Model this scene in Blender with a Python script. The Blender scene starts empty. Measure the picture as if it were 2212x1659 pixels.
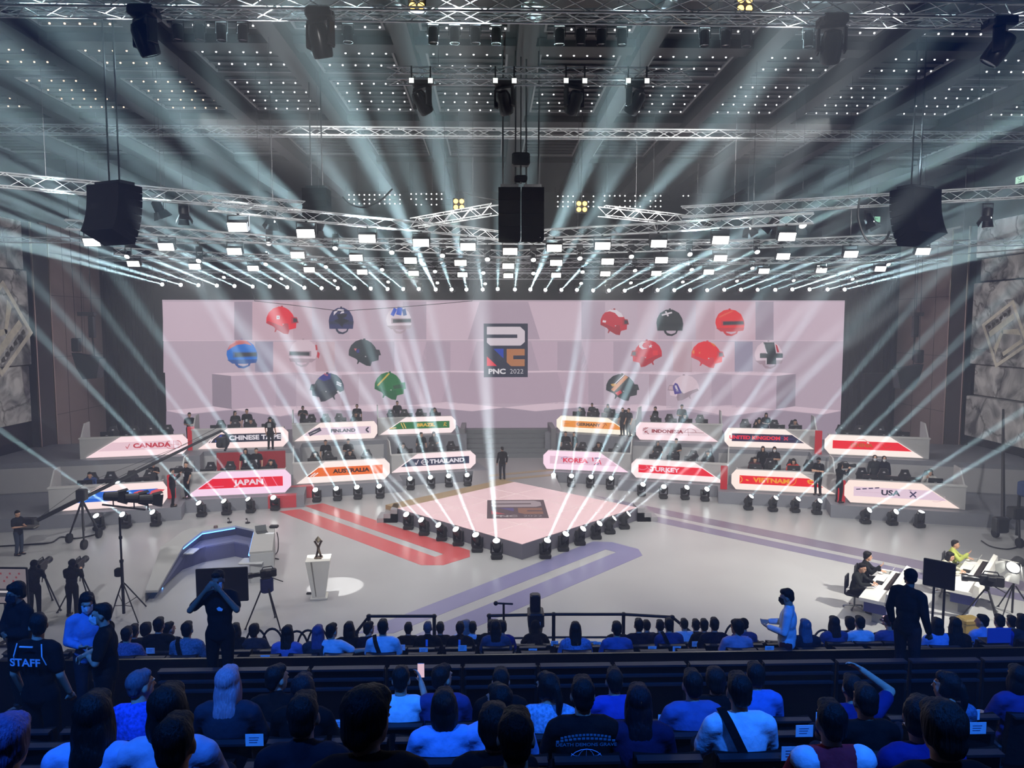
import bpy, bmesh, math, random
from mathutils import Vector, Matrix, Quaternion, noise
random.seed(7)
S = bpy.context.scene
COL = S.collection
V = Vector
R = math.radians
# ------------------------------------------------------------------ camera
W, H, F = 2212.0, 1659.0, 1570.0
CAMZ = 8.8
PITCH = math.atan(129.5 / F)
YAW = math.atan(46.0 / F * math.cos(PITCH))
cam = bpy.data.cameras.new('camera')
cam.sensor_width = 36.0
cam.lens = 36.0 * F / W
cam.clip_end = 300
camo = bpy.data.objects.new('camera', cam)
COL.objects.link(camo)
camo.location = (0, 0, CAMZ)
camo.rotation_euler = (math.pi / 2 - PITCH, 0, -YAW)
S.camera = camo
CAMR = camo.rotation_euler.to_matrix()
CAMP = V((0, 0, CAMZ))
# ------------------------------------------------------------------ world, exposure
w = bpy.data.worlds.new('hall_air')
S.world = w
w.use_nodes = True
w.node_tree.nodes['Background'].inputs[0].default_value = (0.5, 0.55, 0.7, 1)
w.node_tree.nodes['Background'].inputs[1].default_value = 0.004
S.view_settings.view_transform = 'Standard'
S.view_settings.look = 'None'
S.view_settings.gamma = 1
S.view_settings.exposure = 0.0
S.view_settings.use_curve_mapping = False
cy = S.cycles
cy.max_bounces = 4
cy.diffuse_bounces = 2
cy.glossy_bounces = 2
cy.transmission_bounces = 2
cy.volume_bounces = 0
cy.transparent_max_bounces = 4
cy.caustics_reflective = False
cy.caustics_refractive = False
# ------------------------------------------------------------------ light levels (tune here)
HAZE_DENSITY = 0.0055
KEY_W = 172.0          # every fourth soft light panel over the stage
BEAM_TOP_W = 66.0  # each beam light over the screen
BEAM_RISER_W = 60.0
BEAM_FRONT_W = 74.0
BLUE_W = 640.0
FRONT_W = 340.0       # front-of-house lights on the risers
SCREEN = 0.78
# thin stage haze hanging in the air of the hall
_vs = w.node_tree.nodes.new('ShaderNodeVolumeScatter')
_vs.inputs['Density'].default_value = HAZE_DENSITY
_vs.inputs['Anisotropy'].default_value = 0.25
_vs.inputs['Color'].default_value = (.93, .98, 1, 1)
w.node_tree.links.new(_vs.outputs[0], w.node_tree.nodes['World Output'].inputs['Volume'])


def rgb(r, g, b):
    def f(c):
        c /= 255.0
        return c / 12.92 if c <= 0.04045 else ((c + 0.055) / 1.055) ** 2.4
    return (f(r), f(g), f(b), 1.0)


def lamp(kind, name, loc, target, watts, size=40, blend=0.5, radius=0.1, col=(1, 1, 1), parent=None):
    L = bpy.data.lights.new(name, kind)
    L.energy = watts
    L.color = col
    L.shadow_soft_size = radius
    if kind == 'AREA':
        L.shape = 'DISK'
        L.size = radius * 2
        L.spread = R(size)
    if kind == 'SPOT':
        L.spot_size = R(size)
        L.spot_blend = blend
    o = bpy.data.objects.new(name, L)
    COL.objects.link(o)
    o.location = loc
    o.rotation_euler = (V(target) - V(loc)).to_track_quat('-Z', 'Y').to_euler()
    return o


# blue wash over the seats, white pools on the stage
for x in (-9, -3, 3, 9):
    lamp('AREA', 'blue_wash', (x, 1.0, 15.5), (x * 1.08, 8.2, 3), BLUE_W * .36, 56, 0.7, 0.3, (0.02, 0.19, 1.0))
lamp('SPOT', 'trophy_light', (-7.0, 22.0, 13.0), (-5.25, 23.95, 0), 9000, 8.0, 0.08, 0.05, (1, 1, .97))
lamp('AREA', 'caster_light', (18, 14, 13), (13.2, 22.6, 0.6), 330, 46, 0.7, 0.2, (1, 0.97, 0.88))
for x, tx in ((-10, -14), (-3, -5), (5, 7), (12, 16)):
    lamp('AREA', 'front_light', (x, 9, 15.5), (tx, 35, 2.0), FRONT_W, 56, 0.8, 0.3, (1, 0.99, 0.97))


lamp('AREA', 'added_wall_fill', (12, 26, 15.8), (-25, 36.5, 7.5), 260, 46, 0.9, 0.3, (1, 0.97, 0.94))  # unseen fill lamps added to brighten both side walls
lamp('AREA', 'added_wall_fill', (-10, 26, 15.8), (27, 36.5, 7.5), 260, 46, 0.9, 0.3, (1, 0.97, 0.94))


def ray(px, py):
    return (CAMR @ V(((px - W / 2) / F, -(py - H / 2) / F, -1.0))).normalized()


def onz(px, py, z=0.0):
    d = ray(px, py)
    return CAMP + d * ((z - CAMZ) / d.z)


def ony(px, py, y):
    d = ray(px, py)
    return CAMP + d * (y / d.y)


def onx(px, py, x):
    d = ray(px, py)
    return CAMP + d * (x / d.x)


def onplane(px, py, p, n):
    d = ray(px, py)
    return CAMP + d * ((V(p) - CAMP).dot(n) / d.dot(n))


# ------------------------------------------------------------------ materials
def newmat(name):
    m = bpy.data.materials.new(name)
    m.use_nodes = True
    nt = m.node_tree
    return m, nt, nt.nodes['Principled BSDF']


def obj_mat(name, rough=0.6, metal=0.0, spec=0.4, nscale=0, namt=0.15, bump=0.0, kind='noise'):
    """surface whose base colour is the object's own colour, varied by a procedural texture"""
    m, nt, b = newmat(name)
    oi = nt.nodes.new('ShaderNodeObjectInfo')
    b.inputs['Roughness'].default_value = rough
    b.inputs['Metallic'].default_value = metal
    b.inputs['Specular IOR Level'].default_value = spec
    if nscale:
        tc = nt.nodes.new('ShaderNodeTexCoord')
        if kind == 'wave':
            tx = nt.nodes.new('ShaderNodeTexWave')
            tx.inputs['Scale'].default_value = nscale
            tx.inputs['Distortion'].default_value = 6
            tx.inputs['Detail'].default_value = 2
        else:
            tx = nt.nodes.new('ShaderNodeTexNoise')
            tx.inputs['Scale'].default_value = nscale
            tx.inputs['Detail'].default_value = 4
        mp = nt.nodes.new('ShaderNodeMapping')
        mp.inputs['Scale'].default_value = (1, 1, 0.12) if kind == 'stretch' else (1, 1, 1)
        nt.links.new(tc.outputs['Object'], mp.inputs['Vector'])
        nt.links.new(mp.outputs[0], tx.inputs['Vector'])
        mr = nt.nodes.new('ShaderNodeMapRange')
        mr.inputs['To Min'].default_value = 1 - namt
        mr.inputs['To Max'].default_value = 1 + namt
        nt.links.new(tx.outputs['Fac'], mr.inputs['Value'])
        mx = nt.nodes.new('ShaderNodeMix')
        mx.data_type = 'RGBA'
        mx.blend_type = 'MULTIPLY'
        mx.inputs[0].default_value = 1.0
        nt.links.new(oi.outputs['Color'], mx.inputs[6])
        nt.links.new(mr.outputs[0], mx.inputs[7])
        nt.links.new(mx.outputs[2], b.inputs['Base Color'])
        if bump:
            bp = nt.nodes.new('ShaderNodeBump')
            bp.inputs['Strength'].default_value = bump
            bp.inputs['Distance'].default_value = 0.02
            nt.links.new(tx.outputs['Fac'], bp.inputs['Height'])
            nt.links.new(bp.outputs[0], b.inputs['Normal'])
    else:
        nt.links.new(oi.outputs['Color'], b.inputs['Base Color'])
    return m


PAINT = obj_mat('satin_paint', 0.5, 0, 0.4, 3.0, 0.06)
GLOSS = obj_mat('gloss_plastic', 0.25, 0, 0.5, 8.0, 0.08)
CLOTH = obj_mat('woven_cloth', 0.9, 0, 0.15, 9.0, 0.25, 0.8)
HAIR = obj_mat('hair_strands', 0.6, 0, 0.25, 75.0, 0.5, 0.7, 'stretch')
SKIN = obj_mat('skin', 0.55, 0, 0.35, 20.0, 0.1, 0.05)
METAL = obj_mat('brushed_metal', 0.35, 1.0, 0.5, 12.0, 0.12)
CARPET = obj_mat('dark_carpet', 1.0, 0, 0.0, 25.0, 0.3)
ALU = obj_mat('raw_aluminium', 0.4, 0.45, 0.5, 9.0, 0.1)
PAPER = obj_mat('paper', 0.8, 0, 0.2, 30.0, 0.05)
CHECK = obj_mat('patterned_cloth', 0.9, 0, 0.15, 38.0, 1.0, 0.3)


def emit_mat(name, strength, sampling='AUTO'):
    m = bpy.data.materials.new(name)
    m.use_nodes = True
    nt = m.node_tree
    nt.nodes.clear()
    out = nt.nodes.new('ShaderNodeOutputMaterial')
    em = nt.nodes.new('ShaderNodeEmission')
    oi = nt.nodes.new('ShaderNodeObjectInfo')
    em.inputs['Strength'].default_value = strength
    nt.links.new(oi.outputs['Color'], em.inputs['Color'])
    nt.links.new(em.outputs[0], out.inputs['Surface'])
    m.cycles.emission_sampling = sampling
    return m


GLOW = emit_mat('lit_panel', 1.0, 'NONE')
LENS = emit_mat('lit_lens', 25.0, 'NONE')
LAMPFACE = emit_mat('lit_lamp_face', 9.0, 'NONE')
DOT = emit_mat('lit_dot', 2.0, 'NONE')


# ------------------------------------------------------------------ mesh builder
class MB:
    def __init__(self):
        self.v = []
        self.f = []
        self.c = []      # optional face colours

    def add(self, vs, fs, col=None):
        n = len(self.v)
        self.v += [tuple(p) for p in vs]
        self.f += [tuple(i + n for i in q) for q in fs]
        self.c += [col] * len(fs)
        return self

    def box(self, lo, hi, m=None, col=None):
        vs = [V((x, y, z)) for x in (lo[0], hi[0]) for y in (lo[1], hi[1]) for z in (lo[2], hi[2])]
        if m is not None:
            vs = [m @ p for p in vs]
        return self.add(vs, [(0, 1, 3, 2), (4, 6, 7, 5), (0, 4, 5, 1), (2, 3, 7, 6), (0, 2, 6, 4), (1, 5, 7, 3)], col)

    def cbox(self, c, s, m=None):
        return self.box([c[i] - s[i] / 2 for i in range(3)], [c[i] + s[i] / 2 for i in range(3)], m)

    def bev(self, lo, hi, b, m=None):
        """box with chamfered vertical and top edges"""
        x0, y0, z0 = lo
        x1, y1, z1 = hi
        def ring(z, e):
            return [(x0 + b + e, y0 + e, z), (x1 - b - e, y0 + e, z), (x1 - e, y0 + b + e, z), (x1 - e, y1 - b - e, z), (x1 - b - e, y1 - e, z), (x0 + b + e, y1 - e, z), (x0 + e, y1 - b - e, z), (x0 + e, y0 + b + e, z)]
        rs = [ring(z0, b), ring(z0 + b, 0), ring(z1 - b, 0), ring(z1, b)]
        vs = [V(p) for r in rs for p in r]
        if m is not None:
            vs = [m @ p for p in vs]
        fs = [tuple(range(7, -1, -1)), tuple(range(24, 32))]
        for k in range(3):
            for i in range(8):
                j = (i + 1) % 8
                fs.append((k * 8 + i, k * 8 + j, k * 8 + 8 + j, k * 8 + 8 + i))
        return self.add(vs, fs)

    def cyl(self, p0, p1, r0, r1=None, n=10, caps=True):
        p0, p1 = V(p0), V(p1)
        r1 = r0 if r1 is None else r1
        d = (p1 - p0)
        if d.length < 1e-6:
            return self
        q = d.to_track_quat('Z', 'Y')
        a = [p0 + q @ V((math.cos(t) * r0, math.sin(t) * r0, 0)) for t in [2 * math.pi * i / n for i in range(n)]]
        b = [p1 + q @ V((math.cos(t) * r1, math.sin(t) * r1, 0)) for t in [2 * math.pi * i / n for i in range(n)]]
        fs = [(i, (i + 1) % n, n + (i + 1) % n, n + i) for i in range(n)]
        if caps:
            fs += [tuple(range(n - 1, -1, -1)), tuple(range(n, 2 * n))]
        return self.add(a + b, fs)

    def tube(self, pts, r, n=6):
        pts = [V(p) for p in pts]
        m = len(pts)
        vs, fs = [], []
        up = None
        for i, p in enumerate(pts):
            t = (pts[min(i + 1, m - 1)] - pts[max(i - 1, 0)]).normalized()
            if up is None:
                up = t.orthogonal().normalized()
            up = (up - t * up.dot(t))
            up = up.normalized() if up.length > 1e-6 else t.orthogonal().normalized()
            s = t.cross(up)
            vs += [p + (up * math.cos(a) + s * math.sin(a)) * r for a in [2 * math.pi * k / n for k in range(n)]]
        for i in range(m - 1):
            for k in range(n):
                j = (k + 1) % n
                fs.append((i * n + k, i * n + j, i * n + n + j, i * n + n + k))
        fs += [tuple(range(n - 1, -1, -1)), tuple(range((m - 1) * n, m * n))]
        return self.add(vs, fs)

    def lathe(self, prof, n=20, m=None):
        vs, fs = [], []
        for r, z in prof:
            vs += [V((math.cos(2 * math.pi * i / n) * r, math.sin(2 * math.pi * i / n) * r, z)) for i in range(n)]
        if m is not None:
            vs = [m @ p for p in vs]
        for k in range(len(prof) - 1):
            for i in range(n):
                j = (i + 1) % n
                fs.append((k * n + i, k * n + j, k * n + n + j, k * n + n + i))
        fs += [tuple(range(n - 1, -1, -1)), tuple(range((len(prof) - 1) * n, len(prof) * n))]
        return self.add(vs, fs)

    def prism(self, poly, off, col=None):
        """closed prism: polygon of 3D points swept by the vector off"""
        a = [V(p) for p in poly]
        n = len(a)
        off = V(off)
        return self.add(a + [p + off for p in a], [tuple(range(n - 1, -1, -1)), tuple(range(n, 2 * n))] + [(i, (i + 1) % n, n + (i + 1) % n, n + i) for i in range(n)], col)

    def poly(self, pts, col=None):
        return self.add(pts, [tuple(range(len(pts)))], col)

    def ell(self, c, r, n=10, k=7, m=None):
        vs, fs = [], []
        for i in range(k + 1):
            a = math.pi * i / k
            for j in range(n):
                t = 2 * math.pi * j / n
                p = V((math.sin(a) * math.cos(t) * r[0], math.sin(a) * math.sin(t) * r[1], math.cos(a) * r[2]))
                if m is not None:
                    p = m @ p
                vs.append(V(c) + p)
        for i in range(k):
            for j in range(n):
                q = (j + 1) % n
                fs.append((i * n + j, i * n + n + j, i * n + n + q, i * n + q))
        return self.add(vs, fs)

    def mesh(self, name, smooth=False):
        me = bpy.data.meshes.new(name)
        me.from_pydata(self.v, [], self.f)
        if any(c is not None for c in self.c):
            at = me.color_attributes.new('Col', 'FLOAT_COLOR', 'CORNER')
            i = 0
            for f, c in zip(self.f, self.c):
                for _ in f:
                    at.data[i].color = c or (1, 1, 1, 1)
                    i += 1
        bm = bmesh.new()
        bm.from_mesh(me)
        if not any(c is not None for c in self.c):
            bmesh.ops.remove_doubles(bm, verts=bm.verts, dist=1e-5)
            bmesh.ops.recalc_face_normals(bm, faces=bm.faces)
        bm.to_mesh(me)
        bm.free()
        if smooth:
            for p in me.polygons:
                p.use_smooth = True
            me.set_sharp_from_angle(angle=R(40))
        return me

    def build(self, name, mat, color=None, parent=None, smooth=False, kind=None, label=None):
        return put(name, self.mesh(name, smooth), mat, color, parent, kind=kind, label=label)


def put(name, me, mat=None, color=None, parent=None, loc=None, rot=None, kind=None, label=None):
    if mat is not None and not me.materials:
        me.materials.append(mat)
    o = bpy.data.objects.new(name, me)
    COL.objects.link(o)
    if color is not None:
        o.color = color
    if parent is not None:
        o.parent = parent
    if loc is not None:
        o.location = loc
    if rot is not None:
        if isinstance(rot, Quaternion):
            o.rotation_mode = 'QUATERNION'
            o.rotation_quaternion = rot
        else:
            o.rotation_euler = rot
    if kind:
        o['kind'] = kind
    if label:
        o['label'] = label
    return o


def tag(o, label, cat, group=None, kind=None):
    if len(label.split()) > 16:
        print('LONG', len(label.split()), label)
    o['label'] = label
    o['category'] = cat
    if group:
        o['group'] = group
    if kind:
        o['kind'] = kind
    return o


def thing(name, label, cat, loc=(0, 0, 0), rotz=0.0, group=None):
    o = bpy.data.objects.new(name, None)
    o.empty_display_size = 0.2
    COL.objects.link(o)
    o.location = loc
    o.rotation_euler = (0, 0, rotz)
    return tag(o, label, cat, group)


def dup(root, loc=None, rotz=None, label=None, group=None):
    def cp(o, par):
        c = o.copy()
        COL.objects.link(c)
        if par is not None:
            c.parent = par
        for ch in list(o.children):
            cp(ch, c)
        return c
    r = cp(root, None)
    if loc is not None:
        r.location = loc
    if rotz is not None:
        r.rotation_euler = (0, 0, rotz)
    if label:
        r['label'] = label
    if group:
        r['group'] = group
    return r


def nth(i):
    w = ['first', 'second', 'third', 'fourth', 'fifth', 'sixth', 'seventh', 'eighth', 'ninth', 'tenth', 'eleventh', 'twelfth']
    if i <= 12:
        return w[i - 1]
    return '%d%s' % (i, {1: 'st', 2: 'nd', 3: 'rd'}.get(i % 10 if i % 100 not in (11, 12, 13) else 0, 'th'))


FONT_CACHE = {}


def text_mesh(s, size, bold=0.0, xs=1.0, align='CENTER'):
    """flat lettering as MB data in the x/y plane, centred on the origin"""
    key = (s, size, bold, xs, align)
    if key not in FONT_CACHE:
        c = bpy.data.curves.new('lettering', 'FONT')
        c.body = s
        c.size = size
        c.offset = bold
        c.align_x = align
        c.align_y = 'CENTER'
        c.resolution_u = 3
        o = bpy.data.objects.new('lettering', c)
        COL.objects.link(o)
        dg = bpy.context.evaluated_depsgraph_get()
        me = bpy.data.meshes.new_from_object(o.evaluated_get(dg))
        vs = [(v.co.x * xs, v.co.y) for v in me.vertices]
        fs = [tuple(p.vertices) for p in me.polygons]
        bpy.data.objects.remove(o)
        bpy.data.curves.remove(c)
        bpy.data.meshes.remove(me)
        FONT_CACHE[key] = (vs, fs)
    return FONT_CACHE[key]


def put_text(mb, s, size, O, U, N, bold=0.0, xs=1.0, align='CENTER', up=(0, 0, 1)):
    """add lettering to mb: origin O, reading direction U"""
    vs, fs = text_mesh(s, size, bold, xs, align)
    up = V(up)
    mb.add([V(O) + V(U) * x + up * y + V(N) for x, y in vs], fs)
# ------------------------------------------------------------------ hall shell
CEIL = 17.6
XL, XR, YB = -25.0, 27.0, 49.5
FZ, BZ = 0.6, 2.1      # heights of the lower and the upper riser


def stage_floor_mat():
    m, nt, b = newmat('stage_floor_vinyl')
    tc = nt.nodes.new('ShaderNodeTexCoord')
    n1 = nt.nodes.new('ShaderNodeTexNoise')
    n1.inputs['Scale'].default_value = 0.35
    n1.inputs['Detail'].default_value = 5
    nt.links.new(tc.outputs['Object'], n1.inputs['Vector'])
    cr = nt.nodes.new('ShaderNodeValToRGB')
    cr.color_ramp.elements[0].color = rgb(164, 164, 166)
    cr.color_ramp.elements[1].color = rgb(188, 189, 189)
    nt.links.new(n1.outputs['Fac'], cr.inputs[0])
    nt.links.new(cr.outputs[0], b.inputs['Base Color'])
    b.inputs['Roughness'].default_value = 0.32
    b.inputs['Specular IOR Level'].default_value = 0.45
    return m


def marble_mat():
    m, nt, b = newmat('weathered_stone')
    tc = nt.nodes.new('ShaderNodeTexCoord')
    n1 = nt.nodes.new('ShaderNodeTexNoise')
    n1.inputs['Scale'].default_value = 0.7
    n1.inputs['Detail'].default_value = 9
    n1.inputs['Distortion'].default_value = 1.6
    vo = nt.nodes.new('ShaderNodeTexVoronoi')
    vo.feature = 'DISTANCE_TO_EDGE'
    vo.inputs['Scale'].default_value = 0.8
    mxv = nt.nodes.new('ShaderNodeMixRGB')
    mxv.inputs[0].default_value = 0.55
    nt.links.new(tc.outputs['Object'], n1.inputs['Vector'])
    nt.links.new(tc.outputs['Object'], mxv.inputs[1])
    nt.links.new(n1.outputs['Color'], mxv.inputs[2])
    nt.links.new(mxv.outputs[0], vo.inputs['Vector'])
    cr = nt.nodes.new('ShaderNodeValToRGB')
    cr.color_ramp.elements[0].color = rgb(118, 114, 112)
    cr.color_ramp.elements[1].color = rgb(214, 212, 208)
    cr.color_ramp.elements[1].position = 0.03
    nt.links.new(vo.outputs['Distance'], cr.inputs[0])
    cr2 = nt.nodes.new('ShaderNodeValToRGB')
    cr2.color_ramp.elements[0].color = rgb(120, 120, 122)
    cr2.color_ramp.elements[0].position = 0.35
    cr2.color_ramp.elements[1].color = (1, 1, 1, 1)
    cr2.color_ramp.elements[1].position = 0.65
    nt.links.new(n1.outputs['Fac'], cr2.inputs[0])
    mx = nt.nodes.new('ShaderNodeMixRGB')
    mx.blend_type = 'MULTIPLY'
    mx.inputs[0].default_value = 1
    nt.links.new(cr.outputs[0], mx.inputs[1])
    nt.links.new(cr2.outputs[0], mx.inputs[2])
    nt.links.new(mx.outputs[0], b.inputs['Base Color'])
    b.inputs['Roughness'].default_value = 0.8
    return m


FLOORM = stage_floor_mat()
STONE = marble_mat()
MB().box((-40, 15.6, -0.3), (42, 54, 0)).build('floor', FLOORM, kind='structure')
MB().box((-40, -9, -0.9), (42, 15.6, -0.3)).build('floor_hall', PAINT, rgb(30, 30, 34), kind='structure')
MB().box((XL - 1, -9, CEIL), (XR + 1, YB + 1, CEIL + 0.4)).build('ceiling', PAINT, rgb(19, 20, 21), kind='structure')
MB().box((XL - 1, YB, -0.3), (XR + 1, YB + 0.5, CEIL)).build('wall_back', PAINT, rgb(40, 42, 46), kind='structure')
MB().box((XL - 0.5, -9, -0.5), (XL, YB, CEIL)).build('wall_left', PAINT, rgb(44, 40, 40), kind='structure')
MB().box((XR, -9, -0.5), (XR + 0.5, YB, CEIL)).build('wall_right', PAINT, rgb(44, 40, 40), kind='structure')
# plain brown-grey wall fields beside the screen, with panel joints
for x0, x1, nm in ((XL, XL + 0.12, 'wall_left_field'), (XR - 0.12, XR, 'wall_right_field')):
    MB().box((x0, 41.4, 0.0), (x1, 47.4, 14.4)).build(nm, PAINT, rgb(150, 134, 130), kind='structure')
    j = MB()
    xx = x1 if x0 < 0 else x0 - 0.01
    for z in (3.6, 6.9, 10.4, 12.8):
        j.box((xx, 41.4, z), (xx + 0.01, 47.4, z + 0.03))
    for y in (43.4, 45.4):
        j.box((xx, y, 0), (xx + 0.01, y + 0.03, 14.4))
    j.build('trim_1' if x0 < 0 else 'trim_2', PAINT, rgb(70, 64, 64), kind='structure')
# dark pillars with bright metal edges
for sx, x in ((1, XL), (-1, XR)):
    p = MB().box((min(x, x + sx * 0.5), 40.0, 0), (max(x, x + sx * 0.5), 41.4, 14.2)).build('wall_pillar', PAINT, rgb(58, 54, 52), kind='structure')
    for y in (39.95, 41.42):
        MB().cbox((x + sx * 0.5, y, 7.1), (0.08, 0.08, 14.2)).build('trim_3', METAL, rgb(190, 176, 160), kind='structure')


def wall_slab(name, x, dx, y0, y1, z0, z1, label):
    o = MB().bev((min(x, x + dx), y0, z0), (max(x, x + dx), y1, z1), 0.03).build(name, STONE)
    return tag(o, label, 'wall panel', 'weathered stone panels on the side walls')


def mark(x, O, ux, uz, name_label, face):
    """a worn tilted square stamp of thick strokes painted on the slab: O corner, side vectors in the wall plane"""
    t = thing('painted_emblem', name_label, 'emblem')
    O, ux, uz = V(O), V(ux), V(uz)
    def P(a, b):
        return O + ux * a + uz * b
    N = V((face * 0.012, 0, 0))
    fr = MB()
    for quad in (((0, 0), (1, 0), (1, .07), (0, .07)), ((0, .93), (1, .93), (1, 1), (0, 1)), ((0, .07), (.07, .07), (.07, .93), (0, .93)), ((.93, .07), (1, .07), (1, .93), (.93, .93))):
        fr.prism([P(*q) for q in quad], N)
    fr.build('square_border', STONE2, rgb(226, 220, 204), t)
    st = MB()
    for quad in (((.24, .12), (.36, .12), (.36, .88), (.24, .88)), ((.36, .42), (.46, .46), (.72, .88), (.58, .88)), ((.36, .52), (.46, .48), (.74, .12), (.6, .12)), ((.8, .3), (.88, .3), (.88, .88), (.8, .88))):
        st.prism([P(*q) for q in quad], N)
    st.build('painted_stroke', STONE2, rgb(216, 210, 192), t)
    sm = MB()
    for i in range(6):
        b = .14 + i * .125
        sm.prism([P(.12, b), P(.19, b), P(.19, b + .07), P(.15, b + .09), P(.12, b + .05)], N)
    sm.build('worn_glyph_row', STONE2, rgb(90, 88, 82), t)


STONE2 = obj_mat('worn_paint', 0.85, 0, 0.2, 3.5, 0.35)
for z0, z1, d, w_ in ((3.6, 6.6, .35, 'lowest'), (6.65, 11.6, .5, 'painted middle'), (11.65, 14.2, .35, 'top')):
    wall_slab('wall_panel', XL, d, 27, 39.5, z0, z1, '%s weathered stone panel on the wall behind the crane operator' % w_)
for z0, z1, d, w_ in ((2.7, 4.9, .9, 'lowest'), (4.95, 6.6, .5, 'second lowest'), (6.65, 11.0, .8, 'painted middle'), (11.1, 12.3, .45, 'second highest'), (12.35, 14.2, .75, 'highest')):
    wall_slab('wall_panel', XR, -d, 27, 39.0, z0, z1, '%s weathered stone panel on the wall beyond the casters' % w_)
b_ = onx(71, 719, XL + .5)
a_ = onx(6, 605, XL + .5)
s_ = a_ - b_
mark(XL + .5, b_, s_, V((0, -s_.z, s_.y)) * -1 if V((0, -s_.z, s_.y)).y > 0 else V((0, -s_.z, s_.y)), 'worn tilted square emblem painted on the stone panel behind the crane operator', 1)
b_ = onx(2121, 701, XR - .8)
a_ = onx(2151, 795, XR - .8)
s_ = a_ - b_
q_ = V((0, -s_.z, s_.y))
mark(XR - .8, b_, s_, q_ if q_.y < 0 else -q_, 'worn tilted square emblem painted on the stone panel beyond the casters', -1)
# dark openings under the wall panels
for x, nm in ((XL + 0.02, 'wall_left_opening'), (XR - 0.06, 'wall_right_opening')):
    MB().box((x, 27, 0), (x + 0.04, 39.5, 2.6)).build(nm, PAINT, rgb(12, 11, 12), kind='structure')


# black stage drapes beside the screen
def drape(x0, x1, y, z1, label, n=70):
    mb = MB()
    vs, fs = [], []
    for i in range(n + 1):
        x = x0 + (x1 - x0) * i / n
        yy = y + 0.09 * math.sin(i * 0.9) + 0.05 * math.sin(i * 2.3)
        vs += [(x, yy, 0.02), (x, yy, z1), (x, yy + .05, 0.02), (x, yy + .05, z1)]
    for i in range(n):
        a, b = i * 4, i * 4 + 4
        fs += [(a, b, b + 1, a + 1), (a + 2, a + 3, b + 3, b + 2), (a + 1, b + 1, b + 3, a + 3), (a, a + 2, b + 2, b)]
    mb.add(vs, fs)
    tag(mb.build('stage_drape', CLOTH, rgb(46, 46, 50), smooth=True), label, 'curtain', 'black drapes beside the screen')


drape(XL + 0.2, -21.6, 47.6, 12.5, 'black stage drape between the screen and the wall on the crane side')
drape(23.4, XR - 0.2, 47.6, 12.5, 'black stage drape between the screen and the wall on the caster side')
tag(MB().box((24.4, 46.6, 0), (26.0, 47.0, 5.6)).build('flight_rack', PAINT, rgb(30, 30, 32)), 'dark tall equipment rack in front of the caster side drape', 'rack')

# ------------------------------------------------------------------ ceiling: beams and slatted light panels
for k in range(-7, 8):
    x = -0.75 + 3.7 * k + 1.85
    if XL < x - .3 and x + .3 < XR:
        MB().box((x - 0.28, 0, CEIL - 0.5), (x + 0.28, YB, CEIL)).build('ceiling_beam', PAINT, rgb(40, 41, 42), kind='structure')
for y in (23.2, 31.6, 39.4):
    MB().box((XL, y, CEIL - 0.25), (XR, y + 0.7, CEIL)).build('ceiling_beam', PAINT, rgb(26, 27, 28), kind='structure')
for k in (0, 1):
    MB().box((-0.75 + 3.7 * k - 1.2, 22.75, CEIL - 0.06), (-0.75 + 3.7 * k + 1.2, 24.0, CEIL)).build('ceiling_hatch', PAINT, rgb(84, 78, 78), kind='structure')
crow = 0
for y0, y1, ns, rname in ((17.4, 20.3, 4, 'nearest the balcony'), (21.6, 22.5, 2, 'behind the front truss'), (24.1, 26.3, 4, 'over the short truss'), (27.1, 30.8, 7, 'before the deep beam'), (34.4, 38.6, 7, 'over the light panels')):
    cnt = 0
    for k in range(-6, 8):
        cx = -0.75 + 3.7 * k
        if cx - 1.35 < XL or cx + 1.35 > XR or abs(cx - .03 * y1) - 1.3 > .70 * y1:
            continue
        cnt += 1
        t = thing('ceiling_light_panel', 'slatted ceiling light panel, %s from the crane side wall in the row %s' % (nth(cnt), rname), 'ceiling light', (cx, (y0 + y1) / 2, CEIL), 0, 'slatted light panels in the ceiling')
        hw, hd = 1.3, (y1 - y0) / 2
        fr = MB()
        for a in (-1, 1):
            fr.cbox((a * hw, 0, -.04), (.07, hd * 2 + .07, .08)).cbox((0, a * hd, -.04), (hw * 2, .07, .08))
        fr.build('panel_frame', PAINT, rgb(150, 150, 150), t)
        sl, bu = MB(), MB()
        for i in range(ns):
            yy = -hd + (i + .5) * 2 * hd / ns
            sl.cbox((0, yy, -.03), (hw * 2 - .08, .05, .05))
            if (i % 2 == 0 or ns < 4) and y0 < 33:
                for b in range(6):
                    bu.ell((-hw + (b + .5) * 2 * hw / 6 + (.12 if i % 4 else 0), yy + .05, -.08), (.035, .035, .03), 6, 4)
        sl.build('slat', PAINT, rgb(66, 66, 68), t)
        col = (1, 1, 1, 1)
        if y0 < 20 and cx > 5:
            col = (1, .1, .08, 1)
        elif cx < -10 and 20 < y0 < 30:
            col = (1, .72, .5, 1)
        if bu.v:
            bu.build('bulb', DOT, col, t, kind='stuff')
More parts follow.
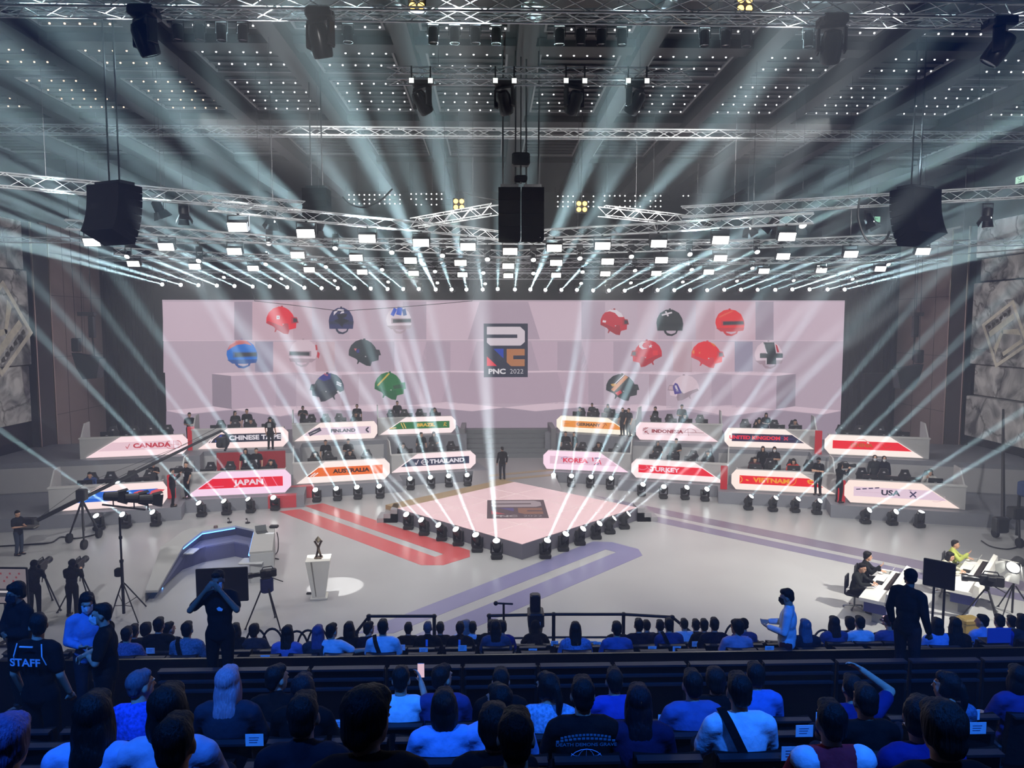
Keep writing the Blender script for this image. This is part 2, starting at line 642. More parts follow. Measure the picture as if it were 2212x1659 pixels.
# pin lights in the ceiling over the screen
pin = 0
for x0, x1, yy in ((754, 880, (421, 431, 440)), (888, 968, (419, 430, 442)), (1205, 1300, (424, 436, 446)), (1306, 1440, (423, 434, 446)), (1476, 1510, (423, 434))):
    pin += 1
    t = thing('pin_light_cluster', 'cluster of tiny white pin lights in the dark ceiling, %s from the crane side' % nth(pin), 'ceiling light', ony((x0 + x1) / 2, 430, 47.6), 0, 'pin light clusters near the screen')
    bm_ = MB()
    nn = int((x1 - x0) / 11)
    for y in yy:
        for i in range(nn):
            if random.random() < .75:
                p = ony(x0 + 11 * i, y, 47.6) - t.location
                bm_.ell(p, (.05, .05, .05), 6, 4)
    bm_.build('pin_light', DOT, (1, 1, 1, 1), t, kind='stuff')
    pl = MB()
    for y in yy:
        a = ony(x0 - 6, y, 47.66) - t.location
        b = ony(x1 + 6, y, 47.66) - t.location
        pl.cyl(a, b, .03, None, 6)
    pl.build('rail', PAINT, rgb(40, 40, 42), t)
    hg = MB()
    for q in (x0 - 6, x1 + 6):
        a = ony(q, yy[-1], 47.66) - t.location
        hg.cyl(a, (a.x, a.y, CEIL - t.location.z), .02, None, 6)
    hg.build('hanger', PAINT, rgb(40, 40, 42), t)

# ------------------------------------------------------------------ printed bands on the floor
def floor_band(pts, col, z=0.004, name='floor_marking', mat=None):
    MB().prism([onz(x, y, z - .003) for x, y in pts], (0, 0, .003)).build(name, mat or PRINT, col, kind='structure')


PRINT = obj_mat('printed_vinyl', 0.3, 0, 0.45, 1.2, 0.06)
floor_band([(603, 1105), (910, 1221), (958, 1221), (1015, 1203), (1015, 1189), (697, 1087), (658, 1093), (958, 1197), (940, 1203), (649, 1099.5)], rgb(205, 92, 92))
floor_band([(810, 1352), (1280, 1170), (1322, 1171), (1379, 1186), (1388, 1200), (1167, 1295), (976, 1377), (885, 1377), (940, 1352), (1331, 1193), (1308, 1187), (890, 1352), (850, 1368), (770, 1368)], rgb(134, 132, 172))
floor_band([(1282, 1070), (2212, 1256), (2212, 1277), (1379, 1101)], rgb(126, 118, 138))
floor_band([(1381, 1108), (2212, 1284), (2212, 1299), (1385, 1121)], rgb(124, 120, 146))

# ------------------------------------------------------------------ centre stage: diamond, walkway, stairs
Df, Dl, Dr = onz(1128, 1175, FZ), onz(859, 1098, FZ), onz(1376, 1096, FZ)
Db = Dl + Dr - Df
t = thing('centre_stage', 'diamond shaped low stage with pink lit top and ring of beam lights', 'stage', (Df + Db) / 2 * 1.0)
t.location.z = 0
L0 = t.location
DIA = [Df - L0, Dr - L0, Db - L0, Dl - L0]
MB().prism([V((p.x, p.y, 0)) for p in DIA], (0, 0, FZ - .02)).build('skirt', PAINT, rgb(112, 110, 122), t)
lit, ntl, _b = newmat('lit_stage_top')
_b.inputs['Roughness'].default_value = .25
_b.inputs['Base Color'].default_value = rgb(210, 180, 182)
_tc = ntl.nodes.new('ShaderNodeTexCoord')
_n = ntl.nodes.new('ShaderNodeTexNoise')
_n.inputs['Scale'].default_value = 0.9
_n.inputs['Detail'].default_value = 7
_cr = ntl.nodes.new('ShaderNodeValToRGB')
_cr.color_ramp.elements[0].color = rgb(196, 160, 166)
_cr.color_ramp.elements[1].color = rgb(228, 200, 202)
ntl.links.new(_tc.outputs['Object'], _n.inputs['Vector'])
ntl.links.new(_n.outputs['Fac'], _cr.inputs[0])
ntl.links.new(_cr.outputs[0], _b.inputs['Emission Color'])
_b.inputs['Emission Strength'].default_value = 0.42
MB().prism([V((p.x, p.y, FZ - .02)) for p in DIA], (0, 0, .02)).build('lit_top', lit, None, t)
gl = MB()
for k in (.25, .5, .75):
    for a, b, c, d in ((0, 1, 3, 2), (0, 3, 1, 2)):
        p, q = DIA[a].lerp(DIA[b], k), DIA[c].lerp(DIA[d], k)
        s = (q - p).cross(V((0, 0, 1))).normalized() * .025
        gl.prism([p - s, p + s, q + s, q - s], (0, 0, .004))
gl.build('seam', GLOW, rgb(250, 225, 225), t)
tan = MB()
for p, q in ((DIA[3], DIA[2]),):
    s = (q - p).cross(V((0, 0, 1))).normalized() * .9
    tan.prism([p, q, q - s, p - s], (0, 0, -FZ + .3)) if (q - s).y > q.y else tan.prism([p, q, q + s, p + s], (0, 0, -FZ + .3))
tan.build('wooden_edge', PAINT, rgb(164, 140, 104), t)
for p, q, s_ in ((DIA[0], DIA[1], 1), (DIA[0], DIA[3], -1)):
    pass
stp = MB()
for i in range(3):
    for c, sx in ((DIA[3], -1), (DIA[1], 1)):
        stp.box((c.x + min(0, sx * (.9 - i * .3)) - (.0 if sx > 0 else 0), c.y - .2, 0), (c.x + max(0, sx * (.9 - i * .3)), c.y + .9, .2 * (i + 1)))
stp.build('corner_step', PAINT, rgb(150, 148, 152), t)


def pnc_mark(t, O, U, Vv, w, glow, base_off, N):
    """the event emblem: a dark panel with a white bar mark, coloured corners and lettering; U right, Vv up, w width"""
    O, U, Vv, N = V(O), V(U), V(Vv), V(N)
    h = w * 640 / 525
    def pt(a, b):
        return O + U * (a - .5) * w + Vv * (.5 - b) * h
    def part(name, polys, col, off):
        mb = MB()
        for pl in polys:
            mb.prism([pt(a / 525, b / 640) + N * off for a, b in pl], N * .004)
        mb.build(name, glow, col, t)
    part('emblem_panel', [[(0, 0), (525, 0), (525, 640), (0, 640)]], rgb(48, 52, 74), base_off)
    part('emblem_bar', [[(37, 38), (435, 38), (490, 90), (490, 218), (440, 262), (78, 262), (37, 225), (37, 172), (400, 172), (400, 130), (37, 130)]], rgb(236, 222, 232), base_off + .005)
    part('emblem_blue_corner', [[(115, 300), (235, 300), (235, 415)]], rgb(36, 70, 190), base_off + .005)
    part('emblem_red_corner', [[(37, 390), (157, 505), (37, 505)]], rgb(255, 50, 75), base_off + .005)
    part('emblem_orange_bracket', [[(273, 302), (488, 302), (488, 380), (352, 380), (352, 425), (488, 425), (488, 508), (325, 508), (273, 460)]], rgb(196, 128, 84), base_off + .005)
    mb = MB()
    put_text(mb, 'PNC', w * .155, pt(157 / 525, 573 / 640), U, N * (base_off + .007), w * .006, 1.28, up=Vv)
    put_text(mb, '2022', w * .15, pt(392 / 525, 573 / 640), U, N * (base_off + .007), -w * .002, 1.06, up=Vv)
    mb.build('emblem_lettering', glow, rgb(250, 245, 250), t)


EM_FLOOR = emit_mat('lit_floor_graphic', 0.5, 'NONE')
oF = onz(1116, 1099, FZ)
wF = (onz(1186, 1100, FZ) - onz(1047, 1100, FZ)).length
e1, e2 = onz(1052, 1080, FZ), onz(1052, 1118, FZ)
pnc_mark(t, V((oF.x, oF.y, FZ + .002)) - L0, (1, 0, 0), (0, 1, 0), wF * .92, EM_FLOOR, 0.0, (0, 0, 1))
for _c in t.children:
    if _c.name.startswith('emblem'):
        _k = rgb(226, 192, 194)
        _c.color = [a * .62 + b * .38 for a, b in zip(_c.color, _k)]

t = thing('walkway', 'grey raised walkway from the stairs to the diamond stage', 'walkway', (1.1, 40, 0))
_ap = Db - t.location
MB().prism([V((-2.1, 4.2, 0)), V((2.4, 4.2, 0)), V((2.4, _ap.y - (2.4 - _ap.x) + .05, 0)), V((_ap.x, _ap.y + .05, 0)), V((-2.1, _ap.y - (_ap.x + 2.1) + .05, 0))], (0, 0, FZ - .01)).build('deck', PAINT, rgb(150, 148, 150), t)
tb = MB()
for y in (-2.6, -1.3):
    tb.prism([V((-1.2, y, FZ - .01)), V((2.4, y + 1.5, FZ - .01)), V((2.4, y + 2.0, FZ - .01)), V((-1.2, y + .5, FZ - .01))], (0, 0, .006))
tb.build('tan_stripe', PAINT, rgb(160, 140, 112), t)
t = thing('staircase', 'dark grey wide stairs rising behind the walkway at the screen', 'stairs', (1.0, 44.2, 0))
for i in range(6):
    MB().box((-2.6, i * .42, 0), (2.7, (i + 1) * .42 + (0 if i < 5 else .4), FZ + .24 * (i + 1))).build('step', PAINT, rgb(112, 116, 120), t)
MB().box((2.7, 0, 0), (3.0, 2.9, 2.4)).build('side_wall', PAINT, rgb(120, 120, 124), t)
MB().box((-2.9, 0, 0), (-2.6, 2.9, 2.4)).build('side_wall', PAINT, rgb(120, 120, 124), t)

# ------------------------------------------------------------------ the big screen
SY = 48.0
EMC = bpy.data.materials.new('screen_picture')
EMC.use_nodes = True
_nt = EMC.node_tree
_nt.nodes.clear()
_o = _nt.nodes.new('ShaderNodeOutputMaterial')
_e = _nt.nodes.new('ShaderNodeEmission')
_a = _nt.nodes.new('ShaderNodeAttribute')
_a.attribute_name = 'Col'
_e.inputs[1].default_value = SCREEN
_nt.links.new(_a.outputs['Color'], _e.inputs[0])
_nt.links.new(_e.outputs[0], _o.inputs[0])
EMG = EMC.copy()
EMG.name = 'screen_picture_detail'
EMG.cycles.emission_sampling = 'NONE'
SCRN = emit_mat('screen_emblem', SCREEN, 'NONE')


def sp(px, py, layer=0):
    return ony(px, py, SY - .004 * layer)


scr = thing('led_screen', 'huge wide screen showing rows of helmets on pale pink boxes', 'screen')
c00, c11 = sp(350, 642), sp(1827, 652)
SX0, SX1, SZ1, SZ0 = c00.x, sp(1822, 760).x + .08, sp(1088, 650).z + .05, 1.2
MB().box((SX0 - .1, SY + .01, SZ0), (SX1 + .1, SY + .35, SZ1 + .08)).build('screen_housing', PAINT, rgb(20, 20, 22), scr)
_b0, _b1, _b2, _b3, _b4 = rgb(226, 200, 216), rgb(206, 184, 200), rgb(194, 172, 190), rgb(178, 160, 178), rgb(240, 214, 228)
bg = MB()
bg.poly([(SX0, SY, SZ0), (SX1, SY, SZ0), (SX1, SY, SZ1), (SX0, SY, SZ1)], _b1)
bg.build('picture_ground', EMC, None, scr)
rects = MB()


def mir(pl):
    return [(2177 - x, y) for x, y in pl]


def shade(pl, col, both=True, lay=1):
    rects.poly([sp(x, y, lay) for x, y in pl], col)
    if both:
        rects.poly([sp(x, y, lay) for x, y in mir(pl)], col)


def vq(x0, x1, y0, y1):
    return [(x0, y0), (x1, y0), (x1, y1), (x0, y1)]


# upper wall
shade(vq(352, 506, 652, 736), _b0)
shade(vq(506, 545, 652, 736), _b3)
shade(vq(545, 633, 652, 736), rgb(224, 190, 204))
shade(vq(633, 674, 652, 736), rgb(212, 178, 192))
shade(vq(674, 755, 652, 735), _b1)
shade(vq(755, 800, 652, 735), rgb(214, 188, 204))
shade(vq(800, 870, 652, 735), rgb(212, 190, 206))
shade(vq(870, 921, 652, 735), _b2)
shade([(921, 652), (1036, 652), (1010, 735), (921, 735)], _b0)
shade([(1036, 652), (1089, 652), (1089, 735), (1010, 735)], _b2)
# middle wall
shade(vq(353, 551, 738, 805), _b1)
shade(vq(551, 590, 738, 805), rgb(168, 160, 184))
shade(vq(590, 682, 738, 805), rgb(222, 190, 204))
shade(vq(682, 723, 738, 804), rgb(206, 172, 184))
shade(vq(723, 801, 738, 804), _b1)
shade(vq(801, 852, 738, 802), _b2)
shade(vq(852, 921, 738, 802), rgb(214, 188, 206))
shade([(921, 738), (973, 738), (973, 801), (905, 801)], _b2)
shade([(973, 738), (1030, 738), (1012, 801), (973, 801)], rgb(210, 184, 202))
shade([(1030, 738), (1089, 738), (1089, 801), (1012, 801)], _b2)
# boxes
shade([(458, 807), (555, 802), (640, 804), (595, 809), (499, 812)], _b4)
shade([(640, 804), (720, 801), (800, 803), (973, 800), (1089, 802), (1089, 806), (973, 804), (800, 807), (700, 812)], _b4)
shade([(458, 808), (499, 812), (501, 884), (459, 877)], rgb(160, 144, 160))
shade(vq(500, 596, 812, 880), rgb(206, 182, 200))
shade(vq(596, 640, 810, 878), _b2)
shade(vq(640, 738, 810, 882), rgb(210, 188, 204))
shade(vq(738, 775, 807, 878), rgb(194, 168, 184))
shade(vq(775, 873, 807, 876), rgb(210, 190, 206))
shade(vq(873, 906, 806, 874), _b2)
shade([(906, 806), (973, 804), (953, 872), (906, 872)], rgb(208, 182, 200))
shade([(973, 804), (1089, 806), (1089, 872), (953, 872)], rgb(198, 174, 192))
# floor steps
shade([(359, 887), (460, 878), (503, 884), (400, 895)], _b4)
shade([(503, 884), (600, 875), (700, 880), (605, 899)], _b4)
shade([(700, 880), (790, 873), (880, 876), (800, 889), (720, 884)], _b4)
shade([(880, 876), (965, 868), (1089, 880), (1020, 888), (930, 880)], _b4)
shade([(359, 888), (400, 896), (503, 886), (605, 900), (720, 886), (800, 890), (930, 881), (1020, 889), (1089, 881), (1089, 960), (359, 960)], rgb(176, 158, 176))
rects.build('picture_box', EMG, None, scr, kind='stuff')
wl = MB()
for y in (736, 737):
    pass
for a, b in (((352, 737), (551, 736)), ((551, 736), (852, 735)), ((852, 735), (1089, 735))):
    for pa, pb in ((a, b), (mir([a])[0], mir([b])[0])):
        p, q = sp(*pa, 2), sp(*pb, 2)
        wl.poly([p, q, q + V((0, 0, .05)), p + V((0, 0, .05))], _b4)
wl.build('picture_edge', EMG, None, scr, kind='stuff')

# helmets in the picture: flat shapes drawn in a unit box (x right, y down)
SIDE = [(-.5, .1), (-.49, -.1), (-.42, -.28), (-.28, -.43), (-.1, -.5), (.08, -.47), (.22, -.38), (.34, -.22), (.38, -.12), (.48, -.11), (.53, .09), (.46, .1), (.45, .28), (.24, .34), (.2, .5), (.08, .47), (-.02, .34), (-.2, .26)]
FRONT = [(-.48, .02), (-.47, -.12), (-.38, -.32), (-.2, -.46), (0, -.5), (.2, -.46), (.38, -.32), (.47, -.12), (.5, 0), (.5, .12), (.44, .3), (.1, .34), (-.3, .33), (-.42, .22)]
BACK = [(-.5, .0), (-.47, -.16), (-.36, -.36), (-.15, -.48), (.1, -.49), (.33, -.37), (.46, -.16), (.5, .05), (.47, .3), (-.47, .3)]


def helmet(label, cx, cy, w, h, shape, flip, col, dark, extra=(), visor=rgb(66, 66, 72), strap=None):
    t = MB()
    f = -1 if flip else 1
    def pt(x, y, l):
        return sp(cx + f * x * w, cy + y * h, l)
    def pg(pl, c, l):
        t.poly([pt(x, y, l) for x, y in pl], c)
    st = strap or dark
    if shape is SIDE:
        pg([(-.28, .2), (-.22, .18), (.02, .36), (.18, .42), (.2, .5), (.06, .48), (-.16, .34), (-.2, .42), (-.24, .42), (-.21, .3)], st, 3)
    else:
        pg([(-.24, .26), (-.17, .26), (-.1, .38), (.05, .43), (.2, .38), (.25, .26), (.31, .26), (.25, .41), (.08, .5), (-.1, .48), (-.2, .38)], st, 3)
    pg(shape, col, 4)
    if shape is SIDE:
        pg([(-.5, .1), (-.45, .02), (-.2, .12), (0, .22), (.1, .1), (.2, .12), (.22, .3), (.24, .34), (.2, .5), (.08, .47), (-.02, .34), (-.2, .26)], dark, 5)
        pg([(.3, -.12), (.48, -.11), (.53, .09), (.3, .12)], dark, 5)
        pg([(.36, -.08), (.47, -.07), (.5, .06), (.36, .07)], visor, 6)
        pg([(.02, .12), (.06, .12), (.06, .16), (.02, .16)], rgb(215, 210, 215), 6)
    elif shape is FRONT:
        pg([(-.46, .2), (.5, .18), (.46, .3), (.1, .34), (-.3, .33)], dark, 5)
        pg([(-.28, -.08), (.49, -.08), (.5, .1), (-.28, .12)], dark, 5)
        pg([(-.22, -.04), (.47, -.05), (.48, .06), (-.22, .09)], visor, 6)
    else:
        pg([(-.48, .02), (.5, .02), (.48, .14), (-.48, .12)], dark, 5)
    pg([(-.03, -.53), (.03, -.53), (.04, -.48), (-.04, -.48)], dark, 5)
    for pl, c in extra:
        pg(pl, c, 7)
    o = t.build('helmet_picture', EMG, None, scr, label=label)


Wt, Rd, Pk = rgb(240, 228, 236), rgb(232, 40, 60), rgb(226, 196, 206)
Nv, Bk, Gn = rgb(58, 62, 110), rgb(58, 66, 72), rgb(36, 122, 66)
def strip(x0, y0, x1, y1, w):
    dx, dy = x1 - x0, y1 - y0
    l = math.hypot(dx, dy)
    nx, ny = -dy / l * w / 2, dx / l * w / 2
    return [(x0 - nx, y0 - ny), (x1 - nx, y1 - ny), (x1 + nx, y1 + ny), (x0 + nx, y0 + ny)]


helmet('red helmet seen from the side with small white square', 609, 692, 68, 60, SIDE, 0, rgb(255, 36, 60), rgb(204, 62, 78), [([(-.17, -.17), (-.07, -.17), (-.07, -.04), (-.17, -.04)], Wt), ([(-.14, -.13), (-.1, -.13), (-.1, -.08), (-.14, -.08)], rgb(170, 60, 60))])
helmet('navy helmet seen from behind with white curl', 737, 693, 54, 58, BACK, 0, Nv, rgb(54, 60, 84), [([(-.3, -.2), (-.3, -.33), (-.1, -.44), (.1, -.42), (.12, -.3), (-.05, -.26), (.02, -.35), (-.12, -.37), (-.2, -.3)], Wt), ([(-.2, -.25), (.25, -.27), (.2, -.15), (.05, -.1), (.35, 0), (.1, .1), (.05, .25), (-.1, .1), (-.3, 0), (-.1, -.08)], rgb(36, 38, 46))])
helmet('white helmet with blue stripes over the visor', 861, 692, 56, 58, FRONT, 0, rgb(232, 212, 222), rgb(186, 160, 172), [(strip(-.25, -.18, -.12, -.44, .14), rgb(46, 92, 214)), (strip(0, -.2, .06, -.48, .2), rgb(46, 92, 214)), (strip(.25, -.18, .2, -.42, .14), rgb(52, 74, 150))])
helmet('bright blue helmet with red top and dark visor', 522, 765, 68, 62, FRONT, 0, rgb(24, 122, 226), rgb(54, 96, 170), [([(-.46, -.12), (-.38, -.32), (-.2, -.46), (0, -.5), (.2, -.44), (.33, -.3), (.1, -.36), (-.15, -.32), (-.35, -.2)], rgb(226, 120, 118)), ([(-.4, -.3), (-.2, -.47), (0, -.51), (.2, -.46), (0, -.46), (-.2, -.4)], rgb(235, 195, 205))])
helmet('pale pink helmet with red marks at the back', 655, 763, 62, 60, FRONT, 1, rgb(236, 210, 222), rgb(184, 156, 170), [([(-.48, -.3), (-.42, -.3), (-.44, -.1), (-.5, -.12)], rgb(206, 60, 72)), ([(-.58, .0), (-.5, -.06), (-.47, .12), (-.54, .2)], rgb(214, 50, 66))])
helmet('dark helmet with small blue flag patch', 787, 762, 68, 58, SIDE, 0, Bk, rgb(50, 58, 64), [([(-.33, -.16), (-.24, -.16), (-.28, -.06)], rgb(222, 120, 130)), ([(-.26, -.1), (-.16, -.14), (-.16, 0), (-.24, 0)], rgb(62, 64, 140))])
helmet('dark helmet with blue top and white dashes', 707, 837, 72, 62, SIDE, 1, rgb(58, 66, 84), rgb(46, 52, 62), [([(-.1, -.5), (.12, -.46), (.3, -.3), (.1, -.22), (-.1, -.3)], rgb(60, 64, 150)), (strip(-.42, -.12, -.28, -.2, .05), Wt), (strip(-.42, -.05, -.28, -.13, .05), Wt), (strip(-.38, .22, -.3, .12, .06), Wt), (strip(-.02, -.42, .1, -.48, .06), rgb(230, 120, 120))], visor=rgb(90, 104, 110))
helmet('green helmet with yellow stripe', 842, 834, 66, 60, SIDE, 0, Gn, rgb(34, 104, 62), [(strip(-.4, -.02, -.02, -.46, .05), rgb(232, 190, 70)), ([(.06, -.08), (.5, -.14), (.52, .1), (.08, .16)], rgb(44, 130, 74)), ([(.1, -.02), (.44, -.08), (.46, .06), (.12, .11)], rgb(52, 60, 58))])
helmet('red helmet with white crest', 1327, 696, 60, 56, SIDE, 0, rgb(210, 42, 64), rgb(178, 46, 62), [([(-.34, -.38), (-.15, -.49), (.08, -.47), (.24, -.36), (.34, -.2), (.16, -.2), (.02, -.36), (-.16, -.42)], Wt), (strip(-.42, -.04, -.3, -.02, .08), Wt)])
helmet('black helmet with white cross mark', 1447, 697, 58, 58, BACK, 0, rgb(56, 62, 64), rgb(44, 50, 54), [(strip(-.3, -.28, .08, -.38, .06), Wt), (strip(-.16, -.42, -.06, -.24, .06), Wt)])
helmet('orange red helmet with dark visor', 1576, 697, 64, 58, FRONT, 0, rgb(255, 52, 54), rgb(222, 62, 70), [(strip(-.36, -.2, .1, -.44, .05), rgb(255, 110, 80))])
helmet('red helmet with white crescent and star', 1397, 764, 66, 58, SIDE, 1, rgb(226, 46, 66), rgb(196, 50, 66), [([(.25, -.25), (.25, -.38), (.15, -.46), (.0, -.44), (.1, -.4), (.15, -.3), (.1, -.22), (-.02, -.2), (.14, -.16)], Wt), ([(-.14, -.36), (-.11, -.3), (-.04, -.3), (-.09, -.26), (-.06, -.2), (-.12, -.24), (-.18, -.21), (-.15, -.27), (-.2, -.31), (-.15, -.31)], Wt), ([(-.36, -.12), (-.2, -.12), (-.2, .05), (-.36, .05)], rgb(250, 60, 70))])
helmet('scarlet helmet with small orange stars', 1528, 766, 70, 58, SIDE, 0, rgb(255, 40, 50), rgb(232, 70, 84), [([(-.46, -.16), (-.4, -.16), (-.4, -.04), (-.46, -.04)], rgb(255, 150, 70)), ([(.08, -.46), (.2, -.4), (.26, -.3), (.2, -.32)], rgb(255, 140, 60)), ([(-.26, -.1), (-.22, -.1), (-.22, -.04), (-.26, -.04)], rgb(255, 150, 70))], visor=rgb(130, 116, 122))
helmet('white helmet with wide dark middle band', 1660, 767, 62, 60, FRONT, 0, rgb(238, 212, 224), rgb(176, 148, 162), [([(-.18, -.46), (.2, -.46), (.26, -.1), (.27, .33), (-.06, .33), (-.06, -.1)], rgb(48, 54, 60)), (strip(-.16, -.42, -.05, -.05, .04), Wt), ([(.24, -.4), (.3, -.35), (.38, -.1), (.3, -.1)], rgb(200, 40, 60)), ([(-.3, -.06), (.5, -.05), (.5, .1), (-.3, .1)], rgb(44, 46, 50)), (strip(-.08, .12, -.08, .32, .03), Wt)])
helmet('black helmet with orange bird stripe', 1344, 837, 70, 58, SIDE, 0, rgb(62, 68, 72), rgb(50, 58, 62), [(strip(-.3, .12, .14, -.42, .12), rgb(226, 150, 100)), (strip(-.24, -.12, .06, -.47, .03), Wt), ([(-.36, -.12), (-.2, -.16), (-.16, -.06), (-.3, -.04)], rgb(235, 180, 90)), ([(-.22, .2), (-.05, .1), (.0, .2), (-.14, .3)], rgb(230, 60, 70))], visor=rgb(66, 74, 76))
helmet('pale helmet with purple patch at the side', 1477, 838, 66, 56, SIDE, 1, rgb(240, 214, 226), rgb(170, 146, 160), [([(.28, -.2), (.36, -.05), (.3, .25), (.06, .2), (.2, -.15)], rgb(86, 72, 160)), ([(.3, -.1), (.24, -.1), (.16, .14), (.24, .16)], Wt)], visor=rgb(216, 186, 198))
pnc_mark(scr, ((sp(1045, 757).x + sp(1140, 757).x) / 2, SY - .03, sp(1092, 757).z), (1, 0, 0), (0, 0, 1), sp(1140, 757).x - sp(1045, 757).x, SCRN, 0.0, (0, -1, 0))
# thin cable hanging in front of the screen
cb = [ony(538, 603, 46.45), ony(550, 650, 46), ony(640, 660, 46), ony(735, 672, 46), ony(860, 664, 46), ony(1020, 650, 46), ony(1036, 603, 46.45)]
tag(MB().tube(cb, .02, 5).build('hanging_cable', PAINT, rgb(40, 36, 40)), 'thin dark cable sagging in front of the big screen', 'cable')
# ------------------------------------------------------------------ risers and team desks
WHT = rgb(255, 240, 244)
DESKS = [
    # name, side, row, bottom left, bottom right, tip x, top left, top right, body end x, strip, lettering, text shown, frame tint
    ('CANADA', 'L', 'b', (186, 989), (395, 980), 406, (261, 943), (394, 939), 172, rgb(250, 214, 224), rgb(206, 44, 62), 'CANADA', rgb(255, 226, 230)),
    ('CHINESE TAIPEI', 'L', 'b', (428, 970), (612, 964), 623, (491, 926), (611, 922), 415, rgb(40, 42, 62), rgb(240, 232, 240), 'CHINESE TAIPEI', rgb(255, 228, 226)),
    ('FINLAND', 'L', 'b', (636, 953), (808, 946), 815, (692, 913), (808, 910), 632, rgb(232, 208, 224), rgb(46, 48, 66), 'FINLAND', rgb(255, 234, 230)),
    ('BRAZIL', 'L', 'b', (821, 939), (975, 934), 984, (877, 901), (975, 899), 817, rgb(38, 118, 62), rgb(240, 190, 70), 'BRAZIL', rgb(255, 236, 236)),
    ('BLUE', 'L', 'f', (135, 1103), (352, 1089), 362, (218, 1050), (352, 1038), 105, rgb(34, 110, 226), rgb(236, 96, 96), '', rgb(255, 232, 228)),
    ('JAPAN', 'L', 'f', (402, 1073), (616, 1063), 629, (478, 1020), (616, 1013), 390, rgb(250, 20, 52), rgb(250, 224, 236), 'JAPAN', rgb(250, 214, 238)),
    ('AUSTRALIA', 'L', 'f', (641, 1045), (831, 1034), 842, (702, 999), (831, 989), 634, rgb(255, 116, 34), rgb(70, 36, 30), 'AUSTRALIA', rgb(255, 238, 232)),
    ('THAILAND', 'L', 'f', (846, 1021), (1016, 1011), 1027, (902, 982), (1016, 972), 846, rgb(52, 56, 84), rgb(246, 240, 248), 'THAILAND', rgb(255, 232, 234)),
    ('GERMANY', 'R', 'b', (1212, 931), (1367, 940), 1203, (1212, 899), (1313, 902), 1372, rgb(252, 156, 60), rgb(92, 66, 42), 'GERMANY', rgb(255, 246, 226)),
    ('INDONESIA', 'R', 'b', (1382, 949), (1551, 954), 1374, (1382, 912), (1493, 915), 1560, rgb(248, 222, 230), rgb(156, 36, 52), 'INDONESIA', rgb(255, 226, 232)),
    ('UNITED KINGDOM', 'R', 'b', (1574, 964), (1758, 970), 1565, (1572, 925), (1696, 927), 1766, rgb(44, 38, 72), rgb(250, 40, 66), 'UNITED KINGDOM', rgb(255, 238, 230)),
    ('CHINA', 'R', 'b', (1791, 980), (1994, 989), 1781, (1791, 939), (1922, 943), 2008, rgb(255, 26, 44), rgb(206, 92, 30), 'CHINA', rgb(255, 240, 232)),
    ('KOREA', 'R', 'f', (1181, 1012), (1357, 1020), 1174, (1184, 972), (1295, 978), 1362, rgb(246, 206, 226), rgb(240, 46, 86), 'KOREA', rgb(255, 222, 240)),
    ('TURKEY', 'R', 'f', (1374, 1031), (1566, 1043), 1364, (1374, 992), (1500, 998), 1573, rgb(255, 24, 54), rgb(255, 226, 236), 'TURKEY', rgb(255, 236, 236)),
    ('VIETNAM', 'R', 'f', (1589, 1056), (1804, 1067), 1580, (1590, 1013), (1728, 1021), 1806, rgb(255, 26, 36), rgb(255, 170, 40), 'VIETNAM', rgb(255, 236, 226)),
    ('USA', 'R', 'f', (1836, 1084), (2072, 1098), 1824, (1834, 1037), (1991, 1044), 2087, rgb(244, 216, 232), rgb(44, 40, 64), 'USA', rgb(255, 232, 222)),
]
STRIPM = emit_mat('lit_name_strip', 0.95, 'NONE')
FRAMEM = emit_mat('lit_frame', 1.15, 'AUTO')
DESK = {}
RISERC = rgb(128, 130, 138)
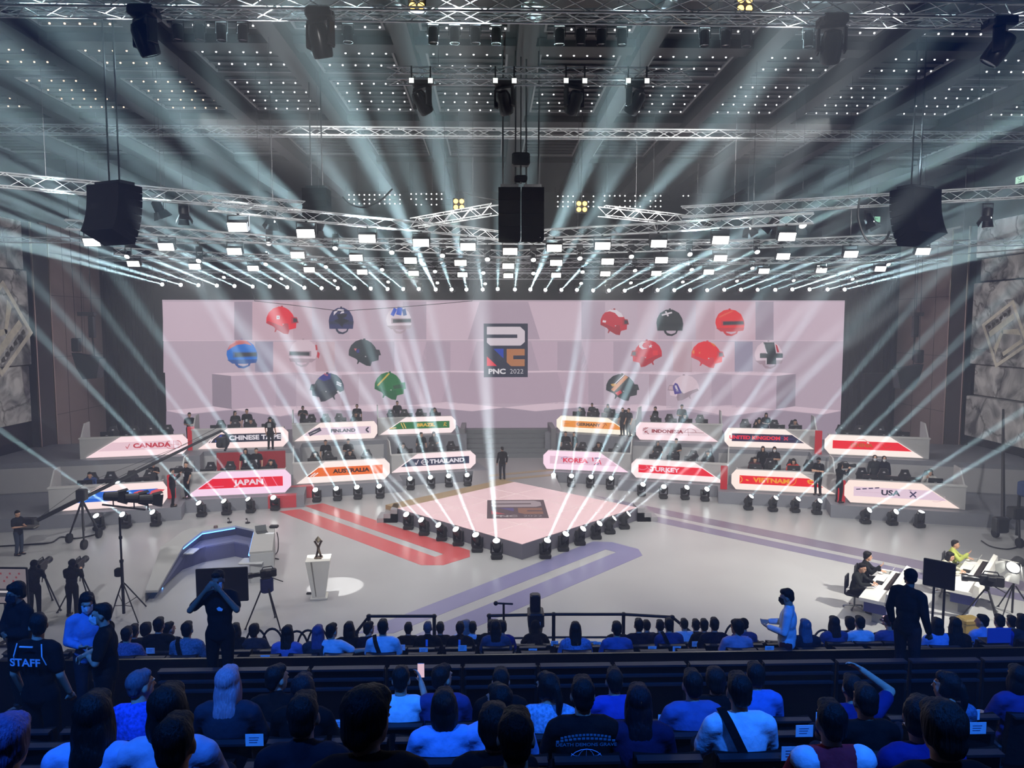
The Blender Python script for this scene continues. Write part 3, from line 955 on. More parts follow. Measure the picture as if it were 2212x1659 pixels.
for name, side, row, bl, br, tipx, tl, tr, bodyx, sc_, tc_, txt, fc_ in DESKS:
    base = FZ if row == 'f' else BZ
    p0, p1 = onz(*bl, base + .06), onz(*br, base + .06)
    U = p1 - p0
    U.z = 0
    L = U.length
    U.normalize()
    rz = math.atan2(U.y, U.x)
    N = V((U.y, -U.x, 0))
    def uz(px, py):
        q = onplane(px, py, p0, N) - V((p0.x, p0.y, base))
        return q.dot(U), q.z
    zt = (uz(*tl)[1] + uz(*tr)[1]) / 2
    zb = .06
    Hh = zt - zb
    ul, ur = uz(*tl)[0], uz(*tr)[0]
    ut = uz(tipx, (bl[1] + tl[1]) / 2)[0]
    ub = uz(bodyx, (bl[1] + tl[1]) / 2)[0]
    shown = {'BLUE': 'blue strip'}.get(name, name)
    t = thing('team_desk', 'lit team desk with %s sign' % shown if name == 'BLUE' else 'lit team desk whose sign reads %s' % shown, 'desk', (p0.x, p0.y, base), rz, 'lit team desks on the risers')
    DESK[name] = (t, L, zt, rz, base, row, side, ub, ut)
    if side == 'L':
        fr = [(0, zb), (L, zb), (ut, zb + .28 * Hh), (ut, zb + .74 * Hh), (ur, zt), (ul, zt)]
        sl = lambda z: 0 + ul * (z - zb) / Hh
    else:
        fr = [(L, zb), (0, zb), (ut, zb + .28 * Hh), (ut, zb + .74 * Hh), (ul, zt), (ur, zt)]
        sl = lambda z: L + (ur - L) * (z - zb) / Hh
    MB().prism([V((u, -.06, z)) for u, z in fr], (0, .06, 0)).build('light_frame', FRAMEM, fc_, t)
    z0, z1 = zb + .3 * Hh, zb + .72 * Hh
    e = (ut - .38) if side == 'L' else (ut + .38)
    s = .06 if side == 'L' else -.06
    st = [(sl(z0) + s, z0), (e, z0), (e, z1), (sl(z1) + s, z1)]
    MB().prism([V((u, -.068, z)) for u, z in st], (0, .012, 0)).build('name_strip', STRIPM, sc_, t)
    um, zm = (e + sl(zm_ := (z0 + z1) / 2)) / 2, (z0 + z1) / 2
    hs = z1 - z0
    if txt:
        lab = MB()
        w_ = {'CANADA': .45, 'CHINESE TAIPEI': .45, 'FINLAND': .2, 'BRAZIL': .25, 'JAPAN': .25, 'AUSTRALIA': .2, 'THAILAND': .55, 'GERMANY': -.15, 'INDONESIA': -.35, 'UNITED KINGDOM': -.55, 'CHINA': -.35, 'KOREA': -.35, 'TURKEY': -.45, 'VIETNAM': -.3, 'USA': -.25}[name]
        n_ = len(txt)
        put_text(lab, txt, hs * (.62 if name in ('AUSTRALIA', 'FINLAND', 'GERMANY', 'BRAZIL', 'INDONESIA', 'UNITED KINGDOM', 'CHINA') else .76), (um + w_, -.071, zm), (1, 0, 0), (0, 0, 0), hs * .03, 1.28 if n_ < 10 else 1.16)
        lab.build('lettering', STRIPM, tc_, t)
    # printed shapes on the strip
    def deco(polys, col, nm='printed_shape'):
        mb = MB()
        for pl in polys:
            mb.prism([V((u, -.0705, z)) for u, z in pl], (0, .002, 0))
        mb.build(nm, STRIPM, col, t)
    def ring(cx, cz, r, wd=.02, a0=0, a1=360, n=18, sx=1.0):
        out = []
        for i in range(n):
            b0, b1 = R(a0 + (a1 - a0) * i / n), R(a0 + (a1 - a0) * (i + 1) / n)
            out.append([(cx + math.cos(b0) * r * sx, cz + math.sin(b0) * r), (cx + math.cos(b1) * r * sx, cz + math.sin(b1) * r), (cx + math.cos(b1) * (r - wd) * sx, cz + math.sin(b1) * (r - wd)), (cx + math.cos(b0) * (r - wd) * sx, cz + math.sin(b0) * (r - wd))])
        return out
    def ln(u0, v0, u1, v1, wd=.02):
        return strip(u0, v0, u1, v1, wd)
    b = [[(st[0][0], z0), (st[1][0], z0), (st[1][0], z0 + .018), (st[0][0], z0 + .018)]]
    if name == 'CANADA':
        deco([ln(um - .75, zm, um - .68, zm - .12, .03), ln(um - .68, zm - .12, um - .56, zm + .12, .03)] + ring(e - .45, zm, hs * .5, .025, 90, 270, 10) + ring(e - .12, zm, hs * .5, .025, 270, 450, 10) + [ln(e - .45, zm - hs * .48, e - .1, zm - hs * .48), ln(e - .28, z0, e - .28, z1), ln(e - .7, zm, e, zm, .014)], tc_)
    elif name == 'CHINESE TAIPEI':
        deco([ln(um - 2.0, z0, um - 1.85, z0 + .2, .05), ln(um - 1.88, z0, um - 1.73, z0 + .2, .05)], WHT)
        deco([ln(um - 1.6, z0 + .05, um - 1.3, z1 - .05, .09)], rgb(70, 90, 190))
    elif name == 'FINLAND':
        deco([ln(um - 1.7, z0 + .05, um - 1.05, z1 - .06, .22)], rgb(60, 58, 76))
        deco([ln(um - 1.65, z0 + .07, um - 1.15, z1 - .12, .05)], WHT)
        deco([ln(e - .12, z0 + .06, e - .28, zm, .09), ln(e - .28, zm, e - .12, z1 - .06, .09)], rgb(60, 58, 76))
    elif name == 'BRAZIL':
        deco([ln(um - 1.25, z1 - .05, um - 1.1, z0 + .04, .05), ln(um - 1.1, z1 - .05, um - .95, z0 + .04, .05), ln(sl(z0) + .1, z0 + .06, sl(z0) + .5, z0 + .1, .06)], rgb(250, 200, 110))
        deco([ln(e - .35, zm - .1, e - .3, zm + .12, .04), ln(e - .3, zm + .12, e - .18, zm + .06, .04), ln(e - .3, zm, e - .18, zm - .1, .04)], rgb(240, 180, 60))
    elif name == 'BLUE':
        random.seed(3)
        deco([[(u, z), (u + .5, z + .05), (u + .62, z + .16), (u + .3, z + .2), (u + .05, z + .12)] for u, z in ((um - .6, zm), (um - .1, z0 + .03), (um + .5, zm - .02), (um + .9, z0 + .05), (um + 1.2, zm))], rgb(232, 92, 96))
        deco([ln(um - 1.5, z0, um - .9, z1, .03), ln(um - 1.6, zm, um - .7, zm - .06, .025)], rgb(130, 190, 250))
    elif name == 'JAPAN':
        deco([ln(e - .9, z1, e - .72, z0, .03), ln(e - .5, z1, e - .25, z0, .03), ln(um - 1.7, z0 + .1, um - .9, z0 + .1, .02)], rgb(255, 150, 180))
    elif name == 'AUSTRALIA':
        deco([ln(sl(z0) + .25 + k, z0 + .02, sl(z0) + .5 + k, z0 + .2, .05) for k in (0, .14)], WHT)
        deco([ln(sl(z0) + .1, z0 + .02, sl(z0) + .3, z0 + .14, .06)], rgb(110, 50, 30))
    elif name == 'THAILAND':
        deco([ln(um - 1.25, zm, um - 1.2, zm - .12, .04), ln(um - 1.2, zm - .12, um - 1.07, zm + .14, .04)] + ring(um - .72, zm, hs * .4, .03, sx=1.15) + ring(um - .72, zm, hs * .4, .025, sx=.45) + [ln(um - .95, zm, um - .5, zm, .025)], WHT)
    elif name == 'GERMANY':
        deco([ln(um + .75, z0 + .04, um + .95, z1 - .06, .035), ln(um + .95, z1 - .06, um + .75, z1 - .1, .035), ln(um + .95, z1 - .06, um + 1.0, zm, .035), ln(e + .1, zm, e + .45, zm, .015)], rgb(180, 90, 40))
    elif name == 'INDONESIA':
        deco([ln(e, z1 - .12, e + .2, z1, .035), ln(e, z1 - .2, e + .3, z1, .035), ln(e + .12, zm - .02, e + .35, z0 + .05, .04), ln(e + .12, zm - .02, e + .28, zm, .04), ln(e + .12, zm - .02, e + .14, z0 + .08, .04)] + ring(um + .95, zm - .06, hs * .62, .02, 10, 170, 12, 1.3) + [ln(um + .85, z0, um + .8, z1, .02), ln(um + .3, zm - .02, um + 1.7, zm - .02, .02)], tc_)
    elif name == 'UNITED KINGDOM':
        deco([ln(um + .95, zm - .08, um + 1.15, zm + .1, .06), ln(um + .95, zm + .1, um + 1.15, zm - .08, .06)], rgb(220, 40, 70))
        deco([ln(um + .4, z0, um + 1.0, z1, .012), ln(um + .3, zm, um + 1.5, zm, .012)], rgb(110, 110, 180))
    elif name == 'CHINA':
        deco(ring(um - .35, zm, hs * .8, .02, 40, 140, 8) + [ln(um + .6, zm + .1, um + .75, zm - .1, .03), ln(um + .75, zm - .1, um + 1.0, zm + .02, .03)], rgb(220, 70, 50))
        deco([ln(um - .1, z1 - .05, um, z1 - .08, .06)], WHT)
    elif name == 'KOREA':
        deco(ring(um - .9, zm - .1, hs * .7, .02, 60, 150, 8) + ring(um - 1.3, zm - .1, hs * .7, .02, -20, 60, 8) + [ln(um + .15, zm + .04, um + .4, zm - .08, .03)], rgb(120, 120, 190))
        deco([ln(um + .62, z1, um + .66, zm, .06), ln(um + .75, z0 + .05, um + .95, zm, .06), ln(um + 1.0, zm + .1, um + 1.1, z0 + .06, .06)], rgb(236, 60, 100))
        deco([ln(um + .7, z0 + .04, um + 1.0, z0 + .1, .05), ln(um + .75, z1 - .03, um + 1.05, z1 - .01, .05)], rgb(70, 64, 120))
    elif name == 'TURKEY':
        deco(ring(e + .2, zm + .3, hs * .9, .03, 230, 330, 8) + ring(e + .75, zm + .3, hs * .9, .03, 200, 290, 8), rgb(255, 150, 170))
    elif name == 'VIETNAM':
        deco(ring(e - .05, zm, hs * .45, .03, -70, 70, 8) + [ln(e + .3, zm, e + .42, zm - .03, .05)] + ring(um + .55, zm + .1, hs * .7, .02, 230, 400, 10), rgb(255, 200, 70))
        deco([ln(um + 1.35, zm + .1, um + 1.6, zm + .1, .07), ln(um + 1.35, zm + .1, um + 1.4, zm, .07), ln(um + 1.4, zm - .02, um + 1.65, zm - .06, .07)], rgb(255, 170, 30))
    elif name == 'USA':
        deco([ln(um + .55, zm - .13, um + .8, zm + .12, .06), ln(um + .55, zm + .12, um + .8, zm - .13, .06)] + [ln(e + .1 + i * .26, z1 - .12 + i * .035, e + .28 + i * .26, z1 - .1 + i * .035, .05) for i in range(4)] + [ln(um + .5, z1 - .03, um + .6, z1 - .03, .02), ln(um + .75, z0 + .03, um + .85, z0 + .03, .02)], rgb(70, 60, 100))
        deco(ring(um + 1.6, zm + .1, hs * .9, .015, 250, 340, 8) + [ln(e + .3, zm, um - .5, zm - .02, .012)], rgb(220, 180, 200))
    # cabinet behind the sign, worktop, end wing
    a_, c_ = (min(ub, 0) - .0, ut - .28) if side == 'L' else (ut + .28, max(ub, L))
    MB().box((a_, 0.0, 0), (c_, .1, zt - .06)).box((a_, .1, 0), (a_ + .06, 1.0, zt - .08)).box((c_ - .06, .1, 0), (c_, 1.0, zt - .08)).build('cabinet', PAINT, rgb(176, 176, 176), t)
    MB().box((a_ - .04, -.03, zt - .06), (c_ + .04, .28, zt)).build('top_rail', PAINT, rgb(196, 196, 194), t)
    MB().box((a_ + .06, .12, .76), (c_ - .06, 1.0, .8)).build('worktop', PAINT, rgb(60, 60, 64), t)
    xo = a_ - .02 if side == 'L' else c_ + .02
    MB().prism([V((xo, .1, 0)), V((xo, 1.7, 0)), V((xo, 1.7, zt + .62)), V((xo, .9, zt + .62)), V((xo, .25, zt))], (.06 if side == 'L' else -.06, 0, 0)).build('end_wing', PAINT, rgb(186, 186, 186), t)
    # riser under this desk
    ext_a, ext_c = a_ - .5, c_ + .9
    if side == 'R':
        ext_a, ext_c = a_ - .9, c_ + .5
    if name in ('BLUE', 'CANADA'):
        ext_a -= 4.2
    if name in ('USA', 'CHINA'):
        ext_c += 4.2
    front = -.5 if row == 'f' else -.45
    eps = (hash_ := DESKS.index(next(d for d in DESKS if d[0] == name))) * .0012
    M = Matrix.Translation((p0.x, p0.y, 0)) @ Matrix.Rotation(rz, 4, 'Z')
    MB().box((ext_a, front, 0), (ext_c, 4.4 if row == 'f' else 5.4, base - eps), M).build('floor_riser', PAINT, RISERC, kind='structure')
    if row == 'b' and name not in ('BRAZIL', 'GERMANY'):
        MB().box((ext_a + .3, front - .012, FZ + .06), (ext_c - .3, front, BZ - .25), M).build('floor_riser_face', PAINT, rgb(172, 172, 174), kind='structure')
for name, x0, x1, zz in (('JAPAN', 'e', 0, 0), ('AUSTRALIA', 's', 0, 0)):
    t, L, zt, rz, base, row, side, ub, ut = DESK[name]
    M = Matrix.Translation((t.location.x, t.location.y, 0)) @ Matrix.Rotation(rz, 4, 'Z')
    a, b = (L - .75, L + .55) if x0 == 'e' else (-.35, .85)
    MB().box((a, -.515, 0.01), (b, -.5, FZ), M).box((a, -.515, FZ), (b, -.1, FZ + .008), M).build('floor_riser_marking', PRINT, rgb(188, 62, 70), kind='structure')
for name, u0, u1, z0, z1 in (('CHINESE TAIPEI', 1.0, 4.6, FZ + .05, BZ - .1),):
    t, L, zt, rz, base, row, side, ub, ut = DESK[name]
    M = Matrix.Translation((t.location.x, t.location.y, 0)) @ Matrix.Rotation(rz, 4, 'Z')
    for a, b in ((u0, u0 + 1.5), (u0 + 2.0, u0 + 3.5)):
        MB().box((a, -.48, z0), (b, -.462, z1), M).build('floor_riser_panel', PRINT, rgb(168, 40, 48), kind='structure')
for name, u, z0, z1 in (('JAPAN', -.6, .2, 1.1), ('CHINA', -.45, .05, 1.2), ('VIETNAM', -.5, .05, 1.15), ('USA', -.3, .1, 1.0), ('CHINESE TAIPEI', -.3, .3, 1.25)):
    t, L, zt, rz, base, row, side, ub, ut = DESK[name]
    M = Matrix.Translation((t.location.x, t.location.y, base)) @ Matrix.Rotation(rz, 4, 'Z')
    o = MB().box((u - .22, .05, 0), (u + .1, .25, z1), M).build('divider_post', emit_mat('lit_divider', .55, 'NONE') if name == 'JAPAN' else bpy.data.materials['lit_divider'], rgb(236, 62, 70))
    tag(o, 'red lit divider post beside the %s desk' % name, 'post', 'red divider posts between the team desks')

# ---------------------------------------- monitors and gaming chairs behind each desk
mon = thing('monitor', 'x', 'monitor')
MB().bev((-.3, -.02, .1), (.3, .03, .46), .008).build('display_shell', GLOSS, rgb(26, 26, 28), mon)
MB().box((-.04, .03, 0), (.04, .06, .3)).box((-.13, -.06, 0), (.13, .12, .015)).build('stand', PAINT, rgb(30, 30, 32), mon)
MB().prism([V((-.06, -.022, .26)), V((.06, -.022, .26)), V((.05, -.022, .29)), V((-.05, -.022, .29))], (0, .003, 0)).build('back_badge', PAINT, rgb(150, 150, 155), mon)
gch = thing('gaming_chair', 'x', 'chair')
MB().prism([V((x, .0, z)) for x, z in ((-.2, .48), (.2, .48), (.27, .62), (.24, .95), (.29, 1.05), (.2, 1.2), (.15, 1.36), (-.15, 1.36), (-.2, 1.2), (-.29, 1.05), (-.24, .95), (-.27, .62))], (0, .09, 0)).build('backrest', PAINT, rgb(42, 42, 45), gch)
MB().bev((-.26, -.48, .42), (.26, .02, .52), .03).build('seat', PAINT, rgb(38, 38, 40), gch)
MB().cyl((0, -.2, .1), (0, -.2, .42), .035).build('pedestal', METAL, rgb(80, 80, 82), gch)
fb = MB()
for k in range(5):
    a = 2 * math.pi * k / 5
    fb.cyl((0, -.2, .1), (math.cos(a) * .3, -.2 + math.sin(a) * .3, .05), .025, None, 6).ell((math.cos(a) * .3, -.2 + math.sin(a) * .3, .035), (.035, .035, .035), 6, 4)
fb.build('wheel_base', PAINT, rgb(40, 40, 42), gch)
MB().prism([V((-.06, -.006, 1.16)), V((.06, -.006, 1.16)), V((.04, -.006, 1.22)), V((-.04, -.006, 1.22))], (0, .006, 0)).build('headrest_badge', PAINT, rgb(190, 186, 190), gch)
first = True
random.seed(11)
SEATS = {}
for name, side, *_r in DESKS:
    t, L, zt, rz, base, row, side, ub, ut = DESK[name]
    M = Matrix.Translation(t.location) @ Matrix.Rotation(rz, 4, 'Z')
    lo, hi = (max(ub, -.1) + .5, ut - .7) if side == 'L' else (ut + .7, min(ub, L + .1) - .5)
    SEATS[name] = []
    for k in range(4):
        u = lo + (hi - lo) * (k + .5) / 4
        pm, pc = M @ V((u, .5, .8)), M @ V((u + random.uniform(-.12, .12), 1.72, 0))
        SEATS[name].append((pc, rz))
        dn = 'blue strip' if name == 'BLUE' else name
        lab1 = 'black monitor seen from behind, %s from the crane end of the %s desk' % (nth(k + 1), dn)
        lab2 = 'black gaming chair, %s from the crane end behind the %s desk' % (nth(k + 1), dn)
        if first:
            m_, c_ = mon, gch
            first = False
        else:
            m_, c_ = dup(mon), dup(gch)
        m_.location, m_.rotation_euler = pm, (0, 0, rz)
        c_.location, c_.rotation_euler = pc, (0, 0, rz + random.uniform(-.35, .35))
        tag(m_, lab1, 'monitor', 'monitors on the team desks')
        tag(c_, lab2, 'chair', 'gaming chairs behind the team desks')
# ------------------------------------------------------------------ moving beam lights
def mh_meshes():
    b = MB().bev((-.21, -.19, 0), (.21, .19, .17), .03)
    b.box((-.23, -.05, .04), (-.21, .05, .1)).box((.21, -.05, .04), (.23, .05, .1))
    y = MB().box((-.2, -.09, .17), (.2, .09, .22)).bev((-.235, -.09, .2), (-.185, .09, .6), .02).bev((.185, -.09, .2), (.235, .09, .6), .02)
    h = MB().lathe([(.06, -.27), (.13, -.25), (.165, -.16), (.17, .1), (.16, .22), (.145, .25), (.13, .25), (.125, .235)], 18)
    h.box((-.19, -.04, -.04), (.19, .04, .04))
    l = MB().lathe([(.127, .236), (.1, .243), (.05, .247), (.01, .248)], 18)
    return b.mesh('base', True), y.mesh('yoke', True), h.mesh('head', True), l.mesh('lens', True)


MHB, MHY, MHH, MHL = mh_meshes()
UNLIT = obj_mat('dark_glass', 0.08, 0, 0.6)
BK = rgb(34, 34, 36)


def moving_head(loc, target, label, group, watts=0, size=4.5, hung=False, scale=1.0, blend=.8, col=(.64, .92, 1.0), lens_on=True, name='beam_light', rad=.012):
    """loc: the pivot of the head"""
    loc, target = V(loc), V(target)
    q0 = Quaternion((0, 1, 0), math.pi) if hung else Quaternion()
    root = thing(name, label, 'stage light', loc - q0 @ V((0, 0, .5 * scale)), 0, group)
    root.rotation_mode = 'QUATERNION'
    d = (target - loc).normalized()
    dl = q0.inverted() @ d
    pan = math.atan2(dl.x, -dl.y) if abs(dl.x) + abs(dl.y) > 1e-3 else 0
    root.rotation_quaternion = q0
    root.scale = (scale,) * 3
    put('base', MHB, PAINT, BK, root)
    put('yoke', MHY, PAINT, BK, root, rot=(0, 0, pan))
    hd = put('head', MHH, GLOSS, BK, root, loc=(0, 0, .5), rot=dl.to_track_quat('Z', 'Y'))
    ln = put('lens', MHL, None, (1, 1, 1, 1), hd)
    ln.data = MHL_ON if lens_on else MHL_OFF
    ln.color = (.92, 1, .98, 1) if lens_on else rgb(30, 34, 40)
    if watts:
        lamp('AREA', 'beam', loc + d * .262 * scale, target, watts, size, blend, .045 * scale, col)
    return root


MHL_ON = MHL.copy()
MHL_ON.materials.append(LENS)
MHL_OFF = MHL.copy()
MHL_OFF.materials.append(UNLIT)

TOPX = [(353, 615), (393, 616), (431, 617), (471, 618), (509, 619), (548, 620), (585, 620), (623, 622), (660, 623), (697, 624), (732, 624), (768, 624), (803, 625), (839, 626), (873, 626), (906, 626), (942, 627), (976, 627), (1008, 627), (1043, 627), (1075, 626), (1112, 627), (1145, 627), (1177, 628), (1211, 628), (1245, 628), (1279, 629), (1313, 629), (1347, 629), (1383, 628), (1418, 628), (1454, 628), (1488, 628), (1525, 628), (1562, 627), (1598, 627), (1634, 627), (1672, 627), (1709, 626), (1746, 626), (1785, 626), (1822, 626)]
TOPA = [-75, -74, -70, -68, -66, -64, -62, -60, -59, -57, -55, -55, -50, -47, -52, -37, -26, -19, -11, -9, 1, 6, 24, 32, 43, 38, 53, 60, 66, 60, 62, 64, 66, 66, 68, 69, 70, 71, 72, 73, 75, 76]
TOPB = {5: 1.7, 10: 1.7, 3: 1.5, 24: 1.5, 28: 1.6, 31: 1.5, 8: 1.4, 16: 3.4, 18: 1.8, 22: 3.4, 13: 1.3, 38: 1.5, 20: .6, 19: .7, 32: .35, 37: .4, 36: .5, 33: .6, 26: .7, 21: .8, 17: .8, 34: .7, 1: 1.3}
for i, ((px, py), a) in enumerate(zip(TOPX, TOPA)):
    loc = ony(px, py, 46.6)
    ar = R(a)
    l_ = 640 / max(math.cos(ar), .62) if abs(a) < 60 else 620
    tx, ty = px + math.sin(ar) * l_, py - math.cos(ar) * l_
    # keep the aim inside the side walls
    yt = 18.4 if abs(a) < 60 else 24.0
    tgt = ony(tx, ty, yt)
    moving_head(loc, tgt, 'small beam light, %s from the crane side in the row above the screen' % nth(i + 1), 'beam lights above the screen', BEAM_TOP_W * TOPB.get(i, 1.0), 3.4 if abs(a) < 30 else (2.5 if abs(a) < 64 else 1.7), True, .85)

def leave(px, py, sl):
    """where a floor beam leaves the hall's visible air: over the seats or past the side walls"""
    sg = -1 if sl > 0 else 1
    t_ = (py + 60) / abs(sl)
    lim = px + 60 if sg < 0 else 2272 - px
    if t_ < lim:
        return ony(px + sg * t_, -60, 18.0)
    ey = py - lim * abs(sl)
    return ony(px + sg * lim, ey, 19 if ey < 300 else 25)


RISER_L = [((213, 1121), 0, 1.5), ((271, 1116), .68, 1), ((336, 1112), .86, 1), ((435, 1093), 1.06, 1), ((489, 1089), 1.15, 1), ((541, 1085), 1.3, .8), ((594, 1080), 1.42, .8), ((684, 1063), 1.75, .7), ((729, 1060), 1.67, .7), ((773, 1057), 2.1, 1.2), ((821, 1055), 2.5, 1), ((887, 1038), 3.2, .5), ((931, 1035), 3.5, .9), ((970, 1032), 3.8, .9), ((1010, 1030), 4.4, .5)]
RISER_R = [((1195, 1030), -5.5, .9), ((1234, 1032), -9, .4), ((1275, 1034), -2.4, 1), ((1318, 1037), -2.0, .7), ((1386, 1051), -1.6, 1), ((1433, 1056), -5, .25), ((1480, 1058), -1.4, .9), ((1523, 1061), -1.1, .7), ((1617, 1079), -1.18, 1), ((1670, 1082), -1.07, 1), ((1718, 1084), -.98, 1), ((1765, 1088), -.94, 1), ((1870, 1107), -.65, 1), ((1928, 1110), -.6, 1), ((1987, 1115), 0, 0)]
for side, lst in (('crane', RISER_L), ('caster', RISER_R)):
    for i, ((px, py), sl, pw) in enumerate(lst):
        loc = onz(px, py, .5)
        if sl:
            tgt = leave(px, py, sl)
        else:
            tgt = loc + V((-.5, -2.5, 3.2)) if side == 'crane' else loc + V((.3, -1, 3))
        loc2 = loc
        moving_head(loc2, tgt, 'floor beam light before the %s side riser, %s from its %s end' % (side, nth(i + 1), 'wall' if side == 'crane' else 'centre'), 'beam lights along the risers', BEAM_RISER_W * pw if sl else 0, 2.4, False, .95)

DIA_L = [((882, 1118), 1.5, .5), ((916, 1130), 1.1, .7), ((954, 1141), 1.0, .7), ((990, 1151), 1.5, 1), ((1031, 1164), 2.5, 1), ((1073, 1178), 14, 2.4)]
DIA_R = [((1178, 1177), -2.2, 1.2), ((1217, 1162), -1.65, 1.2), ((1253, 1150), -1.2, .8), ((1288, 1138), -1.05, .9), ((1318, 1127), -.85, 1), ((1349, 1117), -.78, 1)]
for side, lst in (('red loop', DIA_L), ('caster', DIA_R)):
    for i, ((px, py), sl, pw) in enumerate(lst):
        loc = onz(px, py, .5)
        tgt = leave(px, py, sl)
        moving_head(loc, tgt, 'floor beam light on the %s side of the diamond stage, %s from its back' % (side, nth(i + 1) if side != 'caster' else nth(6 - i)), 'beam lights around the diamond stage', BEAM_FRONT_W * pw, 3.2 if abs(sl) < 5 else 5.2, False, 1.0, col=(.85, .95, 1))


# ------------------------------------------------------------------ trusses
def truss(label, p0, p1, w=.4, h=.4, step=.5, r=.025, hang=3, group='aluminium lighting trusses', col=rgb(222, 226, 228), via=()):
    P = [V(p0)] + [V(q) for q in via] + [V(p1)]
    c = (P[0] + P[-1]) / 2
    t = thing('lighting_truss', label, 'truss', c, 0, group)
    ss = []
    for i in range(len(P)):
        d = (P[min(i + 1, len(P) - 1)] - P[max(i - 1, 0)]).normalized()
        s = d.cross(V((0, 0, 1))).normalized()
        ss.append((s, s.cross(d).normalized()))
    K = ((-1, -1), (1, -1), (1, 1), (-1, 1))
    cor = [[p - c + s * (a * w / 2) + u * (b * h / 2) for a, b in K] for p, (s, u) in zip(P, ss)]
    for k in range(4):
        MB().tube([q[k] for q in cor], r, 8).build('chord', ALU, col, t, True)
    lc = MB()
    for e in range(len(P) - 1):
        n = max(2, int((P[e + 1] - P[e]).length / step))
        for k in range(4):
            m = (k + 1) % 4
            for i in range(n):
                A, B = (k, m) if i % 2 == 0 else (m, k)
                lc.cyl(cor[e][A].lerp(cor[e + 1][A], i / n), cor[e][B].lerp(cor[e + 1][B], (i + 1) / n), r * .5, None, 5, False)
    lc.build('lacing', ALU, col, t, True, kind='stuff')
    for i in range(hang):
        f = (i + .5) / hang * (len(P) - 1)
        e = min(int(f), len(P) - 2)
        q = P[e].lerp(P[e + 1], f - e) - c
        MB().cyl(q + V((0, 0, h / 2)), V((q.x, q.y, CEIL - .01 - c.z)), .006, None, 5).build('hoist_chain', METAL, rgb(90, 90, 92), t)
    return t


truss('long front lighting truss nearest the balcony', (-15, 18, 16.27), (16, 18, 16.27), .66, .34, .62, .028, 6)
t2a, t2b = ony(838, 164, 21), ony(1490, 166, 21)
truss('short lighting truss carrying four wash lights', t2a, t2b, .5, .32, .42, .024, 3)
truss('long thin lighting truss in the middle of the hall', (-21, 28, 15.95), (22.5, 28, 15.95), .3, .3, .6, .03, 6)
truss('slanting lighting truss from the crane side wall', ony(-40, 385, 20.6), ony(655, 448, 25.6), .4, .35, .5, .022, 3)
truss('slanting lighting truss from the caster side wall', ony(2250, 412, 22.8), ony(1472, 458, 26.8), .4, .35, .5, .022, 3)
truss('inner slanting truss on the crane side of the hung speakers', ony(895, 482, 30), ony(1070, 452, 26.4), .4, .35, .5, .022, 2)
truss('inner slanting truss on the caster side of the hung speakers', ony(1300, 456, 26.9), ony(1565, 486, 30.7), .4, .35, .5, .022, 2)
ROWA = [(515, 488), (662, 502), (794, 513), (910, 522), (1011, 531), (1102, 541), (1197, 534), (1301, 529), (1422, 524), (1555, 516), (1698, 509)]
ROWB = [(201, 521), (361, 531), (508, 541), (644, 549), (770, 555), (887, 561), (995, 566), (1098, 573), (1201, 566), (1312, 563), (1428, 560), (1555, 556), (1690, 552), (1836, 547), (1991, 541)]
ROWC = [(290, 568), (422, 574), (548, 578), (669, 581), (783, 586), (894, 589), (999, 592), (1098, 594), (1201, 593), (1307, 590), (1417, 589), (1530, 586), (1649, 584), (1773, 582), (1900, 579)]
RZ = 11.6
lampm = MB().bev((-.29, -.1, -.15), (.29, .1, .15), .02).mesh('housing')
facem = MB().bev((-.265, -.115, -.13), (.265, -.095, .13), .006).mesh('lit_face')
brk = MB().box((-.31, -.03, -.02), (-.29, .03, .3)).box((.29, -.03, -.02), (.31, .03, .3)).box((-.31, -.03, .28), (.31, .03, .31)).box((-.03, -.03, .3), (.03, .03, .37)).mesh('bracket')
for rn, row, c0 in (('front', ROWA, 5), ('middle', ROWB, 7), ('back', ROWC, 7)):
    pts = [onz(x, y, RZ) for x, y in row]
    up = V((0, 0, .5))
    a, c, b = pts[0], pts[c0], pts[-1]
    truss('%s panel light truss, wing towards the crane side' % rn, a + up - (pts[1] - a).normalized() * .8, c + up, .3, .3, .5, .018, 2, 'trusses over the stage', via=[q + up for q in pts[:c0]])
    truss('%s panel light truss, wing towards the caster side' % rn, c + up, b + up + (b - pts[-2]).normalized() * .8, .3, .3, .5, .018, 2, 'trusses over the stage', via=[q + up for q in pts[c0 + 1:]])
    for i, p in enumerate(pts):
        t = thing('panel_light', 'bright white panel light, %s from the crane side on the %s overhead truss' % (nth(i + 1), rn), 'stage light', p, 0, 'white panel lights over the stage')
        tilt = (R(-28), 0, 0)
        hs_ = put('housing', lampm, PAINT, BK, t, rot=(R(28), 0, 0))
        put('lit_face', facem, LAMPFACE, (1, .95, .9, 1), hs_)
        put('bracket', brk, PAINT, BK, t)
        tx = p.x * .8
        if i % 4 == 1:
            lamp('AREA', 'panel_glow', p + V((0, -.2, -.2)), (p.x * .9 + .2, p.y - 1.5, 0), KEY_W, 150, .8, .25, (1, .97, .95))
SMALL = [(277, 550), (431, 559), (582, 522), (575, 567), (485, 596), (609, 599), (705, 573), (725, 532), (724, 603), (847, 541), (826, 579), (839, 606), (956, 548), (940, 583), (945, 608), (1053, 556), (1044, 586), (1048, 610), (1152, 557), (1152, 587), (1252, 554), (1258, 584), (1255, 609), (1363, 550), (1371, 581), (1362, 608), (1474, 606), (1489, 545), (1493, 579), (1634, 540), (1624, 576), (1591, 604), (1765, 573), (1713, 603), (1917, 568), (1840, 600)]
spb = MB().lathe([(.05, -.16), (.09, -.14), (.1, .08), (.115, .16), (.1, .16), (.095, .14)], 12).mesh('can', True)
spl = MB().lathe([(.095, .141), (.05, .146), (.01, .147)], 12).mesh('lens', True)
spl.materials.append(LENS)
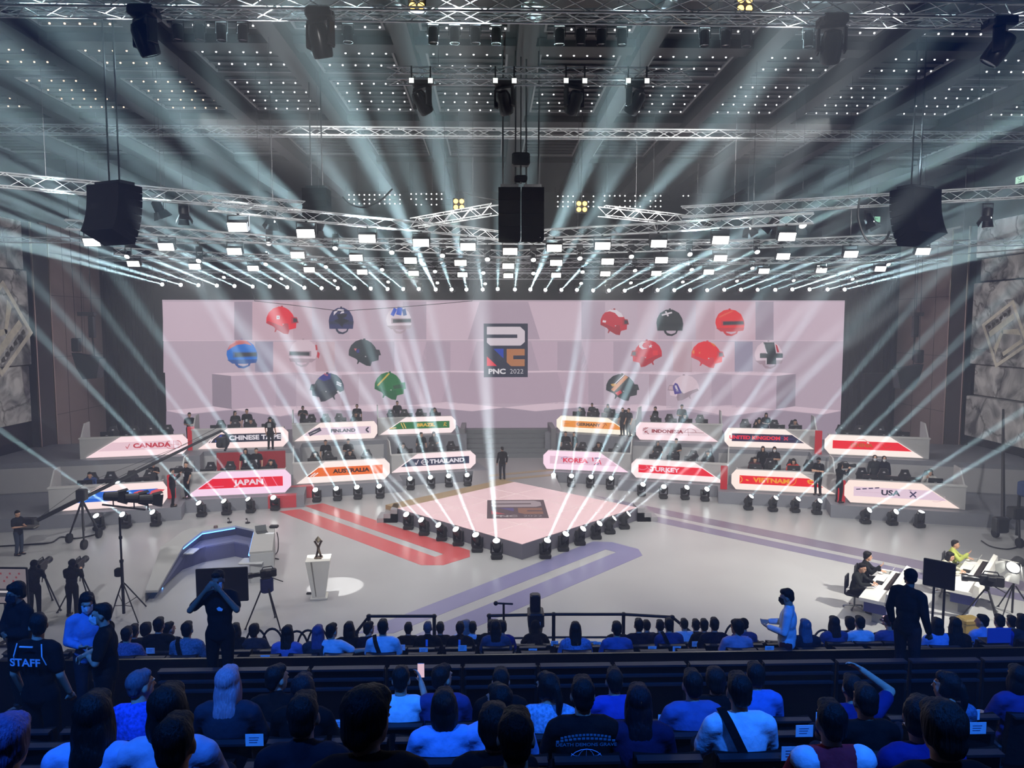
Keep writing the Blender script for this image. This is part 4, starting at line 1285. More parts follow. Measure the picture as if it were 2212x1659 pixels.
spk = MB().box((-.13, -.02, -.02), (-.11, .02, .3)).box((.11, -.02, -.02), (.13, .02, .3)).box((-.13, -.02, .28), (.13, .02, .5)).mesh('bracket')
for i, (px, py) in enumerate(SMALL):
    y = 30 if py < 562 else (38 if py < 590 else 45.2)
    p = ony(px, py, y)
    t = thing('small_spotlight', 'small round white spotlight, %s from the crane side among the overhead panel lights' % nth(i + 1), 'stage light', p, 0, 'small spotlights over the stage')
    cn = put('can', spb, PAINT, BK, t, rot=V((0, -.75, -.65)).to_track_quat('Z', 'Y'))
    put('lens', spl, None, (1, 1, .95, 1), cn)
    put('bracket', spk, PAINT, BK, t)
    MB().cyl((0, 0, .5), (0, 0, max(.55, {30: 12.05, 38: 12.0, 45.2: 11.9}[y] - p.z)), .012, None, 6).cbox((0, 0, max(.54, {30: 12.04, 38: 11.99, 45.2: 11.89}[y] - p.z)), (.05, .26, .03)).build('drop_rod', METAL, rgb(80, 80, 82), t)
# truss carrying the row above the screen
truss('low truss above the screen carrying the row of beam lights', (-21.5, 46.6, 11.85), (24, 46.6, 11.85), .4, .4, .6, .022, 6, 'trusses over the stage')
# pipes for the small spotlights
for y, z, nm in ((30, 12.15, 'front'), (38, 12.1, 'middle'), (45.2, 12.0, 'back')):
    truss('thin lighting pipe truss for the %s small spotlights' % nm, (-20, y, z), (24, y, z), .2, .2, .6, .014, 5, 'trusses over the stage')

# big unlit moving lights on the front truss, four washes on the short truss
for i, (px, py, dx, dz) in enumerate(((315, 118, .25, -1), (693, 126, .15, -1), (1795, 122, .1, -.6), (2155, 135, -.5, -.9))):
    p = ony(px, py, 17.9)
    p.z = 15.45
    moving_head(p, p + V((dx, .35, dz)), 'large unlit black moving light hanging from the front truss, %s from the crane side' % nth(i + 1), 'large moving lights on the front truss', 0, hung=True, scale=1.45, lens_on=False, name='moving_light')
for i, (px, dx) in enumerate(((912, .45), (1090, .25), (1240, -.25), (1372, -.4))):
    p = ony(px, 222, 21)
    moving_head(p, p + V((dx, .5, -.8)), 'black wash light hanging from the short truss, %s from the crane side' % nth(i + 1), 'wash lights on the short truss', 0, hung=True, scale=1.25, lens_on=False, name='wash_light')
    for s in (-1, 1):  # white reflections at each wash light, imitated by glowing squares
        q = p + V((s * .26, -.3, .5))
        b_ = thing('glowing_reflection', 'small glowing square imitating a white reflection at the %s wash light, %s side' % (nth(i + 1), 'crane' if s < 0 else 'caster'), 'stage light', q, 0, 'glowing squares imitating reflections on the short truss')
        MB().bev((-.08, -.02, -.08), (.08, .08, .08), .02).box((-.02, 0, .05), (.02, .06, .4)).build('housing', PAINT, BK, b_)
        MB().box((-.065, -.03, -.065), (.065, -.019, .065)).build('lit_face', DOT, (.7, .75, .7, 1), b_)
pipe_y = 20.0
truss('thin pipe truss behind the front truss carrying dark parcans', (-13.5, pipe_y, 16.9), (14.5, pipe_y, 16.9), .2, .2, .6, .02, 5)
for i, px in enumerate((385, 432, 479, 525, 752, 936, 982, 1027, 1072, 1209, 1254, 1299, 1343, 1522, 1567, 1612, 1746)):
    p = ony(px, 93, pipe_y)
    p.z = 16.42
    t = thing('par_can', 'dark cylindrical parcan, %s from the crane side behind the front truss' % nth(i + 1), 'stage light', p, 0, 'dark parcans behind the front truss')
    MB().lathe([(.1, .2), (.13, .16), (.13, -.2), (.12, -.2), (.115, -.17)], 14).build('can', PAINT, BK, t, True)
    MB().lathe([(.115, -.169), (.02, -.172)], 14).build('lens', UNLIT, rgb(40, 40, 44), t)
    MB().box((-.16, -.02, 0), (-.14, .02, .3)).box((.14, -.02, 0), (.16, .02, .3)).box((-.16, -.02, .28), (.16, .02, .42)).build('bracket', PAINT, BK, t)


def barndoor(p, aim, label, lit=False, sc=1.0):
    t = thing('barndoor_light', label, 'stage light', p, 0, 'barndoor lights on the slanting trusses')
    q = V(aim).to_track_quat('Z', 'Y')
    b = put('can', MB().lathe([(.08, -.2), (.14, -.16), (.15, .12), (.14, .14), (.13, .13)], 14).mesh('can', True), PAINT, BK, t, rot=q)
    put('lens', MB().lathe([(.13, .131), (.02, .14)], 14).mesh('lens'), LAMPFACE if lit else UNLIT, (.5, .5, .48, 1) if lit else rgb(60, 62, 66), b)
    fl = MB()
    for k in range(4):
        a = k * math.pi / 2
        m = Matrix.Rotation(a, 4, 'Z')
        fl.prism([m @ V((-.13, .14, .13)), m @ V((.13, .14, .13)), m @ V((.17, .24, .36)), m @ V((-.17, .24, .36))], m @ V((0, .006, 0)))
    fl.build('barndoor', PAINT, BK, b)
    MB().box((-.18, -.02, -.02), (-.16, .02, .34)).box((.16, -.02, -.02), (.18, .02, .34)).box((-.18, -.02, .3), (.18, .02, .34)).cyl((0, 0, .34), (0, 0, CEIL - .01 - p[2]), .005, None, 6).build('yoke', METAL, rgb(110, 110, 112), t)
    t.scale = (sc,) * 3


for i, (px, py, y, aim, lit) in enumerate(((341, 447, 23.4, (.3, .3, -.9), True), (397, 457, 23.8, (.1, -.2, -.9), True), (587, 470, 25, (0, -.3, -.9), True), (690, 488, 25.8, (-.4, .2, -.8), False), (1410, 496, 27, (.3, -.2, -.9), True), (1615, 487, 25.8, (.2, -.3, -.9), True), (1672, 480, 25.5, (-.5, -.1, -.7), False), (1732, 482, 25.2, (0, -.6, -.6), True), (1877, 474, 24.5, (.3, -.3, -.9), True), (2133, 462, 23.3, (-.2, -.2, -.9), True))):
    barndoor(ony(px, py, y), aim, 'black barndoor light, %s from the crane side below the slanting trusses' % nth(i + 1), lit)
# amber four-lamp blinders
for i, (px, py, y, s) in enumerate(((991, 441, 31, .34), (1257, 446, 31, .34), (900, 2, 19, .3), (1610, 8, 19, .3))):
    p = ony(px, py, y)
    t = thing('amber_blinder', 'amber lamp cluster glowing %s' % ('over the middle of the stage, %s from the crane side' % nth(i + 1) if i < 2 else 'above the front truss, %s from the crane side' % nth(i - 1)), 'stage light', p, 0, 'amber lamp clusters')
    MB().bev((-s * .75, .02, -s * .75), (s * .75, .2, s * .75), .02).build('housing', PAINT, BK, t)
    for a in (-1, 1):
        for b in (-1, 1):
            MB().lathe([(s * .28, 0), (s * .2, -.05), (.01, -.07)], 12, Matrix.Translation((a * s * .36, .02, b * s * .36)) @ Matrix.Rotation(R(-90), 4, 'X')).build('lamp', LAMPFACE, (.8, .42, .07, 1), t)
    MB().cyl((0, .1, s * .75), (0, .1, CEIL - p.z), .02, None, 6).build('hanger', METAL, rgb(90, 90, 92), t)

# ------------------------------------------------------------------ hung loudspeakers
def cabinet_mesh(w_, h_, d_):
    return MB().prism([V((-w_ / 2, -d_ / 2, -h_ / 2)), V((w_ / 2, -d_ / 2, -h_ / 2)), V((w_ / 2 * .96, d_ / 2, -h_ / 2)), V((-w_ / 2 * .96, d_ / 2, -h_ / 2))], (0, 0, h_ * .96)).mesh('cabinet')


def line_array(label, top, yaw, n, w_, h_, d_, curve, group='hung line array loudspeakers'):
    t = thing('line_array_speaker', label, 'loudspeaker', top, yaw, group)
    me = cabinet_mesh(w_, h_, d_)
    p, a = V((0, 0, -.2)), 0.0
    for i in range(n):
        q = p + Matrix.Rotation(a, 3, 'X') @ V((0, 0, -h_ / 2))
        put('cabinet', me, CARPET, rgb(12, 12, 13), t, loc=q, rot=(a, 0, 0))
        p = p + Matrix.Rotation(a, 3, 'X') @ V((0, 0, -h_))
        a += curve * (.5 + i / n)
    MB().box((-w_ * .4, -d_ * .3, -.2), (w_ * .4, d_ * .3, -.1)).cyl((-.2, 0, -.1), (-.2, 0, CEIL - top[2]), .025, None, 6).cyl((.2, 0, -.1), (.2, 0, CEIL - top[2]), .025, None, 6).build('flying_frame', METAL, rgb(70, 70, 72), t)
    return t


line_array('large curved black line array hanging on the crane side', ony(247, 386, 21.3), R(-24), 8, 1.25, .19, .8, R(-4.2))
line_array('large curved black line array hanging on the caster side', ony(1978, 396, 22.6), R(24), 8, 1.28, .2, .85, R(-4.2))
line_array('smaller black line array behind the crane side one', ony(684, 396, 26), R(-6), 5, .85, .22, .6, R(-.5))
for s, nm in ((-1, 'crane'), (1, 'caster')):
    line_array('black subwoofer column hanging over the centre, half on the %s side' % nm, ony(1125 + s * 25, 394, 23.6), 0, 4, .7, .41, .8, 0, 'centre hung subwoofer columns')
p = ony(1125, 345, 23.4)
t = thing('chain_motor', 'dark chain motor above the centre speaker columns', 'hoist', p)
MB().bev((-.28, -.2, -.2), (.28, .2, .2), .05).build('motor_body', PAINT, BK, t)
MB().cyl((0, 0, .2), (0, 0, CEIL - p.z), .02, None, 6).cyl((0, 0, -.2), (0, 0, -.75), .03, None, 6).build('chain', METAL, rgb(80, 80, 82), t)
MB().bev((-.2, -.18, -.68), (.2, .18, -.5), .04).build('bag', CLOTH, BK, t)


def hang(pts, r, label, cat='cable', name='hanging_cable', col=BK):
    q = []
    P_ = [V(p) for p in pts]
    for i in range(len(P_) - 1):
        p0, p1, p2, p3 = P_[max(i - 1, 0)], P_[i], P_[i + 1], P_[min(i + 2, len(P_) - 1)]
        for k in range(6):
            s = k / 6
            q.append(.5 * ((2 * p1) + (p2 - p0) * s + (2 * p0 - 5 * p1 + 4 * p2 - p3) * s * s + (3 * p1 - p0 - 3 * p2 + p3) * s ** 3))
    q.append(P_[-1])
    return tag(MB().tube(q, r, 6).build(name, PAINT, col, smooth=True), label, cat)


hang([ony(1857, 428, 23.4), ony(1854, 470, 23.3), ony(1868, 512, 23.2), ony(1890, 529, 23.1), ony(1912, 518, 23), ony(1922, 500, 23)], .035, 'thick black cable looping under the caster side line array')
hang([ony(740, 425, 26), ony(755, 440, 26), ony(785, 448, 26), ony(815, 438, 26), ony(848, 408, 26)], .03, 'black cable looping behind the smaller line array')
hang([ony(1000, 415, 30), ony(1030, 425, 29), ony(1075, 432, 27)], .02, 'thin black cable running to the centre speakers')
hang([ony(1480, 612, 40), ony(1700, 588, 36), ony(2000, 556, 31), ony(2230, 537, 28)], .022, 'thin steel wire stretching across the hall to the caster side wall', col=rgb(120, 120, 118))
for wall, x, items in (('crane', XL, ((165, 745, 'hung'), (198, 690, 'pole'))), ('caster', XR, ((1985, 770, 'hung'), (1978, 690, 'pole')))):
    px, py, _ = items[0]
    sx = 1 if x < 0 else -1
    p = ony(px, py, 38)
    t = thing('hanging_speaker', 'dark angular loudspeaker hung before the %s side wall' % wall, 'loudspeaker', p)
    MB().bev((-.2, -.15, -.35), (.2, .15, .35), .04).build('upper_box', PAINT, rgb(50, 52, 56), t)
    MB().prism([V((-.1 * sx, -.3, -.4)), V((1.3 * sx, -.3, -.7)), V((1.1 * sx, -.3, -1.7)), V((.4 * sx, -.3, -1.75)), V((.1 * sx, -.3, -1.2))], (0, .6, 0)).build('wedge_box', PAINT, rgb(54, 58, 62), t)
    MB().cyl((0, 0, .35), (-.1, 0, CEIL - p.z), .015, None, 5).cyl((.3 * sx, 0, -.4), (.5 * sx, 0, CEIL - p.z), .015, None, 5).build('hanging_wire', METAL, rgb(60, 60, 62), t)
    px, py, _ = items[1]
    p = ony(px, py, 38.6)
    t = thing('projector_arm', 'dark slim column with a flat head hung before the %s side wall' % wall, 'bracket', p)
    MB().box((-.65 if sx > 0 else -.2, -.15, .18), (.2 if sx > 0 else .35, .15, .38)).build('flat_head', PAINT, rgb(70, 70, 72), t)
    MB().bev((-.15, -.12, -.95), (.15, .12, .18), .03).build('column', PAINT, rgb(60, 62, 66), t)
    MB().cyl((0, 0, -.9), (.08 * sx, 0, -2.2), .05, .02, 8).build('rod', PAINT, rgb(40, 40, 42), t)
    MB().cyl((0, 0, .38), (0, 0, CEIL - p.z), .02, None, 5).build('hanging_wire', METAL, rgb(60, 60, 62), t)
for px, py, x, lab in ((2205, 388, XR - .12, 'green lit exit sign high on the caster side wall'), (1892, 474, None, 'small green exit sign beyond the caster side line array')):
    p = onx(px, py, x) if x else ony(px, py, 46)
    t = thing('exit_sign', lab, 'sign', p)
    if x:
        MB().box((-.03, -.35, -.2), (.1, .35, .2)).build('housing', PAINT, rgb(60, 70, 64), t)
        MB().box((-.04, -.32, -.17), (-.03, .32, .17)).build('lit_panel', GLOW, rgb(190, 235, 205), t)
        MB().box((-.046, -.1, -.12), (-.04, -.06, .1)).box((-.046, -.06, -.12), (-.04, .12, -.09)).box((-.046, -.06, 0), (-.04, .1, .03)).box((-.046, .1, .07), (-.04, .17, .13)).build('running_figure', GLOW, rgb(30, 110, 70), t)
    else:
        MB().box((-.28, -.05, -.2), (.28, .05, .2)).build('housing', PAINT, rgb(60, 70, 64), t)
        MB().box((-.25, -.06, -.17), (.25, -.05, .17)).build('lit_panel', GLOW, rgb(150, 215, 180), t)
        MB().box((-.08, -.066, -.12), (-.04, -.06, .1)).box((-.04, -.066, 0), (.1, -.06, .04)).build('running_figure', GLOW, rgb(30, 110, 70), t)
        MB().cyl((0, 0, .2), (0, 0, CEIL - p.z), .02, None, 5).build('hanger', METAL, rgb(60, 60, 62), t)
# ------------------------------------------------------------------ people: one continuous body per pose, with clothes and hair as parts
def blob(name, parts, voxel, smooth=4, fac=.5):
    """union of tapered limbs and ellipsoids grown into one continuous surface"""
    mb = MB()
    for p in parts:
        if p[0] == 'c':
            _, a, b, r0, r1 = p
            a, b = V(a), V(b)
            mb.cyl(a, b, r0, r1, 12)
            mb.ell(a, (r0,) * 3, 12, 8)
            mb.ell(b, (r1,) * 3, 12, 8)
        else:
            _, c, r = p[:3]
            mb.ell(c, r, 14, 10, p[3] if len(p) > 3 else None)
    me = bpy.data.meshes.new('tmp')
    me.from_pydata(mb.v, [], mb.f)
    bm = bmesh.new()
    bm.from_mesh(me)
    bmesh.ops.remove_doubles(bm, verts=bm.verts, dist=1e-6)
    bmesh.ops.recalc_face_normals(bm, faces=bm.faces)
    bm.to_mesh(me)
    bm.free()
    o = bpy.data.objects.new('tmp', me)
    COL.objects.link(o)
    m = o.modifiers.new('r', 'REMESH')
    m.mode = 'VOXEL'
    m.voxel_size = voxel
    s = o.modifiers.new('s', 'SMOOTH')
    s.factor = fac
    s.iterations = smooth
    dg = bpy.context.evaluated_depsgraph_get()
    out = bpy.data.meshes.new_from_object(o.evaluated_get(dg))
    out.name = name
    for p in out.polygons:
        p.use_smooth = True
    bpy.data.objects.remove(o)
    bpy.data.meshes.remove(me)
    return out


# joints: pelvis, chest, shoulders centre, head centre, head yaw/pitch, elbows, wrists, knees, ankles (right then left), finger curl direction
def pose(**k):
    d = dict(pel=(0, 0, .93), che=(0, -.01, 1.25), sho=(0, -.015, 1.40), hd=(0, .02, 1.61), yaw=0, pit=0, el=((.25, -.03, 1.12), (-.25, -.03, 1.12)), wr=((.26, .08, .88), (-.26, .08, .88)), kn=((.1, .03, .5), (-.1, .03, .5)), an=((.11, -.02, .09), (-.11, -.02, .09)), curl=((0, .3, -.6), (0, .3, -.6)), toes=(0, 1, 0))
    d.update(k)
    return d


SIT = dict(pel=(0, 0, .55), che=(0, -.05, .86), sho=(0, -.045, 1.0), hd=(0, .0, 1.2), el=((.25, .04, .74), (-.25, .04, .74)), wr=((.14, .28, .68), (-.14, .28, .68)), kn=((.12, .45, .55), (-.12, .45, .55)), an=((.13, .42, .09), (-.13, .42, .09)), curl=((0, .2, -1), (0, .2, -1)))
POSES = {
    'stand': pose(),
    'stand_turn': pose(yaw=40),
    'stand_cross': pose(el=((.25, .06, 1.13), (-.25, .06, 1.13)), wr=((-.05, .22, 1.16), (.05, .19, 1.12)), curl=((-.5, -.2, 0), (.5, -.2, 0))),
    'stand_face': pose(el=((.3, .2, 1.28), (-.3, .2, 1.28)), wr=((.1, .2, 1.53), (-.1, .2, 1.53)), curl=((-.4, -.5, .5), (.4, -.5, .5)), pit=8),
    'stand_cam': pose(che=(0, .03, 1.24), sho=(0, .05, 1.38), hd=(0, .13, 1.57), pit=12, el=((.24, .16, 1.16), (-.24, .16, 1.16)), wr=((.11, .38, 1.3), (-.12, .36, 1.26)), curl=((-.3, .3, -.2), (.3, .3, -.2))),
    'stand_tab': pose(pit=14, el=((.24, .02, 1.13), (-.24, .02, 1.13)), wr=((.1, .28, 1.14), (-.08, .27, 1.12)), curl=((-.4, .2, .3), (.4, .2, .3))),
    'stand_shoulder': pose(yaw=-8, el=((.28, .14, 1.3), (-.26, .1, 1.17)), wr=((.17, .33, 1.5), (-.06, .32, 1.38)), curl=((-.3, .3, .1), (.3, .3, .1))),
    'walk': pose(kn=((.1, .16, .52), (-.1, -.02, .5)), an=((.1, .2, .1), (-.1, -.28, .13)), el=((.25, -.12, 1.13), (-.25, .1, 1.13)), wr=((.26, -.08, .9), (-.25, .26, .95))),
    'sit': pose(**SIT),
    'sit_left': pose(**dict(SIT, yaw=38)),
    'sit_right': pose(**dict(SIT, yaw=-38)),
    'sit_phone': pose(**dict(SIT, el=((.25, .12, .8), (-.25, .04, .74)), wr=((.15, .33, 1.0), (-.14, .28, .68)), curl=((-.6, .1, .2), (0, .2, -1)), pit=10)),
    'sit_raise': pose(**dict(SIT, el=((.4, .1, 1.12), (-.25, .04, .74)), wr=((.15, .14, 1.3), (-.14, .28, .68)), curl=((-.6, -.2, -.3), (0, .2, -1)))),
    'sit_arm': pose(**dict(SIT, el=((.34, .02, .86), (-.25, .04, .74)), wr=((.56, .1, .86), (-.14, .28, .68)), yaw=-25)),
    'sit_desk': pose(**dict(SIT, che=(0, .05, .85), sho=(0, .08, .98), hd=(0, .17, 1.17), el=((.27, .22, .79), (-.27, .22, .79)), wr=((.13, .45, .8), (-.14, .43, .8)), pit=12)),
    'sit_gesture': pose(**dict(SIT, che=(0, .02, .85), sho=(0, .03, .99), hd=(0, .08, 1.19), el=((.28, .18, .8), (-.27, .2, .79)), wr=((.22, .4, 1.02), (-.14, .43, .8)), curl=((-.3, -.2, .6), (0, .2, -1)))),
}


def head_rot(P):
    return Matrix.Rotation(R(P['yaw']), 3, 'Z') @ Matrix.Rotation(R(-P['pit']), 3, 'X')


def hand_parts(el, wr, curl, side):
    el, wr, curl = V(el), V(wr), V(curl).normalized()
    d = (wr - el).normalized()
    s = d.cross(curl)
    s = s.normalized() if s.length > .1 else d.orthogonal().normalized()
    n = s.cross(d).normalized()
    if n.dot(curl) < 0:
        n = -n
    m = Matrix((s, d, n)).transposed()
    out = [('e', wr + d * .05, (.04, .05, .016), m), ('c', wr, wr + d * .03, .026, .024)]
    for i, l in enumerate((.06, .072, .066, .05)):
        b = wr + d * .092 + s * (.03 - .02 * i)
        k = b + d * l * .55 + n * l * .22
        t = k + d * l * .3 + n * l * .42
        out += [('c', b - d * .01, k, .0092, .0085), ('c', k, t, .0085, .007)]
    # thumb on the inner side of the palm
    sg = 1 if s.x * side < 0 else -1
    b = wr + d * .03 + s * sg * .03
    k = b + d * .035 + s * sg * .028 + n * .012
    out += [('c', b, k, .0125, .011), ('c', k, k + d * .03 + n * .012, .0105, .009)]
    return out


def torso_parts(P, g):
    pel, che, sho = V(P['pel']), V(P['che']), V(P['sho'])
    mid = pel.lerp(che, .5)
    m = che - pel
    return [('e', pel, (.165 + g, .115 + g, .13 + g)), ('c', pel, mid, .125 + g, .12 + g), ('e', mid, (.15 + g, .105 + g, .16 + g)), ('e', che, (.172 + g, .118 + g, .19 + g)), ('c', sho + V((.135, 0, 0)), sho + V((-.135, 0, 0)), .065 + g, .065 + g)]


def arm_parts(P, i, g, to=1.0):
    s = V(P['sho']) + V((.185 if i == 0 else -.185, 0, -.015))
    el, wr = V(P['el'][i]), V(P['wr'][i])
    if to <= .5:
        return [('c', s, s.lerp(el, to * 2), .056 + g, .05 + g)]
    return [('c', s, el, .056 + g, .042 + g), ('c', el, el.lerp(wr, (to - .5) * 2), .042 + g, .03 + g)]


def leg_parts(P, i, g):
    h = V(P['pel']) + V((.095 if i == 0 else -.095, 0, -.04))
    return [('c', h, P['kn'][i], .088 + g, .06 + g), ('c', P['kn'][i], P['an'][i], .06 + g, .042 + g)]


MESH = {}


def body_mesh(pk):
    if ('body', pk) in MESH:
        return MESH['body', pk]
    P = POSES[pk]
    Rm = head_rot(P)
    hc = V(P['hd'])
    parts = torso_parts(P, -.004)
    for i in (0, 1):
        parts += arm_parts(P, i, 0) + leg_parts(P, i, 0) + hand_parts(P['el'][i], P['wr'][i], P['curl'][i], 1 if i == 0 else -1)
        a = V(P['an'][i])
        parts += [('c', a + V((0, -.03, -.045)), a + V((0, .14, -.055)), .04, .034)]
    parts += [('c', V(P['sho']) + V((0, 0, .02)), hc + Rm @ V((0, -.02, -.07)), .06, .055)]
    for c, r in (((0, -.012, .03), (.076, .094, .1)), ((0, .03, -.03), (.06, .066, .09)), ((0, .045, -.085), (.042, .046, .036)), ((.078, -.008, -.01), (.012, .022, .034)), ((-.078, -.008, -.01), (.012, .022, .034)), ((0, .092, -.062), (.024, .01, .009)), ((0, .088, .03), (.05, .012, .012))):
        parts.append(('e', hc + Rm @ V(c), r, Rm))
    parts.append(('c', hc + Rm @ V((0, .092, .012)), hc + Rm @ V((0, .112, -.026)), .009, .014))
    MESH['body', pk] = blob('body', parts, .0115, 3)
    MESH['body', pk].materials.append(SKIN)
    return MESH['body', pk]


def shirt_mesh(pk, sl):
    k = ('shirt', pk, sl)
    if k not in MESH:
        P = POSES[pk]
        parts = torso_parts(P, .016)
        for i in (0, 1):
            parts += arm_parts(P, i, .017, {'short': .36, 'long': .96}[sl])
        if sl == 'long':
            parts.append(('c', V(P['sho']) + V((0, -.01, .03)), V(P['sho']) + V((0, 0, .07)), .075, .066))
        else:
            parts.append(('c', V(P['sho']) + V((0, -.01, .0)), V(P['sho']) + V((0, 0, .045)), .085, .07))
        if P['pel'][2] > .8:
            parts.append(('e', V(P['pel']) + V((0, 0, -.04)), (.18, .135, .13)))
        MESH[k] = blob('shirt', parts, .016, 4)
    return MESH[k]


def trouser_mesh(pk):
    k = ('trousers', pk)
    if k not in MESH:
        P = POSES[pk]
        parts = [('e', P['pel'], (.178, .128, .12))]
        for i in (0, 1):
            parts += leg_parts(P, i, .014)
        MESH[k] = blob('trousers', parts, .018, 3)
    return MESH[k]


SHOE = {}


def shoe_mesh():
    if 's' not in SHOE:
        SHOE['s'] = MB().bev((-.045, -.09, -.09), (.045, .19, -.03), .02).bev((-.04, -.085, -.05), (.04, .08, .02), .018).mesh('shoe', True)
    return SHOE['s']


HS = {
    'short': [('e', (0, -.03, .05), (.087, .09, .092)), ('e', (0, .03, .095), (.068, .055, .04)), ('e', (0, -.07, -.01), (.07, .045, .07))],
    'crop': [('e', (0, -.025, .045), (.084, .094, .09)), ('e', (0, .03, .09), (.066, .052, .036)), ('e', (0, -.06, -.01), (.068, .045, .06))],
    'fluffy': [('e', (0, -.025, .06), (.1, .105, .1)), ('e', (0, .04, .09), (.08, .06, .05)), ('e', (.06, -.03, .02), (.04, .06, .07)), ('e', (-.06, -.03, .02), (.04, .06, .07)), ('e', (0, -.075, -.015), (.08, .05, .08))],
    'bob': [('e', (0, -.03, .05), (.094, .096, .096)), ('e', (0, .035, .09), (.07, .055, .045)), ('e', (0, -.055, -.06), (.1, .066, .12)), ('e', (.08, -.01, -.05), (.022, .05, .1)), ('e', (-.08, -.01, -.05), (.022, .05, .1))],
    'long': [('e', (0, -.03, .05), (.094, .096, .096)), ('e', (0, .035, .09), (.07, .055, .045)), ('e', (0, -.065, -.08), (.1, .06, .15)), ('e', (0, -.1, -.24), (.105, .05, .18)), ('e', (.08, -.015, -.08), (.022, .05, .14)), ('e', (-.08, -.015, -.08), (.022, .05, .14))],
    'pony': [('e', (0, -.03, .05), (.09, .094, .094)), ('e', (0, .035, .09), (.07, .055, .045)), ('e', (.076, -.01, -.01), (.018, .05, .06)), ('e', (-.076, -.01, -.01), (.018, .05, .06)), ('e', (0, -.06, -.005), (.07, .05, .07)), ('c', (0, -.12, .04), (0, -.15, -.06), .035, .036), ('c', (0, -.15, -.06), (.01, -.13, -.24), .036, .014)],
    'bun': [('e', (0, -.03, .05), (.09, .094, .094)), ('e', (0, .035, .09), (.07, .055, .045)), ('e', (0, -.06, -.005), (.07, .05, .07)), ('e', (0, -.09, .125), (.045, .045, .04))],
    'cap': [('e', (0, -.015, .055), (.092, .104, .09)), ('e', (0, -.07, .0), (.075, .045, .05)), ('e', (0, .125, .05), (.07, .07, .012))],
    'hat': [('e', (0, -.015, .065), (.092, .104, .085)), ('e', (0, 0, .03), (.17, .18, .016))],
    'hood': [('e', (0, -.035, .035), (.105, .1, .118)), ('e', (0, -.05, -.08), (.1, .085, .09)), ('c', (-.06, -.05, -.15), (.06, -.05, -.15), .07, .07)],
}


def hair_mesh(st):
    if ('hair', st) not in MESH:
        me = blob('hair', HS[st], .013, 3)
        if st not in ('cap', 'hat', 'hood'):
            for v in me.vertices:
                c = v.co
                k = noise.noise((c.x * 60, c.y * 60, c.z * 6)) * .005 + noise.noise((c.x * 24, c.y * 24, c.z * 10)) * .003
                v.co = c + v.normal * k
        MESH['hair', st] = me
    return MESH['hair', st]


MASKM = {}


def mask_mesh():
    if 'm' not in MASKM:
        MASKM['m'] = MB().add([V((-.07, .045, .0)), V((0, .118, .012)), V((.07, .045, .0)), V((-.062, .045, -.09)), V((0, .1, -.115)), V((.062, .045, -.09)), V((0, .135, -.045))], [(0, 1, 6), (1, 2, 6), (2, 5, 6), (5, 4, 6), (4, 3, 6), (3, 0, 6), (0, 3, 4, 5, 2, 1)]).mesh('mask')
    return MASKM['m']


EYEM = {}
SKIN_C, DARK_SKIN = rgb(196, 152, 126), rgb(150, 108, 86)
BLACK, NAVY, DGREY, WHITE_C = rgb(13, 13, 14), rgb(16, 18, 34), rgb(52, 52, 56), rgb(226, 228, 232)
HAIRB = rgb(22, 19, 18)


def person(label, pk, loc, rotz=0, shirt=BLACK, trousers=BLACK, hair='short', hairc=HAIRB, sl='short', scale=1.0, mask=False, eyes=False, group=None, skin=SKIN_C, shirtm=None, kit=None):
    t = thing('person', label, 'person', loc, rotz, group)
    t.scale = (scale,) * 3
    P = POSES[pk]
    Rm = head_rot(P)
    hc = V(P['hd'])
    put('body', body_mesh(pk), None, skin, t)
    k = ('shirt', pk, sl)
    sm = shirt_mesh(pk, sl)
    if shirtm is not None:
        kk = k + (shirtm.name,)
        if kk not in MESH:
            MESH[kk] = sm.copy()
            MESH[kk].materials.clear()
            MESH[kk].materials.append(shirtm)
        sm = MESH[kk]
    put('shirt' if sl == 'short' else 'jacket', sm, CLOTH, shirt, t)
    put('trousers', trouser_mesh(pk), CLOTH, trousers, t)
    for i in (0, 1):
        put('shoe', shoe_mesh(), PAINT, BLACK, t, loc=P['an'][i])
    nm = {'cap': 'cap', 'hat': 'sun_hat', 'hood': 'hood'}.get(hair, 'hair')
    put(nm, hair_mesh(hair), HAIR if nm == 'hair' else CLOTH, hairc, t, loc=hc, rot=Rm.to_quaternion())
    if mask:
        put('face_mask', mask_mesh(), CLOTH, WHITE_C if mask is True else mask, t, loc=hc, rot=Rm.to_quaternion())
    if eyes:
        if 'e' not in EYEM:
            EYEM['e'] = MB().ell((0, 0, 0), (.014, .008, .009), 8, 6).mesh('eye', True)
        for s in (-1, 1):
            put('eye', EYEM['e'], GLOSS, rgb(30, 26, 24), t, loc=hc + Rm @ V((s * .032, .088, .008)), rot=Rm.to_quaternion())
    if kit:
        kit(t, P)
    return t


def pass_card(t, P):
    MB().box((-.05, .15, P['che'][2] - .18), (.05, .158, P['che'][2] - .04)).build('pass_card', PAPER, WHITE_C, t)
    MB().tube([(-.06, .12, P['sho'][2] + .02), (-.03, .15, P['che'][2]), (0, .155, P['che'][2] - .05), (.03, .15, P['che'][2]), (.06, .12, P['sho'][2] + .02)], .006, 5).build('lanyard', CLOTH, rgb(60, 62, 70), t)


